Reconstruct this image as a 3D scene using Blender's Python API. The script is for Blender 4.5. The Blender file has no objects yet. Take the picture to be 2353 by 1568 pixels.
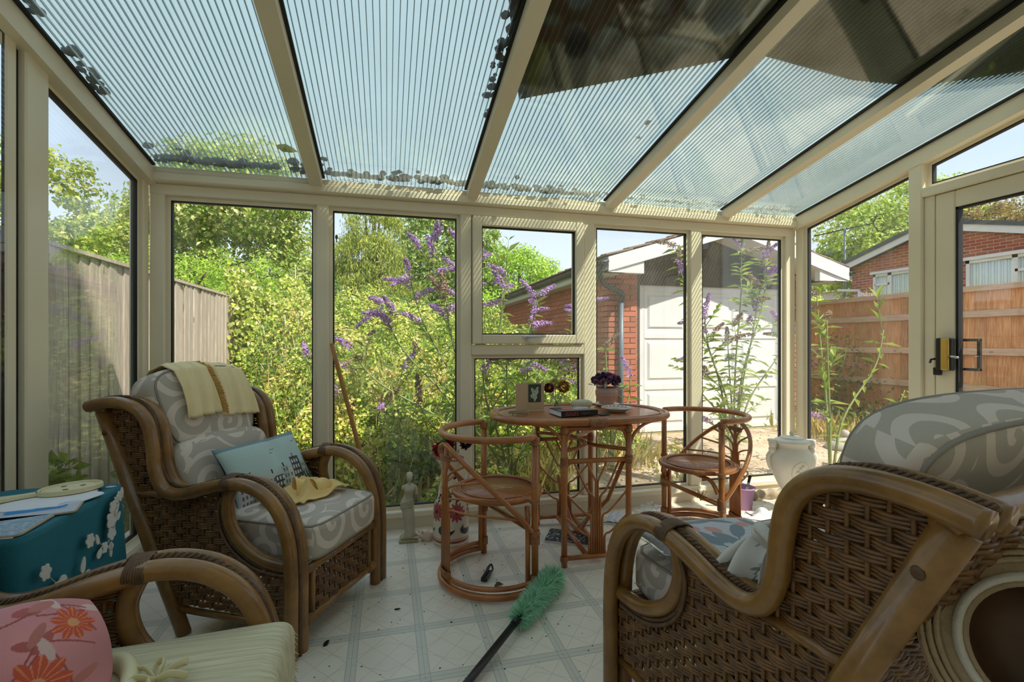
import bpy, bmesh, math, random
import numpy as np
from mathutils import Vector, Matrix

random.seed(7)
RNG = np.random.default_rng(7)
SC = bpy.context.scene
COL = SC.collection
PI = math.pi

# ------------------------------------------------------------------ camera
cam_d = bpy.data.cameras.new('camera')
cam_d.sensor_width = 36.0
cam_d.lens = 1107.0 / 2353.0 * 36.0
cam_d.shift_y = 3.0 / 2353.0
cam_d.clip_start = 0.05
cam_d.clip_end = 300
cam = bpy.data.objects.new('camera', cam_d)
cam.location = (0, 0, 1.18)
cam.rotation_euler = (PI / 2, 0, -math.radians(14.53))
COL.objects.link(cam)
SC.camera = cam

# ------------------------------------------------------------------ light
SUN_DIR = Vector((0.75, -1.0, 1.5)).normalized()
SKY_STRENGTH = 1.0
SUN_STRENGTH = 2.15
EXPOSURE = 1.85

world = bpy.data.worlds.new('sky')
SC.world = world
world.use_nodes = True
wn = world.node_tree
wn.nodes.clear()
w_out = wn.nodes.new('ShaderNodeOutputWorld')
w_bg = wn.nodes.new('ShaderNodeBackground')
w_tc = wn.nodes.new('ShaderNodeTexCoord')
w_sep = wn.nodes.new('ShaderNodeSeparateXYZ')
w_ramp = wn.nodes.new('ShaderNodeValToRGB')
w_ramp.color_ramp.elements[0].position = 0.0
w_ramp.color_ramp.elements[0].color = (0.345, 0.365, 0.38, 1)
w_ramp.color_ramp.elements[1].position = 0.75
w_ramp.color_ramp.elements[1].color = (0.205, 0.262, 0.335, 1)
e = w_ramp.color_ramp.elements.new(0.28)
e.color = (0.23, 0.28, 0.345, 1)
wn.links.new(w_tc.outputs['Generated'], w_sep.inputs[0])
wn.links.new(w_sep.outputs['Z'], w_ramp.inputs[0])
wn.links.new(w_ramp.outputs[0], w_bg.inputs[0])
wn.links.new(w_bg.outputs[0], w_out.inputs[0])
w_bg.inputs[1].default_value = SKY_STRENGTH

sun_d = bpy.data.lights.new('sun', 'SUN')
sun_d.energy = SUN_STRENGTH
sun_d.angle = math.radians(0.6)
sun_d.color = (1.0, 0.955, 0.87)
sun = bpy.data.objects.new('sun', sun_d)
sun.rotation_euler = SUN_DIR.to_track_quat('Z', 'Y').to_euler()
sun.location = (10, -10, 15)
COL.objects.link(sun)

vs = SC.view_settings
vs.view_transform = 'Standard'
vs.look = 'None'
vs.exposure = EXPOSURE
vs.gamma = 1.0
vs.use_curve_mapping = False
SC.cycles.transparent_max_bounces = 24

# ------------------------------------------------------------------ helpers
def lin(r, g, b):
    def f(c):
        c /= 255.0
        return c / 12.92 if c <= 0.04045 else ((c + 0.055) / 1.055) ** 2.4
    return (f(r), f(g), f(b))


class NT:
    """tiny node-tree helper"""
    def __init__(s, name):
        s.m = bpy.data.materials.new(name)
        s.m.use_nodes = True
        s.t = s.m.node_tree
        s.t.nodes.clear()
        s.out = s.t.nodes.new('ShaderNodeOutputMaterial')

    def n(s, typ, **kw):
        nd = s.t.nodes.new('ShaderNode' + typ)
        for k, v in kw.items():
            setattr(nd, k, v)
        return nd

    def l(s, a, b):
        s.t.links.new(a, b)

    def set(s, nd, **kw):
        for k, v in kw.items():
            k = k.replace('_', ' ')
            if isinstance(v, tuple) and len(v) == 3 and nd.inputs[k].type == 'RGBA':
                v = (*v, 1)
            nd.inputs[k].default_value = v

    def math(s, op, a, b=None, c=None):
        nd = s.n('Math', operation=op)
        for i, v in enumerate((a, b, c)):
            if v is None:
                continue
            if isinstance(v, (int, float)):
                nd.inputs[i].default_value = v
            else:
                s.l(v, nd.inputs[i])
        return nd.outputs[0]

    def mix(s, fac, a, b, blend='MIX'):
        nd = s.n('Mix', data_type='RGBA', blend_type=blend)
        for sock, v in ((nd.inputs[0], fac), (nd.inputs[6], a), (nd.inputs[7], b)):
            if isinstance(v, tuple):
                sock.default_value = (*v, 1) if len(v) == 3 else v
            elif isinstance(v, (int, float)):
                sock.default_value = v
            else:
                s.l(v, sock)
        return nd.outputs[2]

    def coord(s, kind='Object', scale=(1, 1, 1)):
        tc = s.n('TexCoord')
        mp = s.n('Mapping')
        mp.inputs['Scale'].default_value = scale
        s.l(tc.outputs[kind], mp.inputs[0])
        return mp.outputs[0]

    def noise(s, vec, scale=5, detail=3, rough=0.55):
        nd = s.n('TexNoise')
        nd.inputs['Scale'].default_value = scale
        nd.inputs['Detail'].default_value = detail
        nd.inputs['Roughness'].default_value = rough
        if vec is not None:
            s.l(vec, nd.inputs['Vector'])
        return nd.outputs['Fac']

    def ramp(s, fac, stops):
        nd = s.n('ValToRGB')
        cr = nd.color_ramp
        while len(cr.elements) < len(stops):
            cr.elements.new(0.5)
        for el, (p, c) in zip(cr.elements, stops):
            el.position = p
            el.color = (*c, 1) if len(c) == 3 else c
        s.l(fac, nd.inputs[0])
        return nd.outputs[0]

    def bump(s, h, strength=0.3, dist=0.01):
        nd = s.n('Bump')
        nd.inputs['Strength'].default_value = strength
        nd.inputs['Distance'].default_value = dist
        s.l(h, nd.inputs['Height'])
        return nd.outputs[0]

    def pbr(s, col, rough=0.5, metal=0.0, bump=None, coat=0.0, spec=0.5, **kw):
        p = s.n('BsdfPrincipled')
        if isinstance(col, tuple):
            p.inputs['Base Color'].default_value = (*col, 1)
        else:
            s.l(col, p.inputs['Base Color'])
        if isinstance(rough, (int, float)):
            p.inputs['Roughness'].default_value = rough
        else:
            s.l(rough, p.inputs['Roughness'])
        p.inputs['Metallic'].default_value = metal
        p.inputs['Specular IOR Level'].default_value = spec
        p.inputs['Coat Weight'].default_value = coat
        if bump is not None:
            s.l(bump, p.inputs['Normal'])
        s.l(p.outputs[0], s.out.inputs[0])
        return p


MATS = {}


def simple(name, rgb, rough=0.5, var=0.12, scale=8.0, metal=0.0, bump=0.0, bscale=60, coat=0.0, stretch=(1, 1, 1), rnd=0.0, spec=0.5):
    """plain procedural material: colour with noise variation and fine relief"""
    t = NT(name)
    c = lin(*rgb)
    v = t.coord('Object', stretch)
    f = t.noise(v, scale, 4)
    col = t.mix(f, tuple(x * (1 - var) for x in c), tuple(min(1, x * (1 + var)) for x in c))
    if rnd:
        oi = t.n('ObjectInfo')
        k = t.math('MULTIPLY_ADD', oi.outputs['Random'], 2 * rnd, 1 - rnd)
        cb = t.n('CombineColor')
        for i in range(3):
            t.l(k, cb.inputs[i])
        col = t.mix(1.0, col, cb.outputs[0], 'MULTIPLY')
    b = None
    if bump:
        b = t.bump(t.noise(v, bscale, 3), bump, 0.004)
    t.pbr(col, rough, metal, b, coat, spec)
    MATS[name] = t.m
    return t.m


def wood(name, rgb_a, rgb_b, axis=2, scale=6, stretch=14, rough=0.6, rnd=0.15, bump=0.25, knots=True, coat=0.0):
    t = NT(name)
    sc = [stretch, stretch, stretch]
    sc[axis] = 1.0
    oi = t.n('ObjectInfo')
    tc = t.n('TexCoord')
    add = t.n('VectorMath', operation='ADD')
    t.l(tc.outputs['Object'], add.inputs[0])
    cb = t.n('CombineXYZ')
    r20 = t.math('MULTIPLY', oi.outputs['Random'], 37.0)
    for i in range(3):
        t.l(r20, cb.inputs[i])
    t.l(cb.outputs[0], add.inputs[1])
    mp = t.n('Mapping')
    mp.inputs['Scale'].default_value = sc
    t.l(add.outputs[0], mp.inputs[0])
    f = t.noise(mp.outputs[0], scale, 5, 0.6)
    col = t.ramp(f, [(0.25, lin(*rgb_a)), (0.75, lin(*rgb_b))])
    if knots:
        vo = t.n('TexVoronoi')
        vo.inputs['Scale'].default_value = 3.2
        mp2 = t.n('Mapping')
        s2 = [2.2, 2.2, 2.2]
        s2[axis] = 1.0
        mp2.inputs['Scale'].default_value = s2
        t.l(add.outputs[0], mp2.inputs[0])
        t.l(mp2.outputs[0], vo.inputs['Vector'])
        k = t.math('LESS_THAN', vo.outputs['Distance'], 0.09)
        k2 = t.math('MULTIPLY', k, 0.55)
        col = t.mix(k2, col, tuple(0.35 * x for x in lin(*rgb_a)))
    kk = t.math('MULTIPLY_ADD', oi.outputs['Random'], 2 * rnd, 1 - rnd)
    cc = t.n('CombineColor')
    for i in range(3):
        t.l(kk, cc.inputs[i])
    col = t.mix(1.0, col, cc.outputs[0], 'MULTIPLY')
    t.pbr(col, rough, 0, t.bump(f, bump, 0.004), coat)
    MATS[name] = t.m
    return t.m


def paint_mat(name, rough=0.6, fine=0.05, scale=300, coat=0.0, bump=0.15, weave=False):
    """printed / dyed surface: colour carried by the mesh colour attribute 'Col'"""
    t = NT(name)
    a = t.n('Attribute', attribute_name='Col')
    f = t.noise(t.coord('Object'), scale, 2)
    col = t.mix(t.math('MULTIPLY', f, fine * 2), a.outputs['Color'], (0, 0, 0))
    t.pbr(col, rough, 0, t.bump(f, bump, 0.002) if bump else None, coat)
    MATS[name] = t.m
    return t.m


def leaf_mat(name, trans=0.35, rough=0.45, warm=0.4):
    t = NT(name)
    a = t.n('Attribute', attribute_name='Col')
    p = t.n('BsdfPrincipled')
    p.inputs['Roughness'].default_value = rough
    p.inputs['Specular IOR Level'].default_value = 0.35
    t.l(a.outputs['Color'], p.inputs['Base Color'])
    tr = t.n('BsdfTranslucent')
    t.l(t.mix(warm, a.outputs['Color'], (0.55, 0.6, 0.05)), tr.inputs[0])
    mx = t.n('MixShader')
    mx.inputs[0].default_value = trans
    t.l(p.outputs[0], mx.inputs[1])
    t.l(tr.outputs[0], mx.inputs[2])
    t.l(mx.outputs[0], t.out.inputs[0])
    MATS[name] = t.m
    return t.m


class MB:
    """mesh builder: gathers shapes for ONE part"""
    def __init__(s):
        s.v = []
        s.f = []
        s.sm = []

    def add(s, vs, fs, smooth=False):
        o = len(s.v)
        s.v.extend([tuple(p) for p in vs])
        for f in fs:
            s.f.append(tuple(i + o for i in f))
            s.sm.append(smooth)
        return s

    def box(s, x0, x1, y0, y1, z0, z1, bev=0.0):
        if bev <= 0:
            v = [(x0, y0, z0), (x1, y0, z0), (x1, y1, z0), (x0, y1, z0), (x0, y0, z1), (x1, y0, z1), (x1, y1, z1), (x0, y1, z1)]
            return s.add(v, [(0, 3, 2, 1), (4, 5, 6, 7), (0, 1, 5, 4), (1, 2, 6, 5), (2, 3, 7, 6), (3, 0, 4, 7)])
        return s.obox(((x0 + x1) / 2, (y0 + y1) / 2, (z0 + z1) / 2), ((x1 - x0) / 2, (y1 - y0) / 2, (z1 - z0) / 2), None, bev)

    def obox(s, c, h, mat=None, bev=0.0):
        """oriented box, optional chamfer"""
        if bev <= 0:
            pts = [(sx * h[0], sy * h[1], sz * h[2]) for sz in (-1, 1) for sy in (-1, 1) for sx in (-1, 1)]
            fs = [(0, 2, 3, 1), (4, 5, 7, 6), (0, 1, 5, 4), (1, 3, 7, 5), (3, 2, 6, 7), (2, 0, 4, 6)]
        else:
            bm = bmesh.new()
            bmesh.ops.create_cube(bm, size=1.0)
            for v in bm.verts:
                v.co = Vector((v.co.x * 2 * h[0], v.co.y * 2 * h[1], v.co.z * 2 * h[2]))
            bmesh.ops.bevel(bm, geom=bm.edges[:], offset=min(bev, 0.45 * min(h) * 2), segments=1, affect='EDGES')
            bm.verts.ensure_lookup_table()
            pts = [tuple(v.co) for v in bm.verts]
            fs = [tuple(v.index for v in f.verts) for f in bm.faces]
            bm.free()
        c = Vector(c)
        if mat is not None:
            pts = [tuple(c + mat @ Vector(p)) for p in pts]
        else:
            pts = [(p[0] + c[0], p[1] + c[1], p[2] + c[2]) for p in pts]
        return s.add(pts, fs)

    def bar(s, p0, p1, w, d, up=(0, 0, 1), bev=0.0):
        """rectangular bar from p0 to p1; w across, d along 'up'"""
        p0, p1 = Vector(p0), Vector(p1)
        x = (p1 - p0)
        L = x.length
        x.normalize()
        u = Vector(up)
        y = u.cross(x).normalized()
        z = x.cross(y)
        m = Matrix((x, y, z)).transposed()
        return s.obox((p0 + p1) / 2, (L / 2, w / 2, d / 2), m, bev)

    def tube(s, pts, r, n=8, closed=False, caps=True, smooth=True, flat=1.0):
        pts = [Vector(p) for p in pts]
        m = len(pts)
        rs = r if isinstance(r, (list, tuple)) else [r] * m
        tans = []
        for i in range(m):
            if closed:
                t = pts[(i + 1) % m] - pts[i - 1]
            else:
                t = pts[min(i + 1, m - 1)] - pts[max(i - 1, 0)]
            if t.length < 1e-9:
                t = Vector((0, 0, 1))
            tans.append(t.normalized())
        ref = Vector((0, 0, 1)) if abs(tans[0].z) < 0.9 else Vector((1, 0, 0))
        nrm = (ref - tans[0] * ref.dot(tans[0])).normalized()
        vs, fs = [], []
        for i in range(m):
            t = tans[i]
            nrm = nrm - t * nrm.dot(t)
            if nrm.length < 1e-6:
                nrm = t.orthogonal()
            nrm.normalize()
            b = t.cross(nrm)
            for k in range(n):
                a = 2 * PI * k / n
                vs.append(pts[i] + (nrm * math.cos(a) + b * math.sin(a) * flat) * rs[i])
        rng = m if closed else m - 1
        for i in range(rng):
            j = (i + 1) % m
            for k in range(n):
                k2 = (k + 1) % n
                fs.append((i * n + k, i * n + k2, j * n + k2, j * n + k))
        if caps and not closed:
            fs.append(tuple(range(n - 1, -1, -1)))
            fs.append(tuple((m - 1) * n + k for k in range(n)))
        return s.add(vs, fs, smooth)

    def lathe(s, prof, n=32, c=(0, 0, 0), smooth=True, sx=1.0, sy=1.0, fn=None, caps=True):
        vs, fs = [], []
        for (r, z) in prof:
            for k in range(n):
                a = 2 * PI * k / n
                rr = fn(r, z, a) if fn else r
                vs.append((c[0] + rr * math.cos(a) * sx, c[1] + rr * math.sin(a) * sy, c[2] + z))
        m = len(prof)
        for i in range(m - 1):
            for k in range(n):
                k2 = (k + 1) % n
                fs.append((i * n + k, i * n + k2, (i + 1) * n + k2, (i + 1) * n + k))
        if caps and prof[0][0] > 1e-5:
            fs.append(tuple(range(n - 1, -1, -1)))
        if caps and prof[-1][0] > 1e-5:
            fs.append(tuple((m - 1) * n + k for k in range(n)))
        return s.add(vs, fs, smooth)

    def prism(s, poly, d0, d1, frame):
        """polygon (list of 2d) extruded between d0 and d1; frame(u, v, d) -> point"""
        n = len(poly)
        vs = [frame(u, v, d0) for u, v in poly] + [frame(u, v, d1) for u, v in poly]
        fs = [tuple(range(n - 1, -1, -1)), tuple(range(n, 2 * n))]
        for i in range(n):
            j = (i + 1) % n
            fs.append((i, j, n + j, n + i))
        return s.add(vs, fs)

    def ball(s, c, r, nu=12, nv=8, fn=None):
        rx, ry, rz = r if isinstance(r, (tuple, list)) else (r, r, r)
        vs, fs = [], []
        vs.append((c[0], c[1], c[2] - rz))
        for i in range(1, nv):
            th = PI * i / nv
            for k in range(nu):
                a = 2 * PI * k / nu
                d = (math.sin(th) * math.cos(a), math.sin(th) * math.sin(a), -math.cos(th))
                q = fn(d) if fn else 1.0
                vs.append((c[0] + rx * d[0] * q, c[1] + ry * d[1] * q, c[2] + rz * d[2] * q))
        vs.append((c[0], c[1], c[2] + rz))
        for k in range(nu):
            fs.append((0, 1 + (k + 1) % nu, 1 + k))
        for i in range(nv - 2):
            for k in range(nu):
                a = 1 + i * nu + k
                b = 1 + i * nu + (k + 1) % nu
                fs.append((a, b, b + nu, a + nu))
        top = len(vs) - 1
        o = 1 + (nv - 2) * nu
        for k in range(nu):
            fs.append((o + k, o + (k + 1) % nu, top))
        return s.add(vs, fs, True)

    def grid(s, fn, nu, nv, closed_u=False, thick=0.0, smooth=True):
        P = [[Vector(fn(i / (nu if closed_u else nu - 1), j / (nv - 1))) for j in range(nv)] for i in range(nu)]
        vs, fs = [], []
        for i in range(nu):
            for j in range(nv):
                vs.append(P[i][j])
        cnt = nu if closed_u else nu - 1
        for i in range(cnt):
            i2 = (i + 1) % nu
            for j in range(nv - 1):
                fs.append((i * nv + j, i2 * nv + j, i2 * nv + j + 1, i * nv + j + 1))
        if thick:
            o = nu * nv
            for i in range(nu):
                for j in range(nv):
                    a = P[min(i + 1, nu - 1)][j] - P[max(i - 1, 0)][j]
                    b = P[i][min(j + 1, nv - 1)] - P[i][max(j - 1, 0)]
                    q = a.cross(b)
                    if q.length > 1e-12:
                        q.normalize()
                    vs.append(P[i][j] - q * thick)
            for i in range(cnt):
                i2 = (i + 1) % nu
                for j in range(nv - 1):
                    fs.append((o + i * nv + j, o + i * nv + j + 1, o + i2 * nv + j + 1, o + i2 * nv + j))
            ring = [i * nv for i in range(nu)] + [(nu - 1) * nv + j for j in range(1, nv)] + \
                   [i * nv + nv - 1 for i in range(nu - 2, -1, -1)] + [j for j in range(nv - 2, 0, -1)]
            for a, b in zip(ring, ring[1:] + ring[:1]):
                fs.append((a, o + a, o + b, b))
        return s.add(vs, fs, smooth)

    def mesh(s, name, boxuv=False):
        me = bpy.data.meshes.new(name)
        me.from_pydata(s.v, [], s.f)
        if s.sm:
            me.polygons.foreach_set('use_smooth', s.sm)
        if boxuv:
            uv = me.uv_layers.new(name='UVMap')
            for p in me.polygons:
                nx, ny, nz = (abs(c) for c in p.normal)
                for li in p.loop_indices:
                    co = me.vertices[me.loops[li].vertex_index].co
                    if nz >= nx and nz >= ny:
                        uv.data[li].uv = (co.x, co.y)
                    elif nx >= ny:
                        uv.data[li].uv = (co.y + 0.37, co.z)
                    else:
                        uv.data[li].uv = (co.x, co.z + 0.53)
        me.update()
        return me

    def build(s, name, mat, parent=None, loc=None, rot=None, boxuv=False):
        return mkobj(name, s.mesh(name, boxuv), mat, parent, loc, rot)


def mkobj(name, me, mat, parent=None, loc=None, rot=None):
    if mat is not None and len(me.materials) == 0:
        me.materials.append(MATS[mat] if isinstance(mat, str) else mat)
    o = bpy.data.objects.new(name, me)
    COL.objects.link(o)
    if parent is not None:
        o.parent = parent
    if loc is not None:
        o.location = loc
    if rot is not None:
        o.rotation_euler = rot
    return o


def tag(o, label=None, cat=None, group=None, kind=None):
    if label:
        o['label'] = label
    if cat:
        o['category'] = cat
    if group:
        o['group'] = group
    if kind:
        o['kind'] = kind
    return o


def thing(name, label, cat, loc=(0, 0, 0), rotz=0.0, group=None, kind=None):
    o = bpy.data.objects.new(name, None)
    o.empty_display_size = 0.1
    COL.objects.link(o)
    o.location = loc
    o.rotation_euler = (0, 0, rotz)
    return tag(o, label, cat, group, kind)


def copy_tree(o, parent=None):
    c = o.copy()
    COL.objects.link(c)
    c.parent = parent
    for ch in list(o.children):
        copy_tree(ch, c)
    return c


def catmull(pts, sub=6, closed=False):
    P = [Vector(p) for p in pts]
    n = len(P)
    out = []
    rng = n if closed else n - 1
    for i in range(rng):
        if closed:
            p0, p1, p2, p3 = P[i - 1], P[i], P[(i + 1) % n], P[(i + 2) % n]
        else:
            p0, p1, p2, p3 = P[max(i - 1, 0)], P[i], P[i + 1], P[min(i + 2, n - 1)]
        for k in range(sub):
            t = k / sub
            out.append(0.5 * ((2 * p1) + (p2 - p0) * t + (2 * p0 - 5 * p1 + 4 * p2 - p3) * t * t + (3 * p1 - p0 - 3 * p2 + p3) * t ** 3))
    if not closed:
        out.append(P[-1])
    return out


def painted(name, P, C, mat, parent=None, closed_u=False, smooth=True, cap=None):
    """grid mesh from arrays P (nu,nv,3) with colours C (nu,nv,3)"""
    nu, nv = P.shape[:2]
    cnt = nu if closed_u else nu - 1
    i = np.arange(cnt)[:, None]
    j = np.arange(nv - 1)[None, :]
    i2 = (i + 1) % nu
    F = np.stack([i * nv + j, i2 * nv + j, i2 * nv + j + 1, i * nv + j + 1], -1).reshape(-1, 4)
    me = bpy.data.meshes.new(name)
    nV, nF = nu * nv, len(F)
    me.vertices.add(nV)
    me.vertices.foreach_set('co', P.reshape(-1).astype(np.float32))
    me.loops.add(nF * 4)
    me.loops.foreach_set('vertex_index', F.reshape(-1).astype(np.int32))
    me.polygons.add(nF)
    me.polygons.foreach_set('loop_start', np.arange(0, nF * 4, 4, dtype=np.int32))
    me.polygons.foreach_set('use_smooth', np.full(nF, smooth))
    me.update(calc_edges=True)
    at = me.color_attributes.new('Col', 'FLOAT_COLOR', 'POINT')
    at.data.foreach_set('color', np.concatenate([C.reshape(-1, 3), np.ones((nV, 1))], 1).astype(np.float32).reshape(-1))
    return mkobj(name, me, mat, parent)


def tri_cloud(name, V, tris_per, nvert, F, C, mat, parent=None, kind='stuff', smooth=False):
    """N small pieces: V (N,nvert,3), local faces F (k,3), colours C (N,3)"""
    N = len(V)
    base = (np.arange(N) * nvert)[:, None, None]
    FF = (base + np.array(F)[None]).reshape(-1, 3)
    me = bpy.data.meshes.new(name)
    me.vertices.add(N * nvert)
    me.vertices.foreach_set('co', V.reshape(-1).astype(np.float32))
    me.loops.add(len(FF) * 3)
    me.loops.foreach_set('vertex_index', FF.reshape(-1).astype(np.int32))
    me.polygons.add(len(FF))
    me.polygons.foreach_set('loop_start', np.arange(0, len(FF) * 3, 3, dtype=np.int32))
    me.polygons.foreach_set('use_smooth', np.full(len(FF), smooth))
    me.update(calc_edges=True)
    at = me.color_attributes.new('Col', 'FLOAT_COLOR', 'POINT')
    CC = np.repeat(C[:, None, :], nvert, 1)
    at.data.foreach_set('color', np.concatenate([CC.reshape(-1, 3), np.ones((N * nvert, 1))], 1).astype(np.float32).reshape(-1))
    o = mkobj(name, me, mat, parent)
    if kind:
        o['kind'] = kind
    return o


def unit(a):
    return a / np.maximum(np.linalg.norm(a, axis=-1, keepdims=True), 1e-9)


def leaves(name, cen, axis, nrm, L, W, C, parent=None, mat='leaf', fold=0.25, curl=0.0):
    """rhombic folded leaves, base at cen, pointing along axis"""
    axis = unit(axis)
    side = unit(np.cross(nrm, axis))
    nrm = np.cross(axis, side)
    L = np.broadcast_to(np.asarray(L, float), (len(cen),))[:, None]
    W = np.broadcast_to(np.asarray(W, float), (len(cen),))[:, None]
    mid = cen + axis * L * 0.45
    V = np.stack([cen, mid + side * W / 2 + nrm * W * fold, cen + axis * L - nrm * L * curl, mid - side * W / 2 + nrm * W * fold], 1)
    return tri_cloud(name, V, 2, 4, [(0, 1, 2), (0, 2, 3)], C, mat, parent)


def pal(n, cols, jit=0.15, rng=RNG, gain=1.0):
    """n colours picked from a palette with jitter"""
    P = np.array([lin(*c) for c in cols]) * gain
    k = rng.integers(0, len(P), n)
    C = P[k] * (1 + rng.uniform(-jit, jit, (n, 1)))
    return np.clip(C, 0, 1)


def rdir(n, rng=RNG):
    return unit(rng.normal(size=(n, 3)))
# ------------------------------------------------------------------ materials
def stain_white(name, rgb, rough=0.35):
    t = NT(name)
    v = t.coord('Object')
    f = t.noise(v, 3.0, 5)
    g = t.noise(v, 90.0, 2)
    sp = t.math('GREATER_THAN', g, 0.80)
    c = lin(*rgb)
    col = t.mix(f, tuple(0.86 * x for x in c), c)
    col = t.mix(t.math('MULTIPLY', sp, 0.5), col, lin(90, 78, 60))
    t.pbr(col, rough)
    MATS[name] = t.m


stain_white('upvc', (247, 234, 206))
stain_white('kerb', (236, 224, 200), 0.6)
simple('render_cream', (236, 228, 210), 0.9, 0.06, 5, bump=0.3)
simple('gasket', (26, 25, 25), 0.6)
simple('white_paint', (214, 213, 212), 0.45, 0.04)
simple('brown_timber', (66, 49, 39), 0.7, 0.25, 12, bump=0.4)
simple('dark_roof_slab', (46, 33, 24), 0.8, 0.45, 3.0, bump=0.5)


def glass_mat(name, tint, refl, dirt, rough=0.0, dscale=14, haze=0.0, milky=False):
    t = NT(name)
    tr = t.n('BsdfTransparent')
    tr.inputs[0].default_value = (*tint, 1)
    gl = t.n('BsdfGlossy')
    gl.inputs['Roughness'].default_value = rough
    gl.inputs[0].default_value = (0.9, 0.95, 0.95, 1)
    fr = t.n('LayerWeight')
    fr.inputs[0].default_value = 0.5
    sch = t.math('MULTIPLY_ADD', t.math('POWER', fr.outputs['Facing'], 5.0), 0.96, 0.04)
    m1 = t.n('MixShader')
    t.l(t.math('MINIMUM', t.math('MULTIPLY', sch, refl), 1.0), m1.inputs[0])
    t.l(tr.outputs[0], m1.inputs[1])
    t.l(gl.outputs[0], m1.inputs[2])
    df = t.n('BsdfTranslucent' if milky else 'BsdfDiffuse')
    df.inputs[0].default_value = (0.75, 0.74, 0.68, 1)
    m2 = t.n('MixShader')
    v = t.coord('Object')
    big = t.noise(v, 2.2, 5)
    fine = t.noise(v, 110, 2)
    spot = t.math('GREATER_THAN', fine, 0.74)
    d = t.math('MULTIPLY_ADD', t.math('POWER', big, 2.0), dirt, haze)
    d = t.math('ADD', d, t.math('MULTIPLY', t.math('MULTIPLY', spot, big), dirt * 2.5))
    t.l(d, m2.inputs[0])
    t.l(m1.outputs[0], m2.inputs[1])
    t.l(df.outputs[0], m2.inputs[2])
    t.l(m2.outputs[0], t.out.inputs[0])
    MATS[name] = t.m


glass_mat('glass', (0.97, 0.98, 0.97), 1.0, 0.07)
glass_mat('glass_dusty', (0.96, 0.97, 0.96), 1.0, 0.16, haze=0.01)
glass_mat('polycarb', (0.88, 0.925, 0.86), 1.5, 0.16, rough=0.06, haze=0.06, milky=True)


def rib_mat():
    t = NT('polyrib')
    a = t.n('BsdfTransparent')
    a.inputs[0].default_value = (0.55, 0.66, 0.64, 1)
    b = t.n('BsdfGlossy')
    b.inputs[0].default_value = (0.75, 0.8, 0.8, 1)
    b.inputs['Roughness'].default_value = 0.12
    c = t.n('BsdfDiffuse')
    c.inputs[0].default_value = (0.10, 0.13, 0.13, 1)
    m = t.n('MixShader')
    m.inputs[0].default_value = 0.45
    t.l(a.outputs[0], m.inputs[1])
    t.l(b.outputs[0], m.inputs[2])
    m2 = t.n('MixShader')
    m2.inputs[0].default_value = 0.4
    t.l(m.outputs[0], m2.inputs[1])
    t.l(c.outputs[0], m2.inputs[2])
    t.l(m2.outputs[0], t.out.inputs[0])
    MATS['polyrib'] = t.m


rib_mat()


def floor_mat():
    """cream vinyl sheet printed with banded tiles and star lines"""
    t = NT('vinyl')
    px, py, ox, oy = 0.257, 0.31, -0.127, 2.025
    tc = t.n('TexCoord')
    sp = t.n('SeparateXYZ')
    t.l(tc.outputs['Object'], sp.inputs[0])
    fx = t.math('FRACT', t.math('DIVIDE', t.math('SUBTRACT', sp.outputs[0], ox - 20 * px), px))
    fy = t.math('FRACT', t.math('DIVIDE', t.math('SUBTRACT', sp.outputs[1], oy - 20 * py), py))
    cx = t.math('ABSOLUTE', t.math('SUBTRACT', fx, 0.5))   # 0 centre, .5 on the line
    cy = t.math('ABSOLUTE', t.math('SUBTRACT', fy, 0.5))
    band = t.math('MAXIMUM', t.math('GREATER_THAN', cx, 0.43), t.math('GREATER_THAN', cy, 0.43))

    def line(val, at, w):
        return t.math('LESS_THAN', t.math('ABSOLUTE', t.math('SUBTRACT', val, at)), w)
    ls = [line(cx, 0.43, 0.006), line(cy, 0.43, 0.006), line(cx, 0.5, 0.004), line(cy, 0.5, 0.004),
          line(t.math('ADD', cx, cy), 0.43, 0.005), line(t.math('SUBTRACT', cx, cy), 0.0, 0.004),
          line(t.math('ADD', cx, t.math('MULTIPLY', cy, 2.2)), 0.62, 0.006)]
    lines = ls[0]
    for q in ls[1:]:
        lines = t.math('MAXIMUM', lines, q)
    n1 = t.noise(tc.outputs['Object'], 2.3, 5)
    n2 = t.noise(tc.outputs['Object'], 60, 3)
    base = t.ramp(n1, [(0.3, lin(230, 217, 196)), (0.7, lin(247, 236, 216))])
    col = t.mix(t.math('MULTIPLY', band, 0.5), base, lin(190, 192, 180))
    col = t.mix(t.math('MULTIPLY', lines, 0.5), col, lin(134, 138, 130))
    dirt = t.math('GREATER_THAN', n2, 0.76)
    col = t.mix(t.math('MULTIPLY', dirt, 0.45), col, lin(95, 85, 70))
    rough = t.math('MULTIPLY_ADD', n1, 0.25, 0.22)
    t.pbr(col, rough, 0, t.bump(n2, 0.05, 0.002))
    MATS['vinyl'] = t.m


floor_mat()


def cane_mat(name, dark, light, rough, coat, sc=7.0):
    t = NT(name)
    v = t.coord('Object')
    f = t.noise(v, sc, 4, 0.6)
    g = t.noise(t.coord('Object', (1, 1, 1)), 55.0, 3)
    col = t.ramp(f, [(0.28, lin(*dark)), (0.72, lin(*light))])
    col = t.mix(t.math('MULTIPLY', g, 0.35), col, tuple(0.35 * x for x in lin(*dark)))
    t.pbr(col, rough, 0, t.bump(g, 0.12, 0.003), coat)
    MATS[name] = t.m


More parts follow.
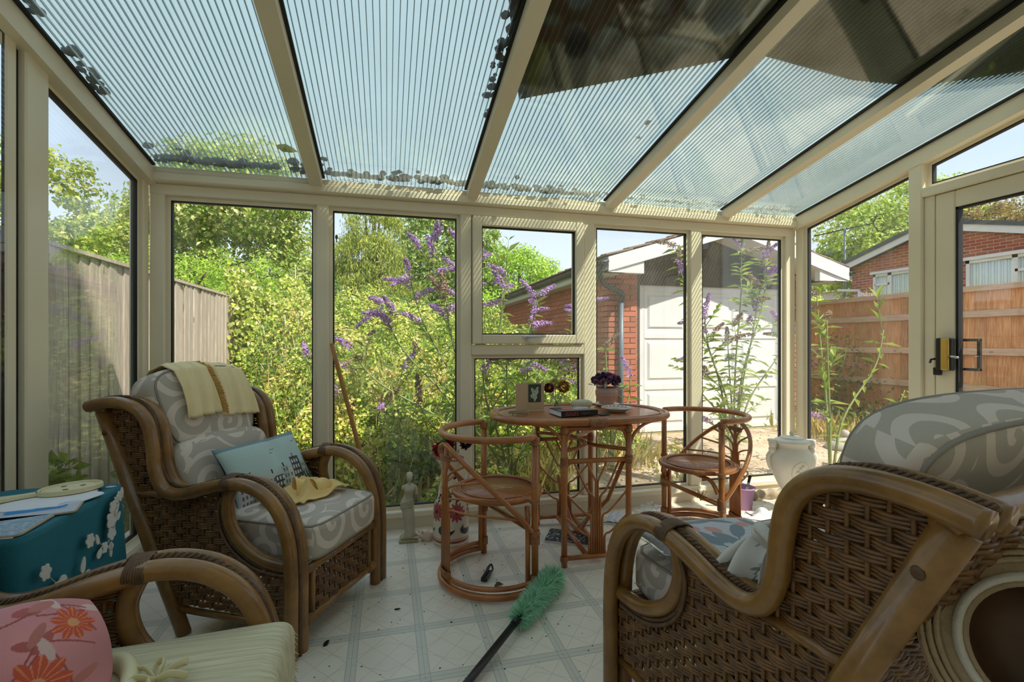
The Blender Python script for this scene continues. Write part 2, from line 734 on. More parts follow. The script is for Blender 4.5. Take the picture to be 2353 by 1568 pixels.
cane_mat('cane_dark', (110, 74, 34), (176, 126, 62), 0.34, 0.4)
cane_mat('cane_deep_brown', (74, 50, 32), (112, 78, 48), 0.55, 0.1)  # deeper brown cane; inside the hat it stands for shade
cane_mat('wicker_dark', (88, 58, 30), (156, 108, 58), 0.45, 0.2, 22)
cane_mat('rope_dark', (84, 60, 38), (128, 94, 62), 0.6, 0.0, 30)
cane_mat('cane_orange', (158, 90, 40), (208, 132, 66), 0.36, 0.35)
cane_mat('cane_wrap', (140, 84, 46), (196, 138, 86), 0.5, 0.1, 40)


def woven_orange():
    t = NT('woven_orange')
    v = t.coord('Object')
    w1 = t.n('TexWave', wave_type='BANDS', bands_direction='DIAGONAL')
    w1.inputs['Scale'].default_value = 16
    w1.inputs['Distortion'].default_value = 1.5
    t.l(v, w1.inputs[0])
    mp = t.n('Mapping')
    mp.inputs['Rotation'].default_value = (0, 0, PI / 2)
    t.l(v, mp.inputs[0])
    w2 = t.n('TexWave', wave_type='BANDS', bands_direction='DIAGONAL')
    w2.inputs['Scale'].default_value = 60
    t.l(mp.outputs[0], w2.inputs[0])
    h = t.math('MULTIPLY', w1.outputs['Fac'], w2.outputs['Fac'])
    f = t.noise(v, 9, 4)
    col = t.ramp(h, [(0.05, lin(120, 70, 38)), (0.5, lin(186, 116, 66))])
    col = t.mix(t.math('MULTIPLY', f, 0.5), col, lin(206, 132, 74))
    t.pbr(col, 0.34, 0, t.bump(h, 0.5, 0.003), 0.3)
    MATS['woven_orange'] = t.m


woven_orange()


def scroll_fabric(name, ground, figure, scale=5.2):
    """woven upholstery with pale scrolls: a spiral drawn in every Voronoi cell"""
    t = NT(name)
    uv = t.n('UVMap')
    vo = t.n('TexVoronoi', voronoi_dimensions='2D')
    vo.inputs['Scale'].default_value = scale
    vo.inputs['Randomness'].default_value = 0.55
    t.l(uv.outputs[0], vo.inputs['Vector'])
    sc = t.n('VectorMath', operation='SCALE')
    sc.inputs['Scale'].default_value = 1.0
    t.l(uv.outputs[0], sc.inputs[0])
    sub = t.n('VectorMath', operation='SUBTRACT')
    t.l(sc.outputs[0], sub.inputs[0])
    t.l(vo.outputs['Position'], sub.inputs[1])
    sp = t.n('SeparateXYZ')
    t.l(sub.outputs[0], sp.inputs[0])
    ang = t.math('ARCTAN2', sp.outputs[1], sp.outputs[0])
    r = t.math('MULTIPLY', vo.outputs['Distance'], 1.0)
    sgn = t.n('SeparateColor')
    t.l(vo.outputs['Color'], sgn.inputs[0])
    dirn = t.math('MULTIPLY_ADD', t.math('GREATER_THAN', sgn.outputs[0], 0.5), 2.0, -1.0)
    a2 = t.math('MULTIPLY', t.math('DIVIDE', ang, 2 * PI), dirn)
    ph = t.math('ADD', t.math('MULTIPLY', r, 2.9), t.math('ADD', a2, sgn.outputs[1]))
    fr = t.math('FRACT', ph)
    band = t.math('LESS_THAN', t.math('ABSOLUTE', t.math('SUBTRACT', fr, 0.5)), 0.21)
    lim = t.math('LESS_THAN', r, 0.62)
    fig = t.math('MULTIPLY', band, lim)
    wv = t.n('TexNoise')
    wv.inputs['Scale'].default_value = 420
    t.l(uv.outputs[0], wv.inputs['Vector'])
    base = t.mix(wv.outputs['Fac'], tuple(0.78 * x for x in lin(*ground)), lin(*ground))
    col = t.mix(fig, base, lin(*figure))
    t.pbr(col, 0.85, 0, t.bump(wv.outputs['Fac'], 0.15, 0.002), 0.0, 0.2)
    MATS[name] = t.m


scroll_fabric('scroll_fabric', (200, 188, 172), (226, 210, 196))
simple('piping', (150, 140, 128), 0.8, 0.1, 40)
simple('yellow_cloth', (242, 206, 136), 0.85, 0.10, 14, bump=0.3, bscale=260)
simple('cream_throw', (246, 224, 172), 0.85, 0.10, 9, bump=0.3, bscale=260)
simple('fringe', (206, 158, 84), 0.9, 0.2, 30)
simple('navy_cloth', (52, 58, 96), 0.9, 0.1)


def streak_cloth():
    t = NT('streak_cloth')
    f = t.noise(t.coord('Object', (4, 160, 40)), 1.0, 3)
    col = t.ramp(f, [(0.3, lin(190, 178, 140)), (0.7, lin(224, 214, 180))])
    t.pbr(col, 0.7, 0, t.bump(f, 0.3, 0.003))
    MATS['streak_cloth'] = t.m


streak_cloth()
paint_mat('print_cloth', 0.85, 0.08, 500)
paint_mat('print_gloss', 0.18, 0.0, 50, coat=0.4, bump=0)
paint_mat('print_paper', 0.6, 0.03, 200, bump=0)
leaf_mat('leaf', 0.4)
leaf_mat('petal', 0.3, 0.7, 0.0)
simple('teal_cloth', (24, 108, 122), 0.75, 0.12, 12, bump=0.25, bscale=300)
simple('applique', (214, 208, 198), 0.85, 0.08, 60, bump=0.5, bscale=120)
simple('paper_white', (232, 230, 232), 0.7, 0.04)
simple('kraft_card', (200, 172, 138), 0.8, 0.05)
simple('black_plastic', (24, 24, 26), 0.35, 0.1)
simple('brass', (205, 170, 92), 0.25, 0.08, metal=0.85)
simple('stone_statue', (204, 194, 170), 0.8, 0.22, 14, bump=0.4, bscale=40)
simple('stone_base', (176, 166, 130), 0.85, 0.2, 14, bump=0.4)
simple('urn_white', (232, 226, 212), 0.5, 0.1, 7, bump=0.1)
simple('shell', (226, 196, 176), 0.6, 0.18, 30, bump=0.4)
simple('lilac_pot', (176, 134, 168), 0.6, 0.06)
simple('green_plastic', (40, 120, 90), 0.4, 0.1)
simple('bristle', (48, 40, 34), 0.9, 0.2)
simple('steel', (180, 182, 184), 0.3, 0.05, metal=0.8)
simple('pink_pot', (216, 168, 150), 0.65, 0.12, 18)
simple('pumice', (214, 206, 178), 0.95, 0.15, 40, bump=0.9, bscale=160)
simple('cream_ivory', (226, 214, 170), 0.4, 0.06)
simple('straw', (176, 150, 116), 0.85, 0.25, 60, bump=0.6, bscale=220)
simple('straw_band', (206, 196, 180), 0.9, 0.15, 60, bump=0.5, bscale=220)
simple('bamboo_pole', (178, 122, 62), 0.5, 0.18, 10)
simple('clear_wrap', (206, 206, 206), 0.2, 0.05)
simple('driftwood', (176, 158, 132), 0.85, 0.35, 16, bump=0.7)
# outside
wood('fence_grey', (150, 134, 118), (206, 190, 172), 2, 5, 16, 0.85, 0.10)
wood('fence_orange', (172, 104, 60), (232, 176, 124), 2, 5, 14, 0.8, 0.2)
wood('rail_orange', (186, 144, 112), (216, 182, 150), 1, 5, 14, 0.8, 0.08)
simple('concrete', (176, 168, 154), 0.9, 0.2, 9, bump=0.5)
simple('brick_red', (176, 98, 70), 0.9, 0.28, 26, bump=0.7, bscale=90, rnd=0.22)
simple('mortar', (196, 168, 144), 0.95, 0.1, 30, bump=0.3)
simple('roof_tile', (132, 108, 94), 0.9, 0.3, 10, bump=0.6, rnd=0.15)
simple('slate', (78, 82, 86), 0.8, 0.2, 10)
simple('black_pipe', (44, 46, 48), 0.4, 0.1)
simple('grey_pipe', (96, 104, 114), 0.4, 0.1)
simple('bark', (96, 80, 62), 0.9, 0.3, 14, bump=0.8)
simple('twig', (128, 118, 92), 0.9, 0.2, 20)
simple('green_stem', (128, 142, 84), 0.7, 0.2, 20)
simple('pale_twig', (196, 182, 158), 0.9, 0.15)
simple('curtain', (206, 214, 210), 0.8, 0.15, 12, stretch=(1, 40, 1))
simple('blue_bowl', (150, 172, 182), 0.4, 0.05)
simple('moss', (40, 36, 22), 0.95, 0.4, 30, bump=0.8)


def brick_wall_mat(name, sc=1.0, flip=False):
    t = NT(name)
    tc = t.n('TexCoord')
    sp = t.n('SeparateXYZ')
    t.l(tc.outputs['Object'], sp.inputs[0])
    cb = t.n('CombineXYZ')
    t.l(sp.outputs[1 if flip else 0], cb.inputs[0])
    t.l(sp.outputs[2], cb.inputs[1])
    b = t.n('TexBrick')
    b.inputs['Scale'].default_value = 1.0
    b.inputs['Brick Width'].default_value = 0.225 * sc
    b.inputs['Row Height'].default_value = 0.075 * sc
    b.inputs['Mortar Size'].default_value = 0.006
    b.inputs['Color1'].default_value = (*lin(170, 88, 66), 1)
    b.inputs['Color2'].default_value = (*lin(138, 68, 54), 1)
    b.inputs['Mortar'].default_value = (*lin(190, 164, 144), 1)
    t.l(cb.outputs[0], b.inputs['Vector'])
    t.pbr(b.outputs['Color'], 0.9, 0, t.bump(b.outputs['Fac'], -0.4, 0.006))
    MATS[name] = t.m


brick_wall_mat('brickwork_far', 1.0, True)
brick_wall_mat('brickwork', 1.0, False)


def ground_mat(name, stops, sc):
    t = NT(name)
    v = t.coord('Object')
    f = t.noise(v, sc, 6, 0.7)
    g = t.noise(v, 38, 4, 0.7)
    col = t.ramp(t.math('MULTIPLY_ADD', g, 0.5, t.math('MULTIPLY', f, 0.5)), stops)
    t.pbr(col, 0.95, 0, t.bump(g, 0.9, 0.02))
    MATS[name] = t.m


ground_mat('soil', [(0.35, lin(92, 78, 50)), (0.5, lin(146, 132, 82)), (0.65, lin(178, 168, 112))], 1.3)
ground_mat('gravel', [(0.34, lin(120, 98, 76)), (0.48, lin(196, 170, 140)), (0.66, lin(232, 212, 184))], 2.0)
# ------------------------------------------------------------------ the conservatory shell
XL, XR, YF, YB = -1.29, 3.12, 3.12, -1.0
SL = 0.2


def roof_z(y):
    return 2.16 + SL * (YF - y)


tag(MB().box(-1.45, 3.28, YB, 3.30, -0.14, 0.0).build('floor', 'vinyl'), 'cream vinyl floor printed with banded star tiles', 'floor', kind='structure')

# low kerb walls with upstand and sill
for nm, b, lb in (('wall_front', (XL, XR, 3.125, 3.235), 'low cream kerb under the long front windows'),
                  ('wall_left', (-1.40, -1.295, YB, 3.235), 'low cream kerb under the windows beside the grey fence'),
                  ('wall_right', (3.125, 3.235, 2.17, 3.235), 'low cream kerb beside the glazed door')):
    w = MB().box(b[0], b[1], b[2], b[3], 0.0, 0.075).build(nm, 'kerb')
    tag(w, lb, 'wall', kind='structure')
    x0, x1, y0, y1 = b
    s = MB()
    if nm == 'wall_front':
        s.box(x0, x1, y0 - 0.025, y1 + 0.02, 0.075, 0.115, 0.006)
    elif nm == 'wall_left':
        s.box(x0 - 0.02, x1 + 0.02, y0, y1, 0.075, 0.115, 0.006)
    else:
        s.box(x0 - 0.02, x1 + 0.02, y0, y1, 0.075, 0.115, 0.006)
    s.build('sill', 'upvc', w)

hb = MB().box(-4.0, 5.3, -1.35, YB, -0.14, 3.2).build('wall_back', 'render_cream')
tag(hb, 'cream rendered house wall behind the conservatory', 'wall', kind='structure')
MB().prism([(-0.8, 3.2), (-0.8, 3.3), (-5.2, 5.6), (-9.6, 3.3), (-9.6, 3.2)], -4.3, 5.5, lambda u, v, d: (d, u, v)).build('house_roof', 'roof_tile', hb)


def frame_y(y):
    return lambda u, v, d: (u, y + d, v)


def frame_x(x):
    return lambda u, v, d: (x + d, u, v)


def glazed(name, poly, fr, label, glass='glass', bead=0.022, gd=0.0, gasket=0.007, depth=0.055, inner=-1):
    """fixed light: poly = opening outline; beads + gasket + pane; fr(u, v, d)"""
    t = thing(name, label, 'window', kind='structure')
    n = len(poly)
    cx = sum(p[0] for p in poly) / n
    cy = sum(p[1] for p in poly) / n

    def inset(k):
        # inset each edge by k (convex polygons)
        out = []
        for i in range(n):
            p0, p1, p2 = Vector(poly[i - 1]), Vector(poly[i]), Vector(poly[(i + 1) % n])
            d1, d2 = (p1 - p0).normalized(), (p2 - p1).normalized()
            n1, n2 = Vector((-d1.y, d1.x)), Vector((-d2.y, d2.x))
            if n1.dot(Vector((cx, cy)) - p1) < 0:
                n1 = -n1
            if n2.dot(Vector((cx, cy)) - p1) < 0:
                n2 = -n2
            den = 1 + n1.dot(n2)
            out.append(tuple(p1 + (n1 + n2) * (k / den)))
        return out

    def ringmesh(a, b, d0, d1):
        m = MB()
        for i in range(n):
            j = (i + 1) % n
            vs = [fr(*a[i], d0), fr(*a[j], d0), fr(*b[j], d0), fr(*b[i], d0), fr(*a[i], d1), fr(*a[j], d1), fr(*b[j], d1), fr(*b[i], d1)]
            m.add(vs, [(0, 1, 2, 3), (7, 6, 5, 4), (0, 4, 5, 1), (3, 2, 6, 7), (0, 3, 7, 4), (1, 5, 6, 2)])
        return m
    p1, p2 = inset(bead), inset(bead + gasket)
    ringmesh(poly, p1, -depth / 2 * 0.5, depth / 2 * 0.5).build('frame', 'upvc', t)
    ringmesh(p1, p2, -min(0.014, depth / 4), min(0.014, depth / 4)).build('gasket', 'gasket', t)
    MB().prism(inset(bead + 0.001), -0.005, 0.005, fr).build('pane', glass, t)
    return t


GY = 3.16
# mullions and posts (trim)
mull = [(-1.29, -1.215), (-0.415, -0.345), (0.462, 0.536), (1.325, 1.408), (2.178, 2.268), (3.03, 3.12)]
for i, (a, b) in enumerate(mull):
    tag(MB().box(a, b, 3.12, 3.205, 0.115, 2.06, 0.006).build('trim_%d' % (i + 1), 'upvc'),
        ['white corner post beside the grey fence', 'white mullion behind the armchair with the yellow throw', 'white mullion beside the opening window and tall vase',
         'white mullion between the opening window and the potted flower', 'white mullion behind the right bistro chair', 'white corner post behind the lidded urn'][i], 'mullion', kind='structure')
tag(MB().box(XL, XR, 3.115, 3.215, 2.012, 2.075, 0.006).box(XL, XR, 3.065, 3.215, 2.075, 2.125, 0.008).box(XL, XR, 3.08, 3.25, 2.125, 2.158, 0.005)
    .build('trim_7', 'upvc'), 'white eaves beam above the long front windows', 'beam', kind='structure')

lab = ['wide front window facing the grey fence and ivy', 'front window facing the weeping conifer and purple buddleia', '',
       'front window facing the brick pier and downpipe', 'front window facing the white garage door']
for i in range(5):
    if i == 2:
        continue
    a, b = mull[i][1], mull[i + 1][0]
    glazed('window_%d' % (i + 1), [(a, 0.115), (b, 0.115), (b, 2.012), (a, 2.012)], frame_y(GY), lab[i], 'glass_dusty' if i > 2 else 'glass')
# third bay: transom, opening casement above, fixed light below
a, b = mull[2][1], mull[3][0]
tag(MB().box(a, b, 3.118, 3.20, 1.095, 1.165, 0.006).build('trim_8', 'upvc'), 'white transom rail under the opening window', 'rail', kind='structure')
glazed('window_3', [(a, 0.115), (b, 0.115), (b, 1.095), (a, 1.095)], frame_y(GY), 'low fixed window behind the bistro table')
cw = thing('window_6', 'opening casement window with white handle above the bistro table', 'window', kind='structure')
a2, b2, z0, z1 = a + 0.004, b - 0.004, 1.169, 2.008
fw = 0.062
m = MB()
m.box(a2, a2 + fw, 3.10, 3.19, z0, z1, 0.006).box(b2 - fw, b2, 3.10, 3.19, z0, z1, 0.006)
m.box(a2 + fw, b2 - fw, 3.10, 3.19, z0, z0 + fw, 0.006).box(a2 + fw, b2 - fw, 3.10, 3.19, z1 - fw, z1, 0.006)
m.build('casement_frame', 'upvc', cw)
m = MB()
g0, g1, h0, h1 = a2 + fw, b2 - fw, z0 + fw, z1 - fw
gk = 0.008
m.box(g0, g0 + gk, 3.125, 3.15, h0, h1).box(g1 - gk, g1, 3.125, 3.15, h0, h1).box(g0, g1, 3.125, 3.15, h0, h0 + gk).box(g0, g1, 3.125, 3.15, h1 - gk, h1)
m.build('gasket', 'gasket', cw)
MB().box(g0, g1, 3.135, 3.145, h0, h1).build('pane', 'glass', cw)
hx = (a2 + b2) / 2
h = MB().box(hx - 0.055, hx - 0.005, 3.086, 3.10, z0 + 0.038, z0 + 0.058, 0.003).build('handle', 'white_paint', cw)
MB().tube([(hx - 0.03, 3.082, z0 + 0.048), (hx + 0.0, 3.07, z0 + 0.048), (hx + 0.10, 3.068, z0 + 0.052)], 0.008, 8, flat=0.7).build('lever', 'white_paint', h)
MB().box(hx - 0.026, hx - 0.002, 3.088, 3.10, z0 + 0.012, z0 + 0.04, 0.003).build('latch', 'white_paint', h)
tag(MB().ball((-0.303, 3.153, 1.83), (0.008, 0.002, 0.016), 8, 6).tube([(-0.303, 3.153, 1.82), (-0.302, 3.153, 1.795)], 0.003, 5).build('bird_dropping', 'slate'),
    'small grey bird dropping stuck on the front window', 'mark')

# left side
zt = lambda y: roof_z(y) - 0.095
tag(MB().box(-1.36, -1.285, 2.165, 2.29, 0.115, zt(2.25) + 0.02, 0.006).build('trim_9', 'upvc'), 'thick white post on the fence side of the teal covered table', 'post', kind='structure')
tag(MB().box(-1.312, -1.298, 2.09, 2.14, 0.115, zt(2.1) + 0.02, 0.005).build('trim_10', 'upvc'), 'slim white window bar at the far left edge', 'post', kind='structure')
tag(MB().box(-1.345, -1.31, 2.14, 2.165, 0.115, zt(2.2) + 0.01).build('trim_11', 'gasket'), 'black rubber joint between two white posts at the far left', 'joint', kind='structure')
tag(MB().box(-1.36, -1.29, 3.06, 3.12, 0.115, 2.10, 0.005).build('trim_12', 'upvc'), 'white corner post of the fence side wall', 'post', kind='structure')
glazed('window_7', [(2.29, 0.115), (3.06, 0.115), (3.06, zt(3.06)), (2.29, zt(2.29))], frame_x(-1.325), 'side window with sloping top facing the grey fence', 'glass_dusty')
glazed('window_8', [(YB, 0.115), (2.09, 0.115), (2.09, zt(2.09)), (YB, zt(YB))], frame_x(-1.305), 'side window beyond the slim bar at the far left', 'glass', bead=0.003, gasket=0.002, depth=0.012)
# right side
tag(MB().box(3.09, 3.20, 2.172, 2.25, 0.0, zt(2.2) + 0.02, 0.006).build('trim_13', 'upvc'), 'white post between the right side window and the glazed door', 'post', kind='structure')
tag(MB().box(3.12, 3.20, 3.05, 3.12, 0.115, 2.10, 0.005).build('trim_14', 'upvc'), 'white corner post of the door side wall', 'post', kind='structure')
glazed('window_9', [(2.25, 0.115), (3.05, 0.115), (3.05, zt(3.05)), (2.25, zt(2.25))], frame_x(3.155), 'side window with sloping top facing the orange fence', 'glass_dusty')
DY0, DY1 = 1.20, 2.115
tag(MB().box(3.085, 3.20, 0.90, 2.172, 2.045, 2.10, 0.006).box(3.11, 3.20, DY1, 2.172, 0.0, 2.045, 0.004).box(3.11, 3.20, DY0 - 0.06, DY0, 0.0, 2.045, 0.004)
    .build('trim_15', 'upvc'), 'white door surround with transom', 'frame', kind='structure')
glazed('window_10', [(0.90, 2.10), (2.172, 2.10), (2.172, zt(2.172)), (0.90, zt(0.90))], frame_x(3.155), 'wedge shaped light above the glazed door', 'glass')
glazed('window_11', [(YB, 0.115), (0.90, 0.115), (0.90, zt(0.90)), (YB, zt(YB))], frame_x(3.155), 'side window past the glazed door', 'glass')
tag(MB().box(3.09, 3.20, 0.86, 0.94, 0.0, zt(0.9) + 0.02, 0.006).build('trim_16', 'upvc'), 'white post on the hinge side of the glazed door', 'post', kind='structure')
dr = thing('door_1', 'white framed glazed door with black and brass lock', 'door', kind='structure')
m = MB()
m.box(3.11, 3.17, DY1 - 0.105, DY1 - 0.003, 0.01, 2.042, 0.006).box(3.11, 3.17, DY0 + 0.003, DY0 + 0.105, 0.01, 2.042, 0.006)
m.box(3.11, 3.17, DY0 + 0.105, DY1 - 0.105, 1.945, 2.042, 0.006).box(3.11, 3.17, DY0 + 0.105, DY1 - 0.105, 0.01, 0.18, 0.006)
m.build('door_leaf_frame', 'upvc', dr)
m = MB()
ga, gb = DY0 + 0.105, DY1 - 0.105
m.box(3.115, 3.15, gb - 0.014, gb, 0.18, 1.945).box(3.115, 3.15, ga, ga + 0.012, 0.18, 1.945).box(3.115, 3.15, ga, gb, 1.933, 1.945).box(3.115, 3.15, ga, gb, 0.18, 0.192)
m.build('gasket', 'gasket', dr)
MB().box(3.133, 3.141, ga, gb, 0.18, 1.945).build('pane', 'glass', dr)
lk = MB().box(3.07, 3.11, 2.005, 2.085, 1.02, 1.205, 0.006).build('lock_case', 'black_plastic', dr)
MB().box(3.055, 3.072, 2.012, 2.05, 1.022, 1.203, 0.004).build('brass_plate', 'brass', lk)
MB().tube([(3.075, 2.085, 1.085), (3.06, 2.10, 1.08), (3.06, 2.105, 1.06)], 0.006, 6).box(3.072, 3.10, 2.065, 2.10, 0.99, 1.035, 0.004).build('key', 'black_plastic', lk)
MB().tube([(3.075, 2.012, 1.10), (3.055, 1.99, 1.10), (3.05, 1.955, 1.095)], 0.006, 6).build('latch_pin', 'steel', lk)
m = MB()
m.box(3.175, 3.19, 1.93, 1.945, 1.02, 1.20).box(3.16, 3.19, 1.93, 2.01, 1.185, 1.20).box(3.16, 3.19, 1.93, 2.01, 1.02, 1.035)
m.build('outer_lock_case', 'black_plastic', dr)

# roof: rafters, ribbed panels
ceil = thing('ceiling', 'sloping roof of ribbed translucent sheets on white rafters', 'roof', kind='structure')
raf = [-1.29, -0.41, 0.53, 1.50, 2.44, 3.12]
YT = YF + 0.10


def rafter(x0, x1, dz0, dz1, mat='upvc', y0=YB, y1=3.07):
    z = lambda y, d: roof_z(y) + d
    v = [(x, y, z(y, d)) for y in (y0, y1) for x in (x0, x1) for d in (dz0, dz1)]
    return MB().add(v, [(0, 1, 3, 2), (4, 6, 7, 5), (0, 4, 5, 1), (2, 3, 7, 6), (0, 2, 6, 4), (1, 5, 7, 3)])


for i, x in enumerate(raf):
    if i == 0:
        r = rafter(x - 0.06, x + 0.035, -0.10, 0.012, y1=3.12)
    elif i == 5:
        r = rafter(x - 0.035, x + 0.06, -0.10, 0.012, y1=3.12)
    else:
        r = rafter(x - 0.036, x + 0.036, -0.062, 0.012)
    ro = r.build('rafter', 'upvc', ceil)
    for sx in (-1, 1):
        xa = x + sx * 0.036
        if (i == 0 and sx < 0) or (i == 5 and sx > 0):
            continue
        rafter(min(xa, xa + sx * 0.014), max(xa, xa + sx * 0.014), -0.012, 0.0).build('rubber_strip', 'gasket', ro)
for i in range(5):
    a, b = raf[i] + 0.036, raf[i + 1] - 0.036
    pn = rafter(a, b, 0.0, 0.004, y0=YB, y1=YT).build('roof_panel', 'polycarb', ceil)
    rb = MB()
    nrib = int((b - a) / 0.0245)
    for k in range(1, nrib):
        x = a + (b - a) * k / nrib
        rm = rafter(x - 0.0015, x + 0.0015, 0.005, 0.015, y0=YB, y1=YT)
        rb.add(rm.v, rm.f)
    tag(rb.build('ribs', 'polyrib', pn), kind='stuff')
# outer skin of eaves and gutter
tag(MB().box(XL - 0.05, XR + 0.05, 3.215, 3.30, 2.03, 2.12).build('trim_17', 'upvc'), 'white gutter along the eaves outside the front windows', 'gutter', kind='structure')
# dark slab built for an unidentified dark shape over the ribbed roof
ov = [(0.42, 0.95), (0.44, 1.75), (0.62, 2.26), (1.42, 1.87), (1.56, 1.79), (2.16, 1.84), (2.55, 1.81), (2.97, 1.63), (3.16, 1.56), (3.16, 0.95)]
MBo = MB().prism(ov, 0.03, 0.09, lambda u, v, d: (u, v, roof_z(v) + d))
tag(MBo.build('trim_18', 'dark_roof_slab'), 'unidentified dark brown shape over the upper ribbed roof panels', 'cover', kind='structure')
# moss and debris lying along the eaves on the roof
deb = MB()
rr = random.Random(3)
for i in range(420):
    x = rr.uniform(-1.25, 3.05)
    dens = 1.0 if x < 1.4 else 0.5
    y = 3.10 - abs(rr.gauss(0, 0.035 if x > -0.4 else 0.05)) * (1.0 + 0.4 * math.sin(x * 9))
    s = rr.uniform(0.010, 0.028) * dens
    deb.ball((x, y, roof_z(y) + 0.027 + s * 0.3), (s * rr.uniform(0.7, 1.5), s, s * 0.6), 6, 4)
for (x, y0, L) in ((-1.235, 2.05, 0.12), (-1.235, 2.42, 0.14), (0.47, 2.1, 0.3), (0.46, 1.9, 0.3)):
    for k in range(22):
        s = rr.uniform(0.010, 0.022)
        y = y0 + rr.uniform(-L, L)
        deb.ball((x + rr.uniform(-0.02, 0.03), y, roof_z(y) + 0.027), (s, s * 1.4, s * 0.5), 6, 4)
tag(deb.build('roof_moss', 'moss'), 'dark moss and leaf litter along the roof eaves', 'moss', kind='stuff')


def flat_leaf(L, W):
    out = [(0, 0)]
    for k in range(1, 8):
        u = k / 8
        out.append((u * L, W / 2 * math.sin(PI * u ** 0.8) * (1 + 0.15 * math.sin(k * 2.4))))
    out.append((L, 0))
    for k in range(7, 0, -1):
        u = k / 8
        out.append((u * L, -W / 2 * math.sin(PI * u ** 0.8) * (1 + 0.15 * math.cos(k * 2.1))))
    return out


simple('leaf_green_dry', (120, 130, 30), 0.7, 0.2, 20)
simple('leaf_brown_dry', (92, 76, 48), 0.8, 0.25, 20)
roof_leaves = [(-0.58, 2.83, 0.11, 0.075, 0.4, 'g', 'large yellow green leaf beside the second rafter'),
               (-0.36, 2.90, 0.05, 0.04, 1.0, 'b', 'small brown leaf just right of the second rafter'), (-0.20, 3.0, 0.05, 0.035, 2.0, 'g', 'small green leaf in the second roof bay near the moss'),
               (0.05, 2.98, 0.045, 0.04, 0.3, 'b', 'curled brown leaf in the middle of the second roof bay'), (0.29, 3.0, 0.06, 0.035, 1.4, 'g', 'narrow green leaf near the third rafter'),
               (1.32, 2.28, 0.05, 0.035, 0.8, 'b', 'brown leaf below the dark slab in the third roof bay'), (1.34, 2.42, 0.03, 0.025, 0.2, 'b', 'tiny leaf below a brown leaf in the third roof bay'),
               (2.52, 2.20, 0.045, 0.03, 2.4, 'b', 'brown leaf in the last roof bay beside the door'), (0.86, 3.02, 0.035, 0.03, 1.0, 'g', 'green leaf stuck low in the third roof bay'),
               (1.22, 3.0, 0.04, 0.03, 2.2, 'b', 'pale brown leaf low in the third roof bay')]
for (x, y, L, W, a, c, lb) in roof_leaves:
    ca, sa = math.cos(a), math.sin(a)
    m = MB().prism(flat_leaf(L, W), 0.022, 0.024, lambda u, v, d: (x + u * ca - v * sa, y + u * sa + v * ca, roof_z(y + u * sa + v * ca) + d))
    tag(m.build('fallen_leaf', 'leaf_green_dry' if c == 'g' else 'leaf_brown_dry'), lb, 'leaf', 'leaves lying on the ribbed roof')
# ------------------------------------------------------------------ outside: ground, fences, garage, houses
GZ = -0.12
tag(MB().box(-30, 40, 3.30, 45, GZ - 0.3, GZ).box(-30, -1.46, -12, 3.30, GZ - 0.3, GZ).box(3.29, 40, -12, 3.30, GZ - 0.3, GZ).build('ground', 'soil'),
    'dry grassy garden ground outside the windows', 'ground', kind='structure')
gp = [(1.15, 3.31), (1.35, 4.2), (1.9, 5.0), (2.6, 5.6), (3.0, 6.0), (6.6, 6.0), (7.0, 4.6), (6.6, 2.2), (6.0, 0.2), (3.30, 0.2), (3.30, 3.31)]
tag(MB().prism(gp, GZ, GZ + 0.02, lambda u, v, d: (u, v, d)).build('gravel_path', 'gravel'), 'sunlit beige gravel in front of the garage', 'path', kind='structure')
# loose stones on the gravel
rr = random.Random(11)
st = MB()
for i in range(1500):
    x, y = rr.uniform(1.4, 6.4), rr.uniform(1.0, 5.8)
    if x < 3.35 and y < 3.4:
        continue
    s = rr.uniform(0.006, 0.02)
    st.ball((x, y, GZ + 0.02 + s * 0.3), (s * rr.uniform(0.8, 1.6), s, s * 0.6), 5, 4)
simple('pebble', (206, 186, 160), 0.9, 0.3, 20)
tag(st.build('gravel_stones', 'pebble'), 'loose pale pebbles scattered over the gravel', 'gravel', kind='stuff')

# --- grey fence on the left
FX = -1.90
fl = thing('garden_fence', 'weathered grey vertical board fence beside the conservatory', 'fence', (FX, 0, 0))
pitch, bw = 0.108, 0.118
bmesh_board = MB().add([(0, 0, 0), (0.016, 0, 0), (0.006, bw, 0), (0, bw, 0), (0, 0, 1.84), (0.016, 0, 1.84), (0.006, bw, 1.84), (0, bw, 1.84)],
                       [(0, 3, 2, 1), (4, 5, 6, 7), (0, 1, 5, 4), (1, 2, 6, 5), (2, 3, 7, 6), (3, 0, 4, 7)]).mesh('board')
rr = random.Random(5)
for k in range(75):
    y = 0.2 + k * pitch
    mkobj('board', bmesh_board, 'fence_grey', fl, (rr.uniform(-0.002, 0.003), y, GZ + 0.02 + rr.uniform(-0.006, 0.006)), (0, rr.uniform(-0.006, 0.006), 0))
MB().box(-0.035, 0.03, 0.2, 8.35, GZ + 1.86, GZ + 1.885).build('capping_rail', 'fence_grey', fl)
for z in (0.35, 1.0, 1.6):
    MB().box(-0.05, -0.006, 0.2, 8.35, GZ + z, GZ + z + 0.07).build('rail', 'fence_grey', fl)

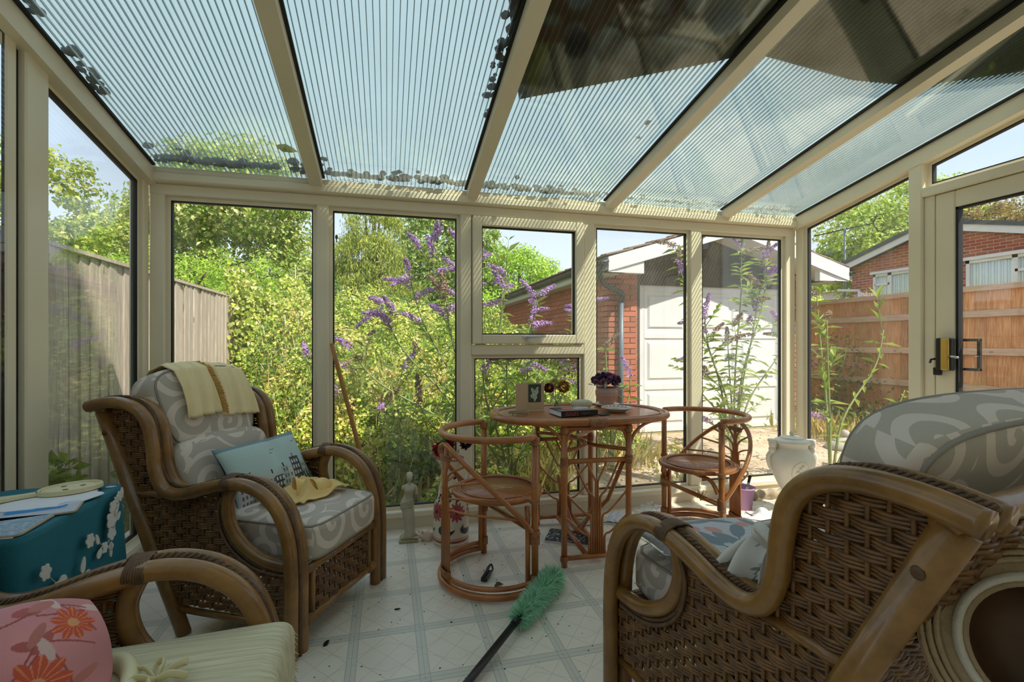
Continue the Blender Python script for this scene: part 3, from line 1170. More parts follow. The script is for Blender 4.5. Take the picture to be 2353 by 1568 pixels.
# --- orange fence on the right
FRX = 7.28
fr_ = thing('garden_fence', 'orange close board fence with three rails beyond the door', 'fence', (FRX, 0, 0))
ob = MB().box(0, 0.016, 0, 0.128, 0, 1.74).mesh('board')
for k in range(86):
    mkobj('board', ob, 'fence_orange', fr_, (rr.uniform(0, 0.012), -0.8 + k * 0.126, GZ + 0.22 + rr.uniform(-0.01, 0.01)), (0, 0, rr.uniform(-0.03, 0.03)))
for z in (0.55, 1.02, 1.50):
    MB().prism([(-0.05, z), (0.0, z - 0.01), (0.0, z + 0.085), (-0.012, z + 0.085)], -0.8, 10.0, lambda u, v, d: (u, d, v)).build('rail', 'rail_orange', fr_)
MB().box(-0.03, 0.04, -0.8, 10.0, GZ + 1.95, GZ + 2.02).build('capping_rail', 'rail_orange', fr_)
for k in range(6):
    y = -0.4 + k * 1.9
    MB().box(-0.01, 0.09, y, y + 0.1, GZ, GZ + 1.96).build('post', 'fence_orange', fr_)
for k in range(6):
    y = -0.8 + k * 1.83
    MB().box(-0.02, 0.02, y, y + 1.80, GZ - 0.02, GZ + 0.22, 0.006).build('gravel_board', 'concrete', fr_)

# --- the garage
GX0, GX1, GY0, GY1 = 2.98, 6.45, 6.15, 13.0
EZ = 2.22
SLG = 0.30
AX = (GX0 + GX1) / 2
OVF, OVS = 0.45, 0.22
gar = thing('garage', 'red brick garage with white panelled door and gabled roof', 'garage', (0, 0, 0))
# cores the bricks sit on
m = MB()
m.box(GX0 + 0.02, GX0 + 0.2, GY0 + 0.02, GY1, GZ, EZ).box(GX1 - 0.2, GX1 - 0.02, GY0 + 0.02, GY1, GZ, EZ).box(GX0 + 0.2, GX1 - 0.2, GY1 - 0.2, GY1, GZ, EZ)
m.box(GX0 + 0.02, GX0 + 0.45, GY0 + 0.02, GY0 + 0.25, GZ, EZ).box(GX1 - 0.45, GX1 - 0.02, GY0 + 0.02, GY0 + 0.25, GZ, EZ)
m.build('wall_core', 'mortar', gar)
BL, BH, RH = 0.215, 0.065, 0.0755
full = MB().box(0, BL, 0, 0.03, 0, BH, 0.004).mesh('brick')
half = MB().box(0, 0.1025, 0, 0.03, 0, BH, 0.004).mesh('brick')
sfull = MB().box(0, 0.03, 0, BL, 0, BH, 0.004).mesh('brick')
shalf = MB().box(0, 0.03, 0, 0.1025, 0, BH, 0.004).mesh('brick')
nrow = int((EZ - GZ) / RH)
for r in range(nrow):
    z = GZ + r * RH + 0.005
    for x0 in (GX0, GX1 - 0.45):
        if r % 2 == 0:
            seq = [(0.0, full), (0.225, full)]
        else:
            seq = [(0.0, half), (0.1125, full), (0.3375, half)]
        for dx, me in seq:
            mkobj('brick', me, 'brick_red', gar, (x0 + dx, GY0 + rr.uniform(-0.003, 0.003), z))
rest = MB()
cnt = 0
for r in range(nrow - 1, -1, -1):
    z = GZ + r * RH + 0.005
    y = GY0 + 0.035 + (0.0 if r % 2 else 0.1125)
    if r % 2 == 0:
        rest.box(GX0, GX0 + 0.03, GY0 + 0.035, GY0 + 0.135, z, z + BH)
    while y < GY1 - 0.2:
        if z > 0.9 and y < GY0 + 2.7 and cnt < 200:
            mkobj('brick', sfull, 'brick_red', gar, (GX0 + rr.uniform(-0.003, 0.003), y, z))
            cnt += 1
        else:
            d = rr.uniform(-0.003, 0.003)
            rest.box(GX0 + d, GX0 + 0.03, y, y + BL, z, z + BH)
        y += 0.225
tag(rest.build('brick_courses', 'brick_red', gar), kind='stuff')
# brown frame and gable boarding
m = MB()
DX0, DX1, DZ1 = GX0 + 0.50, GX1 - 0.50, GZ + 2.12
m.box(GX0 + 0.45, DX0, GY0 + 0.03, GY0 + 0.12, GZ, DZ1).box(DX1, GX1 - 0.45, GY0 + 0.03, GY0 + 0.12, GZ, DZ1)
m.box(GX0 + 0.45, GX1 - 0.45, GY0 + 0.03, GY0 + 0.14, DZ1, EZ - 0.02)
m.build('door_frame', 'brown_timber', gar)
for k in range(28):
    x = GX0 + 0.02 + k * 0.125
    zt2 = EZ + SLG * (min(x + 0.06, GX1) - GX0 if x < AX else GX1 - x - 0.06)
    MB().prism([(x, EZ - 0.02), (x + 0.119, EZ - 0.02), (x + 0.119, zt2 + 0.1), (x, zt2 + 0.1)], GY0 + 0.04 + rr.uniform(0, 0.01), GY0 + 0.07, lambda u, v, d: (u, d, v)).build('gable_board', 'brown_timber', gar)
# white up and over door
dgo = MB().box(DX0, DX1, GY0 + 0.08, GY0 + 0.12, GZ + 0.01, DZ1).build('garage_door', 'white_paint', gar)
cw3 = (DX1 - DX0 - 0.08) / 3
rows = [(0.08, 0.62), (0.70, 1.36), (1.44, 2.04)]
for c in range(3):
    for (za, zb) in rows:
        x0 = DX0 + 0.04 + c * cw3 + 0.05
        x1 = x0 + cw3 - 0.10
        z0, z1 = GZ + za, GZ + zb
        m = MB()
        y = GY0 + 0.08
        ring = [(0, 0.0), (0.025, 0.014), (0.055, 0.014), (0.085, -0.004)]
        for (i0, d0), (i1, d1) in zip(ring, ring[1:]):
            A = [(x0 + i0, z0 + i0), (x1 - i0, z0 + i0), (x1 - i0, z1 - i0), (x0 + i0, z1 - i0)]
            B = [(x0 + i1, z0 + i1), (x1 - i1, z0 + i1), (x1 - i1, z1 - i1), (x0 + i1, z1 - i1)]
            for k in range(4):
                j = (k + 1) % 4
                m.add([(A[k][0], y - 0.016 + d0, A[k][1]), (A[j][0], y - 0.016 + d0, A[j][1]), (B[j][0], y - 0.016 + d1, B[j][1]), (B[k][0], y - 0.016 + d1, B[k][1])], [(0, 1, 2, 3)])
        m.add([(x0 + 0.085, y - 0.02, z0 + 0.085), (x1 - 0.085, y - 0.02, z0 + 0.085), (x1 - 0.085, y - 0.02, z1 - 0.085), (x0 + 0.085, y - 0.02, z1 - 0.085)], [(0, 1, 2, 3)])
        m.build('door_panel', 'white_paint', dgo)
m = MB()
m.box(DX0, DX0 + 0.085, GY0 + 0.062, GY0 + 0.081, GZ + 0.01, DZ1).box(DX1 - 0.085, DX1, GY0 + 0.062, GY0 + 0.081, GZ + 0.01, DZ1)
for c in (1, 2):
    x = DX0 + 0.04 + c * cw3
    m.box(x - 0.05, x + 0.05, GY0 + 0.062, GY0 + 0.081, GZ + 0.01, DZ1)
for a_, b_ in ((0.01, 0.08), (0.62, 0.70), (1.36, 1.44), (2.04, 2.12)):
    for c in range(3):
        x = DX0 + 0.04 + c * cw3 + 0.05
        m.box(x, x + cw3 - 0.1, GY0 + 0.0625, GY0 + 0.081, GZ + a_, GZ + b_)
m.build('door_rails', 'white_paint', dgo)
MB().tube([(AX, GY0 + 0.062, 0.95), (AX, GY0 + 0.03, 0.95)], 0.02, 10).build('door_handle', 'steel', dgo)
# roof: two slopes of tiles
yf = GY0 - OVF
slab = MB()
for sgn, x0 in ((1, GX0 - OVS), (-1, GX1 + OVS)):
    zb = EZ + 0.11 - SLG * OVS
    slab.prism([(x0, zb), (AX, zb + SLG * abs(AX - x0)), (AX, zb + SLG * abs(AX - x0) + 0.03), (x0, zb + 0.03)], yf + 0.03, GY1 + 0.2, lambda u, v, d: (u, d, v))
rs = slab.build('roof_deck', 'roof_tile', gar)
tl, tw = 0.345, 0.33
nrowt = 6
sl_ang = math.atan(SLG)
tile = MB().box(0, 0.40, 0, tw - 0.008, 0, 0.022, 0.004).box(0.0, 0.40, 0.10, 0.16, 0.02, 0.032).mesh('roof_tile')
Ls = math.hypot(AX - GX0 + OVS, SLG * (AX - GX0 + OVS))
for sgn, x0 in ((1, GX0 - OVS), (-1, GX1 + OVS)):
    zb = EZ + 0.145 - SLG * OVS
    for r in range(nrowt):
        d = r * Ls / nrowt - 0.03
        for k in range(22):
            y = yf + k * tw
            o = mkobj('roof_tile', tile, 'roof_tile', rs)
            if sgn > 0:
                o.location = (x0 + d * math.cos(sl_ang), y, zb + d * math.sin(sl_ang) + 0.012)
                o.rotation_euler = (0, -sl_ang + 0.045, 0)
            else:
                o.location = (x0 - d * math.cos(sl_ang), y + tw, zb + d * math.sin(sl_ang) + 0.012)
                o.rotation_euler = (0, -sl_ang + 0.045, PI)
rdg = MB()
for k in range(16):
    y = yf + k * 0.46
    rdg.tube([(AX, y, EZ + SLG * (AX - GX0) + 0.13), (AX, y + 0.45, EZ + SLG * (AX - GX0) + 0.125)], 0.10, 10)
rdg.build('ridge_tiles', 'roof_tile', rs)
# barge boards, soffits, fascia
for sgn, x0 in ((1, GX0 - OVS), (-1, GX1 + OVS)):
    zb = EZ - 0.055 - SLG * OVS
    za = zb + SLG * abs(AX - x0)
    MB().prism([(x0, zb), (AX, za), (AX, za + 0.185), (x0, zb + 0.185)], yf - 0.012, yf + 0.012, lambda u, v, d: (u, d, v)).build('barge_board', 'white_paint', gar)
    MB().prism([(x0, zb + 0.0), (AX, za + 0.0), (AX, za + 0.02), (x0, zb + 0.02)], yf + 0.012, GY0 + 0.04, lambda u, v, d: (u, d, v)).build('verge_soffit', 'white_paint', gar)
    xe = x0
    MB().box(min(xe, xe + sgn * 0.02), max(xe, xe + sgn * 0.02), yf, GY1, zb, zb + 0.16).build('fascia', 'white_paint', gar)
    xa, xb = sorted((xe, xe + sgn * (OVS + 0.02)))
    MB().box(xa, xb, yf, GY1, zb - 0.01, zb + 0.005).build('eaves_soffit', 'white_paint', gar)
    # box end under the barge board
    xa, xb = sorted((xe, xe + sgn * 0.55))
    MB().prism([(xe, zb - 0.01), (xe + sgn * 0.52, zb - 0.01), (xe + sgn * 0.52, zb + SLG * 0.52), (xe, zb)], yf + 0.012, yf + 0.10, lambda u, v, d: (u, d, v)).build('box_end', 'white_paint', gar)
    # gutter
    gx = xe - sgn * 0.055
    g = MB()
    pr = [(gx + 0.055 * math.cos(a), zb + 0.13 + 0.055 * math.sin(a)) for a in np.linspace(PI, 2 * PI, 9)]
    pr2 = [(gx + 0.048 * math.cos(a), zb + 0.132 + 0.048 * math.sin(a)) for a in np.linspace(2 * PI, PI, 9)]
    g.prism(pr + pr2, yf - 0.03, GY1 + 0.1, lambda u, v, d: (u, d, v))
    go = g.build('gutter', 'black_pipe', gar)
    for k in range(8):
        y = yf + 0.1 + k * 0.9
        MB().prism([(gx + 0.062 * math.cos(a), zb + 0.13 + 0.062 * math.sin(a)) for a in np.linspace(PI * 0.95, 2.05 * PI, 9)], y, y + 0.04, lambda u, v, d: (u, d, v)).build('gutter_bracket', 'black_pipe', go)
    if sgn > 0:
        m = MB()
        m.tube(catmull([(gx, yf + 0.12, zb + 0.09), (gx, yf + 0.13, zb - 0.03), (gx + 0.14, yf + 0.28, zb - 0.14), (GX0 + 0.16, GY0 - 0.08, zb - 0.24), (GX0 + 0.17, GY0 - 0.055, zb - 0.36)], 5), 0.036, 10)
        m.build('swan_neck', 'black_pipe', gar)
        MB().tube([(GX0 + 0.17, GY0 - 0.05, zb - 0.34), (GX0 + 0.17, GY0 - 0.05, GZ)], 0.034, 12).build('downpipe', 'grey_pipe', gar)

# --- neighbouring house with a gable end
NX = 13.0
ho = thing('house', 'red brick bungalow gable with white windows behind the orange fence', 'house', (NX, 0, 0))
gy0, gy1, ga_y = 6.4, 11.0, 8.8
eave_l, apex = 3.30, 3.95
MB().prism([(gy0, GZ), (gy1, GZ), (gy1, eave_l), (ga_y, apex), (gy0, eave_l - 0.0)], 0.0, 4.0, lambda u, v, d: (d, u, v)).build('wall', 'brickwork_far', ho)
for (ya, za, yb, zb) in ((gy1 + 0.45, eave_l - 0.13, ga_y, apex), (gy0 - 0.45, eave_l - 0.13, ga_y, apex)):
    MB().prism([(ya, za - 0.02), (yb, zb - 0.02), (yb, zb + 0.14), (ya, za + 0.14)], -0.22, -0.17, lambda u, v, d: (d, u, v)).build('barge_board', 'white_paint', ho)
    MB().prism([(ya, za + 0.14), (yb, zb + 0.14), (yb, zb + 0.24), (ya, za + 0.24)], -0.26, 4.2, lambda u, v, d: (d, u, v)).build('roof', 'slate', ho)
MB().box(-0.2, 0.05, gy1, gy1 + 0.42, eave_l - 0.3, eave_l - 0.1).build('box_end', 'white_paint', ho)


def house_window(ya, yb, za, zb, splits, tops):
    w = MB()
    w.box(-0.05, 0.03, ya, yb, zb - 0.07, zb).box(-0.05, 0.03, ya, yb, za, za + 0.06).box(-0.05, 0.03, ya, ya + 0.07, za, zb).box(-0.05, 0.03, yb - 0.07, yb, za, zb)
    for s in splits:
        w.box(-0.05, 0.03, s - 0.05, s + 0.05, za, zb)
    for (a_, b_, z) in tops:
        w.box(-0.05, 0.03, a_, b_, z - 0.03, z + 0.03)
    wo = w.build('window', 'white_paint', ho)
    MB().box(-0.10, -0.04, ya - 0.05, yb + 0.05, zb, zb + 0.07).build('window_head', 'white_paint', wo)
    MB().box(-0.012, -0.004, ya + 0.05, yb - 0.05, za + 0.05, zb - 0.05).build('pane', 'glass', wo)
    c = MB()
    k = int((yb - ya) / 0.06)
    for i in range(k):
        y = ya + 0.05 + (yb - ya - 0.1) * i / k
        c.tube([(0.012 + 0.008 * (i % 2), y + 0.02, za + 0.03), (0.012 + 0.008 * (i % 2), y + 0.02, zb - 0.03)], 0.035, 6)
    c.build('curtain', 'curtain', wo)


house_window(9.05, 10.35, 1.9, 3.04, [9.9], [(9.9, 10.3, 2.75)])
house_window(6.45, 8.15, 1.9, 3.06, [7.25], [(6.5, 7.25, 2.72)])
MB().tube([(-0.06, 10.72, 2.62), (-0.06, 10.72, GZ)], 0.05, 8).tube([(-0.06, 11.4, 2.72), (-0.06, 10.72, 2.64)], 0.04, 8).build('downpipe', 'white_paint', ho)
# low grey roofed house further left
h2 = thing('house', 'distant house with pale grey tiled roof left of the gable', 'house', (0, 0, 0))
MB().box(21.0, 30.0, 17.0, 23.0, GZ, 3.65).build('wall', 'white_paint', h2)
MB().prism([(20.5, 3.6), (30.0, 3.6), (30, 4.6), (22.5, 4.6)], 16.5, 23.4, lambda u, v, d: (u, d, v)).build('roof', 'concrete', h2)
MB().prism([(22.6, 4.4), (30.0, 4.4), (30, 5.3), (23.2, 5.3)], 18.0, 23.4, lambda u, v, d: (u, d, v)).build('upper_roof', 'slate', h2)
# television aerial
an = thing('television_aerial', 'television aerial on a pole beside the gable roof', 'aerial', (14.0, 12.1, 2.2))
MB().tube([(0, 0, -0.6), (0, 0, 2.6)], 0.03, 8).build('mast', 'grey_pipe', an)
d = Vector((-0.35, 0.9, -0.06)).normalized()
sd = Vector((0.9, 0.35, 0))
MB().tube([tuple(d * -0.75 + Vector((0, 0, 2.55))), tuple(d * 0.9 + Vector((0, 0, 2.55)))], 0.018, 6).build('boom', 'black_pipe', an)
for k in range(12):
    c = d * (-0.6 + k * 0.13) + Vector((0, 0, 2.56))
    MB().tube([tuple(c - sd * 0.12), tuple(c + sd * 0.12)], 0.010, 5).build('element', 'black_pipe', an)
for s in (-1, 1):
    c = d * -0.75 + Vector((0, 0, 2.55))
    MB().tube([tuple(c), tuple(c + d * -0.12 + Vector((0, 0, 0.26 * s)))], 0.02, 5).build('reflector', 'black_pipe', an)
c = d * 0.2 + Vector((0, 0, 1.9))
MB().tube([tuple(-d * 0.4 + Vector((0, 0, 1.95))), tuple(d * 0.45 + Vector((0, 0, 1.85)))], 0.014, 6).tube([tuple(d * 0.45 + Vector((0, 0, 1.85)) - sd * 0.2), tuple(d * 0.45 + Vector((0, 0, 1.85)) + sd * 0.2)], 0.014, 6).build('lower_boom', 'grey_pipe', an)
# stone bird bath top lying in the weeds
bb = thing('stone_ornament', 'pale stone dome with a ball knob lying in the weeds', 'ornament', (5.35, 4.62, GZ + 0.02), 0.3)
MB().lathe([(0.0, 0), (0.24, 0.0), (0.25, 0.03), (0.2, 0.085), (0.1, 0.12), (0.05, 0.135), (0.0, 0.14)], 20, sx=1.0, sy=0.8).build('dome', 'concrete', bb)
MB().ball((0, 0, 0.175), 0.05, 12, 8).build('knob', 'concrete', bb)
tag(MB().lathe([(0.0, 0.0), (0.10, 0.0), (0.16, 0.11), (0.165, 0.115), (0.155, 0.11), (0.095, 0.012), (0.0, 0.012)], 20).build('garden_bowl', 'blue_bowl', None, (3.62, 2.9, GZ + 0.02)),
    'blue grey plastic bowl on the gravel outside', 'bowl')

# ------------------------------------------------------------------ plants
GREENS = [(118, 148, 44), (96, 128, 42), (146, 166, 60), (84, 112, 44)]
YELLOWG = [(168, 176, 66), (190, 192, 92), (148, 160, 52), (128, 150, 46), (204, 198, 128)]
PALEG = [(170, 172, 108), (148, 156, 84), (190, 186, 130), (120, 134, 66)]
DARKG = [(70, 98, 48), (92, 118, 58), (112, 134, 70), (58, 82, 44)]


def crown(name, label, cat, blobs, n, L, cols, trunk=None, group=None, seed=1, droop=0.0, wl=0.6, clump=0.32, nclump=60):
    """tree or bush: leaf clumps over ellipsoid blobs + trunk and limbs"""
    rng = np.random.default_rng(seed)
    n, L, nclump = int(n * 1.9), L * 0.7, int(nclump * 1.3)
    b0 = blobs[0]
    base = trunk if trunk else (b0[0], b0[1], GZ)
    t = thing(name, label, cat, base, group=group)
    off = np.array(base)
    vol = np.array([b[3] * b[4] * b[5] for b in blobs]) ** 0.67
    vol = vol / vol.sum()
    cs, ns = [], []
    for b, w in zip(blobs, vol):
        k = max(4, int(nclump * w * len(blobs)))
        d = rdir(k, rng)
        rad = rng.uniform(0.55, 1.0, (k, 1)) ** 0.6
        cc = np.array(b[:3]) + d * rad * np.array(b[3:6])
        m = max(1, int(n * w / k))
        ld = rdir(k * m, rng)
        cr = clump * np.array(b[3:6]).mean()
        cl = np.repeat(cc, m, 0)
        size = rng.uniform(0.7, 1.25, (k, 1)).repeat(m, 0)
        cs.append(cl + ld * cr * size * rng.uniform(0.5, 1.0, (k * m, 1)) * np.array([1, 1, 0.75]))
        ns.append(ld * 0.7 + np.repeat(d, m, 0) * 0.5 + np.array([0, 0, 0.5]))
    P = np.concatenate(cs)
    N = unit(np.concatenate(ns) + rng.normal(size=P.shape) * 0.45)
    A = unit(np.cross(N, rng.normal(size=P.shape)) + np.array([0, 0, -0.35 - droop]))
    LL = L * rng.uniform(0.6, 1.25, len(P))
    leaves('foliage', P - off, A, N, LL, LL * wl, pal(len(P), cols, 0.18, rng, 1.55), t)
    m = MB()
    z0 = GZ - 0.02
    bx, by, bz = b0[0], b0[1], b0[2]
    m.tube(catmull([(0, 0, z0 - base[2]), ((bx - base[0]) * 0.3, (by - base[1]) * 0.3, (bz - z0) * 0.5 + z0 - base[2]), (bx - base[0], by - base[1], bz - base[2] + b0[5] * 0.5)], 4), [0.11] * 3 + [0.085] * 3 + [0.05] * 3, 7)
    rp = random.Random(seed)
    for b in blobs:
        for q in range(3):
            e_ = Vector((b[0] - base[0] + rp.uniform(-0.7, 0.7) * b[3], b[1] - base[1] + rp.uniform(-0.7, 0.7) * b[4], b[2] - base[2] + rp.uniform(-0.2, 0.75) * b[5]))
            s_ = Vector(((bx - base[0]) * 0.4, (by - base[1]) * 0.4, (bz - z0) * 0.55 + z0 - base[2]))
            mid = (s_ + e_) / 2 + Vector((rp.uniform(-.15, .15), rp.uniform(-.15, .15), 0.1))
            m.tube(catmull([s_, mid, e_], 4), [0.05, 0.048, 0.045, 0.042, 0.04, 0.034, 0.028, 0.02, 0.012], 5)
    m.build('trunk', 'bark', t)
    return t


crown('broadleaf_tree', 'tall spreading sycamore like tree behind the grey fence end', 'tree',
      [(-4.9, 16, 3.6, 2.6, 2.2, 2.7), (-6.9, 16, 2.8, 1.8, 1.8, 2.4), (-3.0, 15.6, 2.6, 1.4, 1.5, 2.2), (-4.2, 15, 5.2, 2.0, 1.8, 1.5), (-2.4, 15.4, 1.4, 1.1, 1.2, 1.4)], 30000, 0.20, PALEG + GREENS[:2], (-4.8, 16, GZ), 'trees beyond the garden', 2, nclump=90, clump=0.26)
crown('broadleaf_tree', 'loose branched tree left of the slim corner post', 'tree',
      [(-8.6, 11.2, 3.0, 1.6, 1.4, 1.3), (-6.3, 11.0, 3.5, 0.95, 0.9, 1.5), (-10.4, 11.6, 3.0, 1.4, 1.2, 1.4), (-7.4, 11.2, 2.2, 1.6, 1.1, 1.1), (-5.4, 11.0, 2.6, 1.0, 0.9, 1.2)], 17000, 0.15, [(150, 158, 70), (122, 138, 54), (106, 126, 52), (172, 170, 92)], (-8, 11.4, GZ), 'trees beyond the garden', 3, nclump=80, clump=0.24)
crown('broadleaf_tree', 'yellowish tree at the far left edge of the glass', 'tree', [(-8.6, 6.5, 2.5, 0.9, 1.0, 1.1), (-8.2, 7.3, 2.0, 0.8, 0.8, 0.8)], 6000, 0.12, [(170, 166, 60), (150, 152, 60), (186, 178, 90)], (-8.6, 6.6, GZ), 'trees beyond the garden', 4)
crown('garden_shrub', 'bright green feathery shrub rising above the grey fence', 'shrub',
      [(-3.9, 10.2, 2.0, 1.3, 0.9, 0.95), (-2.5, 10.0, 1.9, 1.0, 0.8, 0.85), (-5.2, 10.2, 1.9, 1.0, 0.8, 0.9)], 15000, 0.11, [(134, 164, 50), (112, 146, 44), (160, 180, 70)], (-3.6, 10.2, GZ), None, 5, wl=0.3, nclump=80)
crown('weeping_conifer', 'tall weeping conifer with drooping yellow green branches', 'tree',
      [(-0.35, 13.4, 4.2, 0.75, 0.7, 0.9), (-0.45, 13.2, 3.2, 1.0, 0.8, 0.9), (-0.1, 13.0, 2.3, 1.1, 0.8, 0.8), (-0.75, 13.3, 2.6, 0.8, 0.7, 0.8)], 15000, 0.17, [(142, 150, 62), (112, 126, 56), (166, 166, 78), (92, 108, 54)], (-0.3, 13.4, GZ), 'trees beyond the garden', 6, droop=1.6, wl=0.22, nclump=90, clump=0.3)
crown('garden_shrub', 'dark green dense bush below the weeping conifer', 'shrub', [(-1.0, 11.2, 1.75, 0.75, 0.6, 0.8), (-0.2, 11.0, 1.55, 0.8, 0.6, 0.7), (0.7, 11.2, 1.6, 0.8, 0.6, 0.7)], 10000, 0.10, DARKG, (-0.6, 11.2, GZ), None, 7)
crown('broadleaf_tree', 'leafy grey green tree behind the purple buddleia', 'tree',
      [(1.5, 15.2, 3.7, 1.5, 1.3, 1.9), (2.6, 15.0, 2.6, 1.1, 1.1, 1.5), (0.9, 14.8, 2.8, 1.0, 1.0, 1.3), (2.6, 15.4, 4.3, 0.9, 0.9, 1.0)], 16000, 0.16, [(132, 150, 78), (106, 130, 66), (158, 166, 104), (88, 112, 60)], (1.6, 15.2, GZ), 'trees beyond the garden', 8, nclump=80, clump=0.27)
crown('broadleaf_tree', 'bright green round tree behind the garage wall', 'tree', [(4.2, 15.2, 3.1, 1.4, 1.2, 1.25), (5.3, 15.5, 2.6, 1.0, 1.0, 1.1), (3.2, 14.8, 2.1, 0.9, 1.0, 1.4), (2.5, 13.9, 1.6, 0.6, 0.8, 1.2)], 16000, 0.15, [(134, 166, 48), (108, 144, 44), (166, 186, 74)], (4.2, 15.3, GZ), 'trees beyond the garden', 9, nclump=80)
crown('broadleaf_tree', 'light green tree behind the television aerial', 'tree', [(17.0, 13.6, 4.6, 2.1, 1.8, 1.7), (18.5, 13.0, 5.6, 1.6, 1.5, 1.5), (15.6, 13.4, 3.6, 1.3, 1.2, 1.2)], 12000, 0.22, [(150, 166, 74), (122, 146, 60), (178, 184, 104)], (17.2, 13.6, GZ), 'trees beyond the garden', 10, nclump=60, clump=0.3)
crown('hedge', 'brownish hedge above the roof of the gable house', 'hedge', [(19.2, 9.6, 4.6, 1.5, 2.2, 1.0), (19.0, 11.6, 4.9, 1.2, 1.4, 0.9), (19.4, 7.4, 4.6, 1.4, 1.6, 1.1)], 12000, 0.17, [(128, 96, 74), (148, 112, 88), (106, 84, 66), (150, 140, 84)], (19.2, 9.4, GZ), None, 12)
crown('garden_shrub', 'yellow green bush above the orange fence beside the garage', 'shrub', [(9.0, 8.8, 1.8, 0.55, 0.5, 0.5), (9.6, 8.4, 1.7, 0.4, 0.4, 0.4)], 3500, 0.09, [(170, 190, 70), (140, 166, 60), (196, 204, 90)], (9.0, 8.8, GZ), None, 13)
crown('garden_shrub', 'yellow flowering bush above the orange fence below the gable', 'shrub', [(9.8, 7.75, 1.75, 0.35, 0.35, 0.33), (9.9, 7.3, 1.7, 0.25, 0.3, 0.22)], 1800, 0.07, [(214, 200, 60), (190, 190, 70), (226, 214, 100)], (9.8, 7.7, GZ), None, 14)
crown('flowering_shrub', 'purple flowering bush above the orange fence', 'shrub', [(10.3, 8.5, 2.0, 0.45, 0.45, 0.25)], 2000, 0.07, [(176, 142, 190), (150, 116, 170), (150, 160, 100)], (10.3, 8.5, GZ), None, 15)

# bramble and ivy bank filling the garden
rng = np.random.default_rng(21)


def bank_h(x, y):
    h = 0.10 + 0.36 * np.clip(y - 3.5, 0, 6)
    h = np.minimum(h, 1.75 + 0.25 * np.sin(x * 1.3 + 0.5))
    h = h + 0.16 * np.sin(x * 3.1 + y * 1.7) + 0.12 * np.sin(x * 6.3 - y * 4.1) + 0.09 * np.sin(x * 11.0 + y * 7.3) * np.sin(y * 9.1 - x * 3.0)
    h = h + 0.5 * np.exp(-((x + 1.2) ** 2) / 0.8) * np.clip((y - 6) / 2, 0, 1)
    h = h * np.clip(1.15 - 0.5 * np.clip(x - 1.6, 0, 2), 0.25, 1)
    return np.maximum(h, 0.08)


def scatter_bank(name, label, cat, x0, x1, y0, y1, n, L, cols, depth=0.5, seed=0, wl=0.75):
    rg = np.random.default_rng(seed)
    t = thing(name, label, cat, ((x0 + x1) / 2, (y0 + y1) / 2, GZ))
    x = rg.uniform(x0, x1, n)
    y = rg.uniform(y0, y1, n)
    h = bank_h(x, y)
    z = GZ + h * (1 - depth * rg.uniform(0, 1, n) ** 1.6)
    P = np.stack([x, y, z], 1)
    N = unit(np.array([0.1, -0.55, 0.7]) + rg.normal(size=P.shape) * 0.5)
    A = unit(np.cross(N, rg.normal(size=P.shape)) + np.array([0, -0.2, -0.2]))
    LL = L * rg.uniform(0.55, 1.3, n)
    patch = (np.sin(x * 2.2 + y) + np.sin(y * 2.7 - x * 1.1))[:, None] * 0.10
    C = pal(n, cols, 0.2, rg, 1.4)
    C2 = pal(n, [(112, 140, 52), (84, 110, 44), (134, 156, 62), (60, 84, 36)], 0.2, rg, 1.25)
    C3 = pal(n, [(204, 186, 112), (190, 160, 92), (214, 204, 150), (170, 150, 80)], 0.2, rg, 1.3)
    nz = np.sin(x * 4.7 + 2.0 * np.sin(y * 2.3)) * np.sin(y * 5.1 + 1.7 * np.sin(x * 3.1)) + rg.normal(0, .25, n)
    C = np.where((nz > .38)[:, None], C2, C)
    C = np.where((nz < -.62)[:, None], C3, C)
    C = np.clip(C * (1 + patch), 0, 1)
    leaves('foliage', P - np.array(t.location), A, N, LL, LL * wl, C, t)
    return t


sb1 = scatter_bank('bramble_thicket', 'tangled yellow green bramble bank filling the garden', 'thicket', -1.75, 2.7, 4.6, 9.6, 95000, 0.047, YELLOWG + GREENS + [(196, 186, 110), (70, 92, 36)], 0.8, 31)
sb2 = scatter_bank('weed_patch', 'low sunlit weeds growing right outside the front windows', 'weeds', -1.3, 1.5, 3.42, 5.0, 26000, 0.042, YELLOWG + [(86, 112, 40), (206, 190, 110)], 0.95, 32)
# dry stalks standing up through the brambles
k = 2600
x, y = rng.uniform(-1.5, 1.9, k), rng.uniform(3.7, 7.5, k)
P = np.stack([x, y, GZ + bank_h(x, y) * rng.uniform(.4, .9, k)], 1)
A = unit(np.stack([rng.normal(0, .3, k), rng.normal(0, .3, k), np.ones(k)], 1))
tag(leaves('dry_stalks', P, A, rdir(k, rng), rng.uniform(.15, .5, k), .007, pal(k, [(214, 196, 140), (196, 170, 112), (170, 150, 96)], .2, rng, 1.2), None, fold=0), 'pale dry stalks standing up through the brambles', 'stalks', kind='stuff')
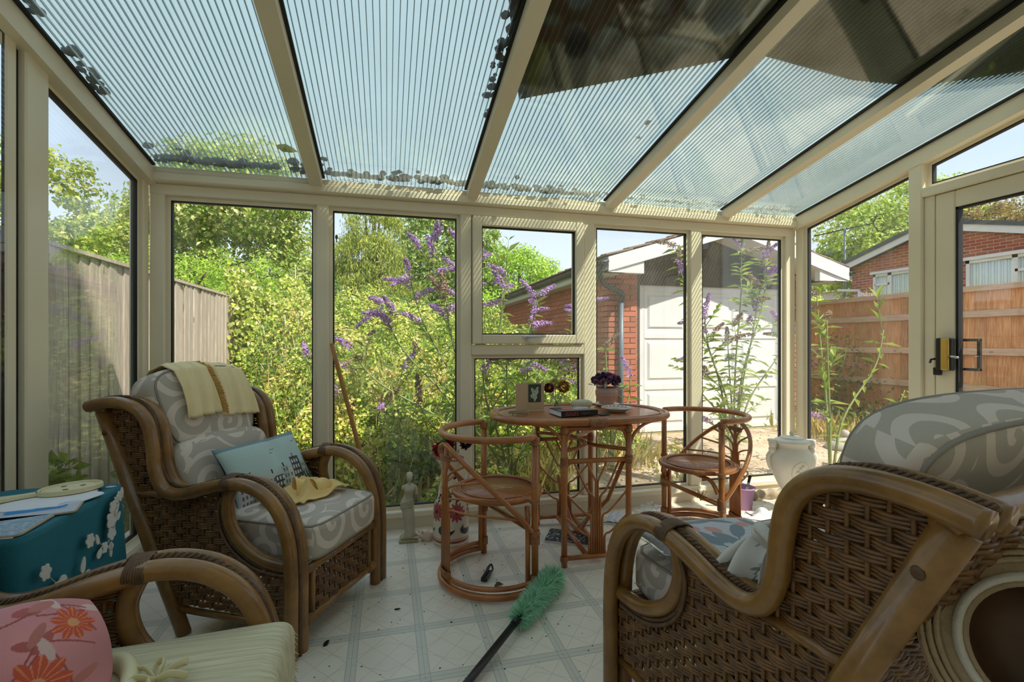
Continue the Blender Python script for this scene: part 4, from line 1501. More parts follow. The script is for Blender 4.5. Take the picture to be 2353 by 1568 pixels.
# ivy swallowing the far end of the grey fence
ni = 30000
iy = rng.uniform(6.5, 9.4, ni)
iz = GZ + rng.uniform(0, 1, ni) ** 0.8 * (2.15 + 0.25 * np.sin(iy * 2.3))
ix = FX + 0.12 + 0.18 * np.clip(iy - 6.3, 0, 2.0) * (0.6 + 0.4 * np.sin(iz * 3 + iy)) + rng.uniform(-0.2, 0.12, ni)
keep = rng.uniform(0, 1, ni) < np.clip((iy - 6.4) / 0.9 + 0.25 * (iz < 0.9), 0.0, 1)
P = np.stack([ix, iy, iz], 1)[keep]
N = unit(np.array([0.75, -0.5, 0.4]) + rng.normal(size=P.shape) * 0.4)
A = unit(np.cross(N, rng.normal(size=P.shape)) + np.array([0, 0, -0.6]))
LL = 0.062 * rng.uniform(0.6, 1.3, len(P))
iv = thing('ivy', 'pale ivy swallowing the far end of the grey fence', 'ivy', (FX, 8.0, GZ))
leaves('foliage', P - np.array([FX, 8.0, GZ]), A, N, LL, LL * 0.9, pal(len(P), YELLOWG + PALEG, 0.2, rng, 1.35), iv)
tw = MB()
rr = random.Random(8)
for k in range(46):
    x, y = -1.55 + rr.uniform(0, 0.7), rr.uniform(6.6, 7.6)
    hgt = rr.uniform(0.9, 1.7)
    tw.tube(catmull([(x, y, 0), (x + rr.uniform(-.1, .1), y, hgt * 0.5), (x + rr.uniform(-.25, .25), y + rr.uniform(-.1, .1), hgt)], 3), 0.006, 4)
dso = tw.build('dry_stems', 'pale_twig', iv)
dso.location = (-FX, -8.0, 0)
# bare pale conifer skeleton
dt = thing('dead_sapling', 'bare pale dead sapling in front of the tall tree', 'tree', (-0.95 * 2.05, 11.4, GZ))
m = MB()
m.tube([(0, 0, 0), (0.02, 0, 1.7), (0, 0, 3.0)], [0.03, 0.022, 0.006], 6)
for k in range(44):
    z = 0.8 + 2.1 * k / 44
    a = k * 2.4
    L = 0.65 * (3.1 - z) / 2.2 + 0.1
    e_ = (math.cos(a) * L, math.sin(a) * L, z + 0.16 * L)
    m.tube([(0, 0, z), (e_[0] * 0.6, e_[1] * 0.6, z + 0.02), e_], [0.010, 0.007, 0.003], 4)
    for q in range(3):
        u = 0.4 + 0.2 * q
        m.tube([(e_[0] * u, e_[1] * u, z + 0.1 * u * L), (e_[0] * u + rr.uniform(-.12, .12), e_[1] * u + rr.uniform(-.12, .12), z + 0.1 * u * L - 0.06)], [0.005, 0.002], 3)
m.build('branches', 'pale_twig', dt)

# grass and straw
def grass(name, label, regions, n, h, cols, seed):
    rg = np.random.default_rng(seed)
    xs, ys = [], []
    for (x0, x1, y0, y1, k) in regions:
        q = int(n * k)
        xs.append(rg.uniform(x0, x1, q))
        ys.append(rg.uniform(y0, y1, q))
    x, y = np.concatenate(xs), np.concatenate(ys)
    k = len(x)
    P = np.stack([x, y, np.full(k, GZ)], 1)
    A = unit(np.stack([rg.normal(0, 0.3, k), rg.normal(0, 0.3, k), np.ones(k)], 1))
    N = rdir(k, rg)
    LL = h * rg.uniform(0.4, 1.4, k)
    o = leaves(name, P, A, N, LL, 0.010 + 0.004 * rg.uniform(0, 1, k), pal(k, cols, 0.2, rg), None, fold=0.0, curl=0.25)
    tag(o, label, 'grass', kind='stuff')
    return o


grass('straw_grass', 'dry straw coloured grass among the weeds', [(-1.2, 1.4, 3.6, 5.6, 0.5), (1.3, 2.8, 4.3, 6.0, 0.12), (5.4, 7.1, 4.4, 5.9, 0.10)], 9000, 0.26, [(214, 186, 120), (190, 168, 98), (168, 160, 80), (226, 206, 150)], 41)
grass('green_grass', 'short green grass and weeds at the fence foot', [(6.2, 7.25, 1.0, 7.0, 0.6), (-1.80, -1.66, 1.0, 6.5, 0.25)], 6000, 0.16, [(110, 130, 50), (140, 150, 70), (84, 104, 42)], 42)


def weed(name, label, base, n, h, spread, L, cols, seed, wl=0.6):
    rg = np.random.default_rng(seed)
    t = thing(name, label, 'weed', base)
    P = rg.normal(0, spread, (n, 3)) * np.array([1, 1, 0])
    P[:, 2] = rg.uniform(0.02, 1, n) * h * np.exp(-(P[:, 0] ** 2 + P[:, 1] ** 2) / (2 * (1.5 * spread) ** 2))
    N = unit(np.array([0.2, -0.3, 0.8]) + rg.normal(size=P.shape) * 0.45)
    A = unit(np.cross(N, rg.normal(size=P.shape)))
    LL = L * rg.uniform(0.5, 1.3, n)
    leaves('foliage', P, A, N, LL, LL * wl, pal(n, cols, 0.2, rg), t)
    m = MB()
    rp = random.Random(seed)
    for k in range(7):
        m.tube([(rp.uniform(-1, 1) * spread * 0.3, rp.uniform(-1, 1) * spread * 0.3, 0), (rp.uniform(-1, 1) * spread, rp.uniform(-1, 1) * spread, h * 0.8)], [0.006, 0.003], 4)
    m.build('stems', 'green_stem', t)


weed('weed_clump', 'leafy weeds between the thick white post and the grey fence', (-1.66, 3.05, GZ), 420, 0.75, 0.07, 0.075, GREENS + [(150, 160, 60)], 51)
weed('weed_clump', 'broad leaved weed behind the teal covered table', (-1.66, 2.6, GZ), 160, 0.45, 0.06, 0.11, [(96, 124, 44), (128, 146, 56)], 52)
weed('weed_clump', 'yellowing weed on the gravel behind the right bistro chair', (2.62, 3.95, GZ), 160, 0.4, 0.12, 0.06, [(206, 190, 76), (170, 176, 70), (196, 168, 60)], 53)
weed('weed_clump', 'dark weeds at the foot of the orange fence', (6.5, 4.6, GZ), 900, 0.55, 0.45, 0.08, DARKG + [(150, 150, 70)], 54)
weed('weed_clump', 'green weeds below the concrete gravel board', (6.4, 3.4, GZ), 800, 0.5, 0.4, 0.08, DARKG + [(150, 160, 70)], 55)
weed('weed_clump', 'tall weeds between the grey fence and the corner post', (-1.6, 3.95, GZ), 420, 0.9, 0.15, 0.07, GREENS + [(150, 160, 60)], 56)
weed('weed_clump', 'dark green weeds below the front window beside the statue', (0.35, 3.95, GZ), 1000, 0.6, 0.2, 0.06, [(56, 78, 34), (84, 108, 40), (112, 132, 48), (40, 58, 28)], 57)  # palette darker than the other weed clumps
weed('weed_clump', 'creeping dark growth on the lower right fence near the garage', (7.05, 6.2, GZ), 1500, 1.5, 0.45, 0.07, DARKG + [(110, 100, 50)], 58)


def spike(base, d, L, r, cols, rg, brown=False):
    """flower panicle: florets packed along a bending cone"""
    n = int(80 + 450 * L)
    u = rg.uniform(0, 1, n) ** 0.9
    a = rg.uniform(0, 2 * PI, n)
    d = np.array(d) / np.linalg.norm(d)
    s = unit(np.cross(d, np.array([0.3, 0.2, 1.0]))[None])[0]
    b = np.cross(d, s)
    rad = r * (1 - u) ** 0.7 + 0.004
    droop = np.outer(u ** 2 * L * 0.25, np.array([0, 0, -1.0]))
    out = np.outer(np.cos(a), s) + np.outer(np.sin(a), b)
    P = np.array(base) + np.outer(u * L, d) + droop + out * (rad * rg.uniform(0.4, 1.0, n))[:, None]
    return P, out + d * 0.4


def buddleia(name, label, base, stems, Lleaf, seed, flowers=True, flip=0.8, brownfrac=0.25, cols=None, dens=0.075):
    rg = np.random.default_rng(seed)
    t = thing(name, label, 'shrub', base)
    m = MB()
    PP, AA, NN = [], [], []
    tips = []
    for (dx, dy, hh, bend) in stems:
        p = catmull([(0.03 * dx, 0.03 * dy, 0), (dx * 0.3, dy * 0.3, hh * 0.4), (dx * 0.75 + bend, dy * 0.75, hh * 0.75), (dx + bend, dy, hh)], 5)
        m.tube(p, [0.011 * (1 - 0.75 * i / (len(p) - 1)) + 0.002 for i in range(len(p))], 5)
        dv = p[-1] - p[-3]
        tips.append((np.array(p[-1]), np.array(dv)))
        if hh > 1.5:
            for q in range(3):
                j = len(p) - 2 - q
                tips.append((np.array(p[j]), np.array(dv.normalized() + Vector(rg.normal(0, .7, 3)))))
        Lc = sum((p[i + 1] - p[i]).length for i in range(len(p) - 1))
        kk = int(Lc / dens)
        for q in range(3, kk):
            u = q / kk * (len(p) - 1)
            i = min(int(u), len(p) - 2)
            c = p[i].lerp(p[i + 1], u - i)
            tv = (p[i + 1] - p[i]).normalized()
            a0 = q * 1.57 + rg.uniform(-.4, .4)
            for s_ in (0, PI):
                o1 = tv.orthogonal().normalized()
                o2 = tv.cross(o1)
                out = o1 * math.cos(a0 + s_) + o2 * math.sin(a0 + s_)
                ax = out * 0.85 + tv * 0.35 + Vector((0, 0, -0.25))
                PP.append(c)
                AA.append(ax)
                NN.append(Vector((0, 0, 1)) + tv * 0.4 + Vector(rg.normal(0, .25, 3)))
            if rg.uniform() < 0.22:
                o1 = Vector(rg.normal(size=3)).normalized()
                e_ = c + (tv * 0.6 + o1 * 0.6) * rg.uniform(0.15, 0.35)
                m.tube([c, e_], [0.005, 0.002], 4)
                if rg.uniform() < 0.45:
                    tips.append((np.array(e_), np.array(e_ - c)))
                for w in range(3):
                    cc = c.lerp(e_, 0.4 + 0.3 * w)
                    for s_ in (-1, 1):
                        PP.append(cc)
                        AA.append((e_ - c).cross(Vector((0, 0, 1))) * s_ + (e_ - c) * 0.5)
                        NN.append(Vector((0, 0, 1)) + Vector(rg.normal(0, .3, 3)))
    m.build('stems', 'green_stem', t)
    PP, AA, NN = np.array(PP), np.array(AA), np.array(NN)
    n = len(PP)
    LL = Lleaf * rg.uniform(0.55, 1.25, n)
    leaves('foliage', PP, AA, NN, LL, LL * 0.30, pal(n, cols or [(128, 158, 60), (104, 134, 54), (150, 172, 84), (166, 182, 96)], 0.15, rg), t, curl=0.15)
    if flowers:
        for (p, d) in tips:
            if rg.uniform() > flip:
                continue
            L = rg.uniform(0.18, 0.38)
            dd = d / np.linalg.norm(d) + np.array([rg.normal(0, .45), rg.normal(0, .45), rg.normal(-.1, .3)])
            br = rg.uniform() < brownfrac
            P, N = spike(p, dd, L, 0.042, None, rg)
            A = unit(np.cross(N, rg.normal(size=P.shape)))
            cl = [(150, 122, 94), (128, 104, 84), (170, 140, 116)] if br else [(184, 142, 200), (160, 116, 184), (206, 172, 214), (170, 128, 168)]
            o = leaves('flower_spike', P, A, N, 0.02, 0.018, pal(len(P), cl, 0.15, rg), t, 'petal', fold=0.1)
            del o['kind']
    return t


buddleia('buddleia_shrub', 'purple flowering buddleia behind the mullion beside the opening window', (0.85, 4.7, GZ),
         [(-0.35, -0.1, 2.25, -0.1), (-0.1, 0.0, 2.45, 0.0), (-0.55, 0.1, 2.0, -0.1), (0.15, -0.2, 1.95, 0.1), (-0.75, -0.2, 1.65, -0.15), (0.5, 0.1, 1.75, 0.15), (0.8, -0.1, 1.35, 0.2),
          (-0.9, -0.3, 1.25, -0.25), (0.35, -0.4, 1.45, 0.1), (-0.3, -0.4, 1.75, -0.05), (0.95, 0.1, 1.7, 0.25), (-0.15, 0.15, 2.2, 0.05)], 0.12, 61, True, 0.95, 0.2)
buddleia('buddleia_shrub', 'low leafy buddleia directly behind the bistro table', (0.95, 3.75, GZ),
         [(-0.35, 0.0, 0.95, -0.1), (0.0, 0.1, 1.15, 0.0), (0.3, 0.0, 1.0, 0.1), (-0.15, 0.1, 1.05, -0.05), (0.45, 0.15, 0.85, 0.1), (-0.55, 0.1, 0.8, -0.15), (0.15, 0.15, 1.1, 0.05)], 0.13, 62, True, 0.35, 0.3)
buddleia('buddleia_shrub', 'tall leggy buddleia growing in front of the white garage door', (3.72, 4.55, GZ),
         [(-0.62, 0.1, 2.35, -0.05), (0.05, 0.0, 2.35, 0.05), (0.42, 0.1, 2.25, 0.12), (-0.28, 0.0, 1.6, -0.1), (0.6, 0.0, 1.55, 0.15), (-0.5, -0.1, 1.1, -0.15), (0.25, -0.1, 1.9, 0.0), (0.0, 0.1, 1.3, 0.0)], 0.14, 63, True, 0.8, 0.35)
buddleia('buddleia_shrub', 'young buddleia beside the brick pier and downpipe', (2.15, 4.35, GZ),
         [(-0.05, 0.05, 1.25, 0.0), (0.15, 0.1, 0.95, 0.1), (-0.2, 0.0, 0.85, -0.05)], 0.12, 64, True, 0.7, 0.3)
buddleia('buddleia_shrub', 'arching buddleia branches outside the door side window', (3.95, 3.55, GZ),
         [(0.55, 0.1, 1.42, 0.2), (-0.05, 0.0, 1.5, 0.0), (0.5, -0.1, 0.85, 0.25), (0.05, 0.2, 1.75, 0.0)], 0.14, 65, True, 0.6, 0.6, None, 0.12)
buddleia('buddleia_shrub', 'buddleia with faded spikes in the middle of the bramble bank', (-0.35, 5.0, GZ),
         [(-0.3, 0, 1.15, -0.1), (0.1, 0.1, 1.3, 0.05), (0.4, 0, 1.0, 0.1), (-0.1, -0.2, 0.8, 0), (0.5, 0.2, 1.2, 0.15), (0.2, -0.3, 0.75, 0.1)], 0.11, 66, True, 0.9, 0.35, YELLOWG)
# a leafy branch hanging over the door light
rg = np.random.default_rng(71)
bt = thing('leafy_branch', 'green leafy branch hanging above the glazed door', 'branch', (4.1, 2.05, 2.72))
MB().tube([(0.6, -0.3, 0.06), (0.2, -0.1, 0.02), (-0.05, 0.05, -0.04)], [0.008, 0.006, 0.003], 5).build('twig', 'green_stem', bt)
k = 16
u = rg.uniform(0, 1, k)
P = np.stack([0.5 - 0.55 * u, -0.25 + 0.3 * u, 0.05 - 0.09 * u], 1)
leaves('foliage', P, np.stack([rg.normal(0, .6, k), rg.normal(0, .6, k), -0.8 * np.ones(k)], 1), rdir(k, rg), 0.11, 0.04, pal(k, [(140, 170, 80), (116, 150, 70)], 0.15, rg), bt)

# unseen tree added to shade the near fence end and most of the floor
crown('broadleaf_tree', 'unseen tree added behind the house to shade the fence and floor', 'tree', [(5.6, -6.0, 12.6, 1.9, 1.5, 1.3), (4.3, -5.6, 12.9, 1.3, 1.3, 1.3), (6.5, -6.9, 13.2, 1.2, 1.3, 1.2), (5.0, -6.9, 13.6, 1.5, 1.3, 1.0)], 10000, 0.5, DARKG, (5.7, -7.4, GZ), 'trees beyond the garden', 16, nclump=80, clump=0.36)
# ------------------------------------------------------------------ furniture
def rcube(mb, c, h, n=10, p=6.0, rot=None, fn=None):
    """rounded box (p-norm cube), n cells per edge"""
    idx = {}
    vs, fs = [], []

    def vid(q):
        k = (round(q[0] * 1000), round(q[1] * 1000), round(q[2] * 1000))
        if k not in idx:
            idx[k] = len(vs)
            d = (abs(q[0]) ** p + abs(q[1]) ** p + abs(q[2]) ** p) ** (1 / p)
            w = Vector((q[0] / d, q[1] / d, q[2] / d))
            s = fn(w) if fn else Vector((0, 0, 0))
            v = Vector((w.x * h[0], w.y * h[1], w.z * h[2])) + s
            if rot is not None:
                v = rot @ v
            vs.append(v + Vector(c))
        return idx[k]
    g = [-1 + 2 * i / n for i in range(n + 1)]
    for ax in range(3):
        for s in (-1, 1):
            for i in range(n):
                for j in range(n):
                    quad = []
                    for (a, b) in ((i, j), (i + 1, j), (i + 1, j + 1), (i, j + 1)):
                        q = [0, 0, 0]
                        q[ax] = s
                        q[(ax + 1) % 3] = g[a]
                        q[(ax + 2) % 3] = g[b]
                        quad.append(vid(q))
                    fs.append(tuple(quad) if s > 0 else tuple(quad[::-1]))
    return mb.add(vs, fs, True)


def pipe_ring(mb, c, h, k, p, rot=None, axis=2, r=0.006, fn=None):
    """piping round a p-norm cushion at height k (-1..1) along 'axis'"""
    pts = []
    R = (1 - abs(k) ** p) ** (1 / p)
    for i in range(64):
        a = 2 * PI * i / 64
        x, y = math.cos(a), math.sin(a)
        d = (abs(x) ** p + abs(y) ** p) ** (1 / p)
        q = [0, 0, 0]
        q[axis] = k
        q[(axis + 1) % 3] = x / d * R
        q[(axis + 2) % 3] = y / d * R
        w = Vector(q)
        v = Vector((w.x * h[0], w.y * h[1], w.z * h[2])) + (fn(w) if fn else Vector((0, 0, 0)))
        if rot is not None:
            v = rot @ v
        pts.append(v + Vector(c))
    return mb.tube(pts, r, 6, closed=True)


def scan(poly, z):
    xs = []
    n = len(poly)
    for i in range(n):
        (x0, y0), (x1, y1) = poly[i], poly[(i + 1) % n]
        if (y0 > z) != (y1 > z):
            xs.append(x0 + (z - y0) / (y1 - y0) * (x1 - x0))
    xs.sort()
    return list(zip(xs[0::2], xs[1::2]))


def weave(poly, frame, pitch=0.026, stake=0.038, r=0.0046, amp=0.006, strands=3, sides=5):
    """woven panel: groups of strands passing over and under upright stakes"""
    mb = MB()
    z0 = min(p[1] for p in poly)
    z1 = max(p[1] for p in poly)
    k = 0
    z = z0 + pitch * 0.5
    rr_ = random.Random(len(poly))
    while z < z1:
        for s in range(strands):
            zz = z + (s - (strands - 1) / 2) * pitch / strands * 0.92
            for (a, b) in scan(poly, zz):
                if b - a < 0.02:
                    continue
                n = max(3, int((b - a) / (stake / 3.0)))
                pts = []
                for i in range(n + 1):
                    f = a + (b - a) * i / n
                    ph = math.sin(PI * f / stake + k * PI)
                    pts.append(frame(f, zz + rr_.uniform(-.0006, .0006), amp * ph))
                mb.tube(pts, r * rr_.uniform(0.85, 1.1), sides, caps=False)
        z += pitch
        k += 1
    x0 = min(p[0] for p in poly)
    x1 = max(p[0] for p in poly)
    polyT = [(p[1], p[0]) for p in poly]
    i0 = int(math.ceil(x0 / stake - 0.5))
    i1 = int(math.floor(x1 / stake - 0.5))
    for i in range(i0, i1 + 1):
        f = (i + 0.5) * stake
        for (a, b) in scan(polyT, f):
            mb.tube([frame(f, a, 0), frame(f, b, 0)], 0.0055, 5, caps=False, flat=1.0)
    return mb


ARM = [(0, 0), (0.0, .15), (0, .30), (-.012, .43), (-.055, .54), (-.135, .61), (-.24, .635), (-.36, .615), (-.47, .582), (-.555, .572), (-.615, .60), (-.648, .67),
       (-.660, .76), (-.682, .845), (-.735, .902), (-.82, .927), (-.92, .925), (-1.005, .908)]
LOOP = [(-.285, .625), (-.315, .55), (-.30, .465), (-.245, .395), (-.155, .345), (-.07, .33), (-.005, .33)]
YO, YI = 0.325, 0.268
PAN_A = [(-.005, .12), (-.005, .30), (-.07, .30), (-.165, .318), (-.265, .37), (-.325, .45), (-.34, .55), (-.32, .605), (-.36, .595), (-.47, .562), (-.56, .55), (-.795, .545), (-.59, .12)]
PAN_W = [(-.60, .565), (-.645, .66), (-.66, .76), (-.68, .84), (-.74, .895), (-.82, .91), (-.94, .90), (-.805, .565)]


def make_armchair(label, YO=YO, YI=YI):
    t = thing('wicker_armchair', label, 'armchair', group='wicker armchairs')
    for s in (-1, 1):
        for y in (YO, YI):
            MB().tube(catmull([(f, s * y, z) for f, z in ARM], 5), 0.0255, 10).build('arm_cane', 'cane_dark', t)
        ym = s * (YO + YI) / 2
        rp = catmull([(f + (0.016 if i < 5 else 0), ym, z + (0.017 if i > 4 else 0)) for i, (f, z) in enumerate(ARM)], 5)
        b = MB()
        b.tube(rp, 0.008, 6)
        rope = b.build('rope', 'rope_dark', t)
        br = MB()
        n = len(rp)
        # twisted braid lying along the rope
        dense = []
        for i in range(n - 1):
            for q in range(5):
                dense.append(rp[i].lerp(rp[i + 1], q / 5))
        for ph in (0, PI):
            br.tube([p + Vector((0, math.cos(i * 0.9 + ph) * 0.006, math.sin(i * 0.9 + ph) * 0.006 + 0.003)) for i, p in enumerate(dense)], 0.0042, 4)
        br.build('braid', 'rope_dark', rope)
        MB().tube(catmull([(f, ym, z) for f, z in LOOP], 5), 0.024, 10).build('loop_cane', 'cane_dark', t)
        edge = MB()
        edge.tube(catmull([(f - 0.022, ym + s * 0.004, z - 0.022) for f, z in LOOP], 4), 0.008, 6)
        edge.tube(catmull([(f - 0.032, ym + s * 0.014, z - 0.03) for f, z in LOOP], 4), 0.006, 6)
        edge.build('edge_rope', 'rope_dark', t)
        MB().tube([(-.53, ym, 0), (-.677, ym, .30), (-.955, ym, .885)], [0.027, 0.031, 0.033], 12).build('rear_leg', 'cane_dark', t)
        MB().ball((-.915, ym + s * 0.031, .80), (0.012, 0.006, 0.012), 8, 6).build('peg', 'cane_deep_brown', t)
        MB().tube([(-.60, ym, .557), (-.80, ym, .552)], 0.014, 8).build('brace', 'cane_dark', t)
        MB().tube([(0, ym, .10), (-.58, ym, .10)], 0.014, 8).build('side_rail', 'cane_dark', t)
        fr = lambda f, z, o, ym=ym, s=s: (f, ym + o * s, z)
        weave(PAN_A, fr).build('wicker_panel', 'wicker_dark', t)
        weave(PAN_W, fr).build('wing_panel', 'wicker_dark', t)
        pts = [(-.264 - .00036 * k, ym + 0.0545 * math.cos(k * .42), .632 + 0.029 * math.sin(k * .42)) for k in range(125)]
        MB().tube(pts, 0.0038, 5).build('binding', 'rope_dark', t)
        pts = [(0.018 * math.cos(k * .5), ym - s * (0.045 + 0.0007 * k), .10 + 0.018 * math.sin(k * .5)) for k in range(75)]
        MB().tube(pts, 0.0045, 5).build('binding', 'cane_dark', t)
    y = YI
    MB().tube([(0, -y, .10), (0, y, .10)], 0.017, 10).build('front_rail', 'cane_dark', t)
    MB().tube([(0, -y, .295), (0, y, .295)], 0.018, 10).build('seat_rail', 'cane_dark', t)
    MB().tube([(-.69, -y, .30), (-.69, y, .30)], 0.018, 10).build('seat_rail', 'cane_dark', t)
    MB().tube([(-.58, -y, .10), (-.58, y, .10)], 0.016, 10).build('back_rail', 'cane_dark', t)
    MB().tube(catmull([(-.95, -YO, .895), (-.955, -.15, .91), (-.955, .15, .91), (-.95, YO, .895)], 5), 0.024, 10).build('top_rail', 'cane_dark', t)
    fp = YI - .063
    for yy in (-fp, fp):
        MB().tube([(0, yy, .10), (0, yy, .295)], 0.013, 8).build('front_post', 'cane_dark', t)
    weave([(-fp + .015, .115), (fp - .015, .115), (fp - .015, .275), (-fp + .015, .275)], lambda u, z, o: (o * 1.2, u, z), 0.026, 0.036).build('front_panel', 'wicker_dark', t)

    def fb(u, z, o):
        return (-.53 - .485 * z - 0.01 + o, u, z)
    weave([(-YI - .007, .12), (YI + .007, .12), (YI + .007, .87), (-YI - .007, .87)], fb, 0.028, 0.042, strands=2, r=0.006).build('back_panel', 'wicker_dark', t)
    sl = MB()
    for k in range(7):
        x = -.06 - k * .10
        sl.box(x - .025, x + .025, -y, y, .295, .312)
    sl.build('seat_slats', 'cane_deep_brown', t)
    return t


def place(root, loc, deg):
    root.location = loc
    root.rotation_euler = (0, 0, math.radians(deg))
    return root


A_LOC, A_ROT = (-.187, 2.221, 0), -29.07
B_LOC, B_ROT = (-.275, 1.075, 0), 3.0
C_LOC, C_ROT = (1.305, 1.578, 0), 96.9
WC = .245
ca = place(make_armchair('wicker armchair with yellow throw and blue pillow beside the grey fence'), A_LOC, A_ROT)
cb = place(copy_tree(ca), B_LOC, B_ROT)
cb['label'] = 'wicker armchair at the bottom left holding the pink floral cushion'
cc = place(make_armchair('wide wicker seat at the bottom right seen from behind its side', YO + WC, YI + WC), C_LOC, C_ROT)

# cushions: seat pads and two-part back pads
RB1 = Matrix.Rotation(math.radians(-17), 3, 'Y')
RB2 = Matrix.Rotation(math.radians(-20), 3, 'Y')


def bulge(amt):
    return lambda w: Vector((0, 0, amt * (1 - w.x ** 2) * (1 - w.y ** 2) * (1 if w.z > 0 else 0)))


def make_seat_cushion(label, wx=0.0):
    t = thing('seat_cushion', label, 'cushion', group='armchair seat cushions')
    h = (0.335, 0.245 + wx, 0.075)
    rcube(MB(), (-.295, 0, .392), h, 14, 9, None, bulge(.018)).build('pad', 'scroll_fabric', t, boxuv=True)
    m = MB()
    for k in (-.86, .86):
        pipe_ring(m, (-.295, 0, .392), h, k, 9, None, 2, 0.0055)
    m.build('piping', 'piping', t)
    return t


def make_back_cushion(label, wx=0.0):
    t = thing('back_cushion', label, 'cushion', group='armchair back cushions')
    up = lambda w: Vector((0.02 * (1 - w.y ** 2) * (1 - w.z ** 2) * (1 if w.x > 0 else 0.3), 0.025 * w.y * w.z, 0.02 * (1 - w.y ** 2) * w.z))
    h1, c1 = (0.085, 0.255 + wx, 0.180), (-.775, 0, .865)
    rcube(MB(), c1, h1, 14, 5, RB1, up).build('upper_pad', 'scroll_fabric', t, boxuv=True)
    h2, c2 = (0.08, 0.245 + wx, 0.150), (-.645, 0, .595)
    rcube(MB(), c2, h2, 14, 5, RB2, up).build('lower_pad', 'scroll_fabric', t, boxuv=True)
    m = MB()
    pipe_ring(m, c1, h1, .78, 5, RB1, 0, 0.005, up)
    pipe_ring(m, c1, h1, -.78, 5, RB1, 0, 0.006, up)
    m.build('piping', 'piping', t)
    return t


sa = place(make_seat_cushion('scroll patterned seat cushion under the blue pillow and yellow cloth'), A_LOC, A_ROT)
sb = place(copy_tree(sa), B_LOC, B_ROT)
sb['label'] = 'seat cushion under the cream fringed cover at the bottom left'
sc_ = place(make_seat_cushion('seat cushion under the plastic wrapped leaf print cushion', WC), C_LOC, C_ROT)
ba = place(make_back_cushion('scroll patterned back cushion draped with the yellow throw'), A_LOC, A_ROT)
bb_ = place(copy_tree(ba), B_LOC, B_ROT)
bb_['label'] = 'back cushion of the armchair with the pink floral cushion'
bc = place(make_back_cushion('large scroll patterned back cushion in front of the glazed door', WC), C_LOC, C_ROT)


# --- throw over the back of chair A
def throw_profile(v):
    pts = [(-.985, .86), (-.955, .97), (-.905, 1.045), (-.83, 1.075), (-.755, 1.05), (-.712, .98), (-.682, .90), (-.662, .825)]
    u = v * (len(pts) - 1)
    i = min(int(u), len(pts) - 2)
    q = u - i
    return pts[i][0] * (1 - q) + pts[i + 1][0] * q, pts[i][1] * (1 - q) + pts[i + 1][1] * q


th = thing('throw_blanket', 'pale yellow fringed throw over the armchair back', 'throw', A_LOC, math.radians(A_ROT))


def throw_fn(y0, y1, end, lift, seed):
    def fn(u, v):
        f, z = throw_profile(v * end)
        y = y0 + (y1 - y0) * u + 0.025 * (v - 0.5) * (1 if seed else -0.6)
        rip = 0.006 * math.sin(u * 17 + v * 3 + seed) * (0.3 + v) + 0.004 * math.sin(u * 31 + v * 9)
        top = -0.02 * (y / 0.25) ** 2
        return (f + rip + lift, y, z + top + abs(rip) * 0.5 + lift * 0.6)
    return fn


MB().grid(throw_fn(-.02, .215, 1.0, 0.008, 1), 40, 44, thick=0.004).build('wide_fold', 'cream_throw', th)
MB().grid(throw_fn(-.165, 0.005, 0.97, 0.016, 0), 30, 40, thick=0.005).build('narrow_fold', 'cream_throw', th)
fm = MB()
rr = random.Random(4)
fn_ = throw_fn(-.165, 0.005, 0.97, 0.018, 0)
for k in range(150):
    v = 0.42 + 0.58 * k / 150
    p = Vector(fn_(1.0, v))
    fm.tube([p, p + Vector((0.008, 0.012 + rr.uniform(-.004, .01), rr.uniform(-.008, .004))), p + Vector((0.012, 0.02 + rr.uniform(-.008, .008), -0.012 + rr.uniform(-.008, .006)))], [0.0028, 0.0026, 0.0012], 4)
fm.build('fringe', 'fringe', th)


# --- pillows (painted prints)
def pillow_arrays(w, h, t, n=90, pinch=0.05, crease=None):
    u = np.linspace(-1, 1, n)
    v = np.linspace(-1, 1, int(n * h / w))
    U, V = np.meshgrid(u, v, indexing='ij')
    prof = ((1 - np.abs(U) ** 2.2) * (1 - np.abs(V) ** 2.2)).clip(0) ** 0.5
    X = U * w / 2 * (1 - pinch * (1 - V ** 2) * np.abs(U) ** 3)
    Y = V * h / 2 * (1 - pinch * (1 - U ** 2) * np.abs(V) ** 3)
    Zt = t / 2 * prof
    if crease is not None:
        Zt = Zt * (1 + crease(U, V) * prof)
    return U, V, X, Y, Zt


def put_pillow(t, U, V, X, Y, Zt, Cf, Cb, mat, M):
    for s, C, nm in ((1, Cf, 'front_cover'), (-1, Cb, 'back_cover')):
        P = np.stack([X, Y, s * Zt], -1)
        if s < 0:
            P = P[::-1]
            C = C[::-1]
        Pm = P.reshape(-1, 3) @ np.array(M.to_3x3()).T + np.array(M.translation)
        painted(nm, Pm.reshape(P.shape), C, mat, t)


def frame_mat(origin, xa, ya):
    xa = Vector(xa).normalized()
    ya = Vector(ya)
    ya = (ya - xa * ya.dot(xa)).normalized()
    z = xa.cross(ya)
    m = Matrix((xa, ya, z)).transposed().to_4x4()
    m.translation = Vector(origin)
    return m


def rect(C, U, V, u0, u1, v0, v1, rgb):
    C[(U >= u0) & (U < u1) & (V >= v0) & (V < v1)] = lin(*rgb)


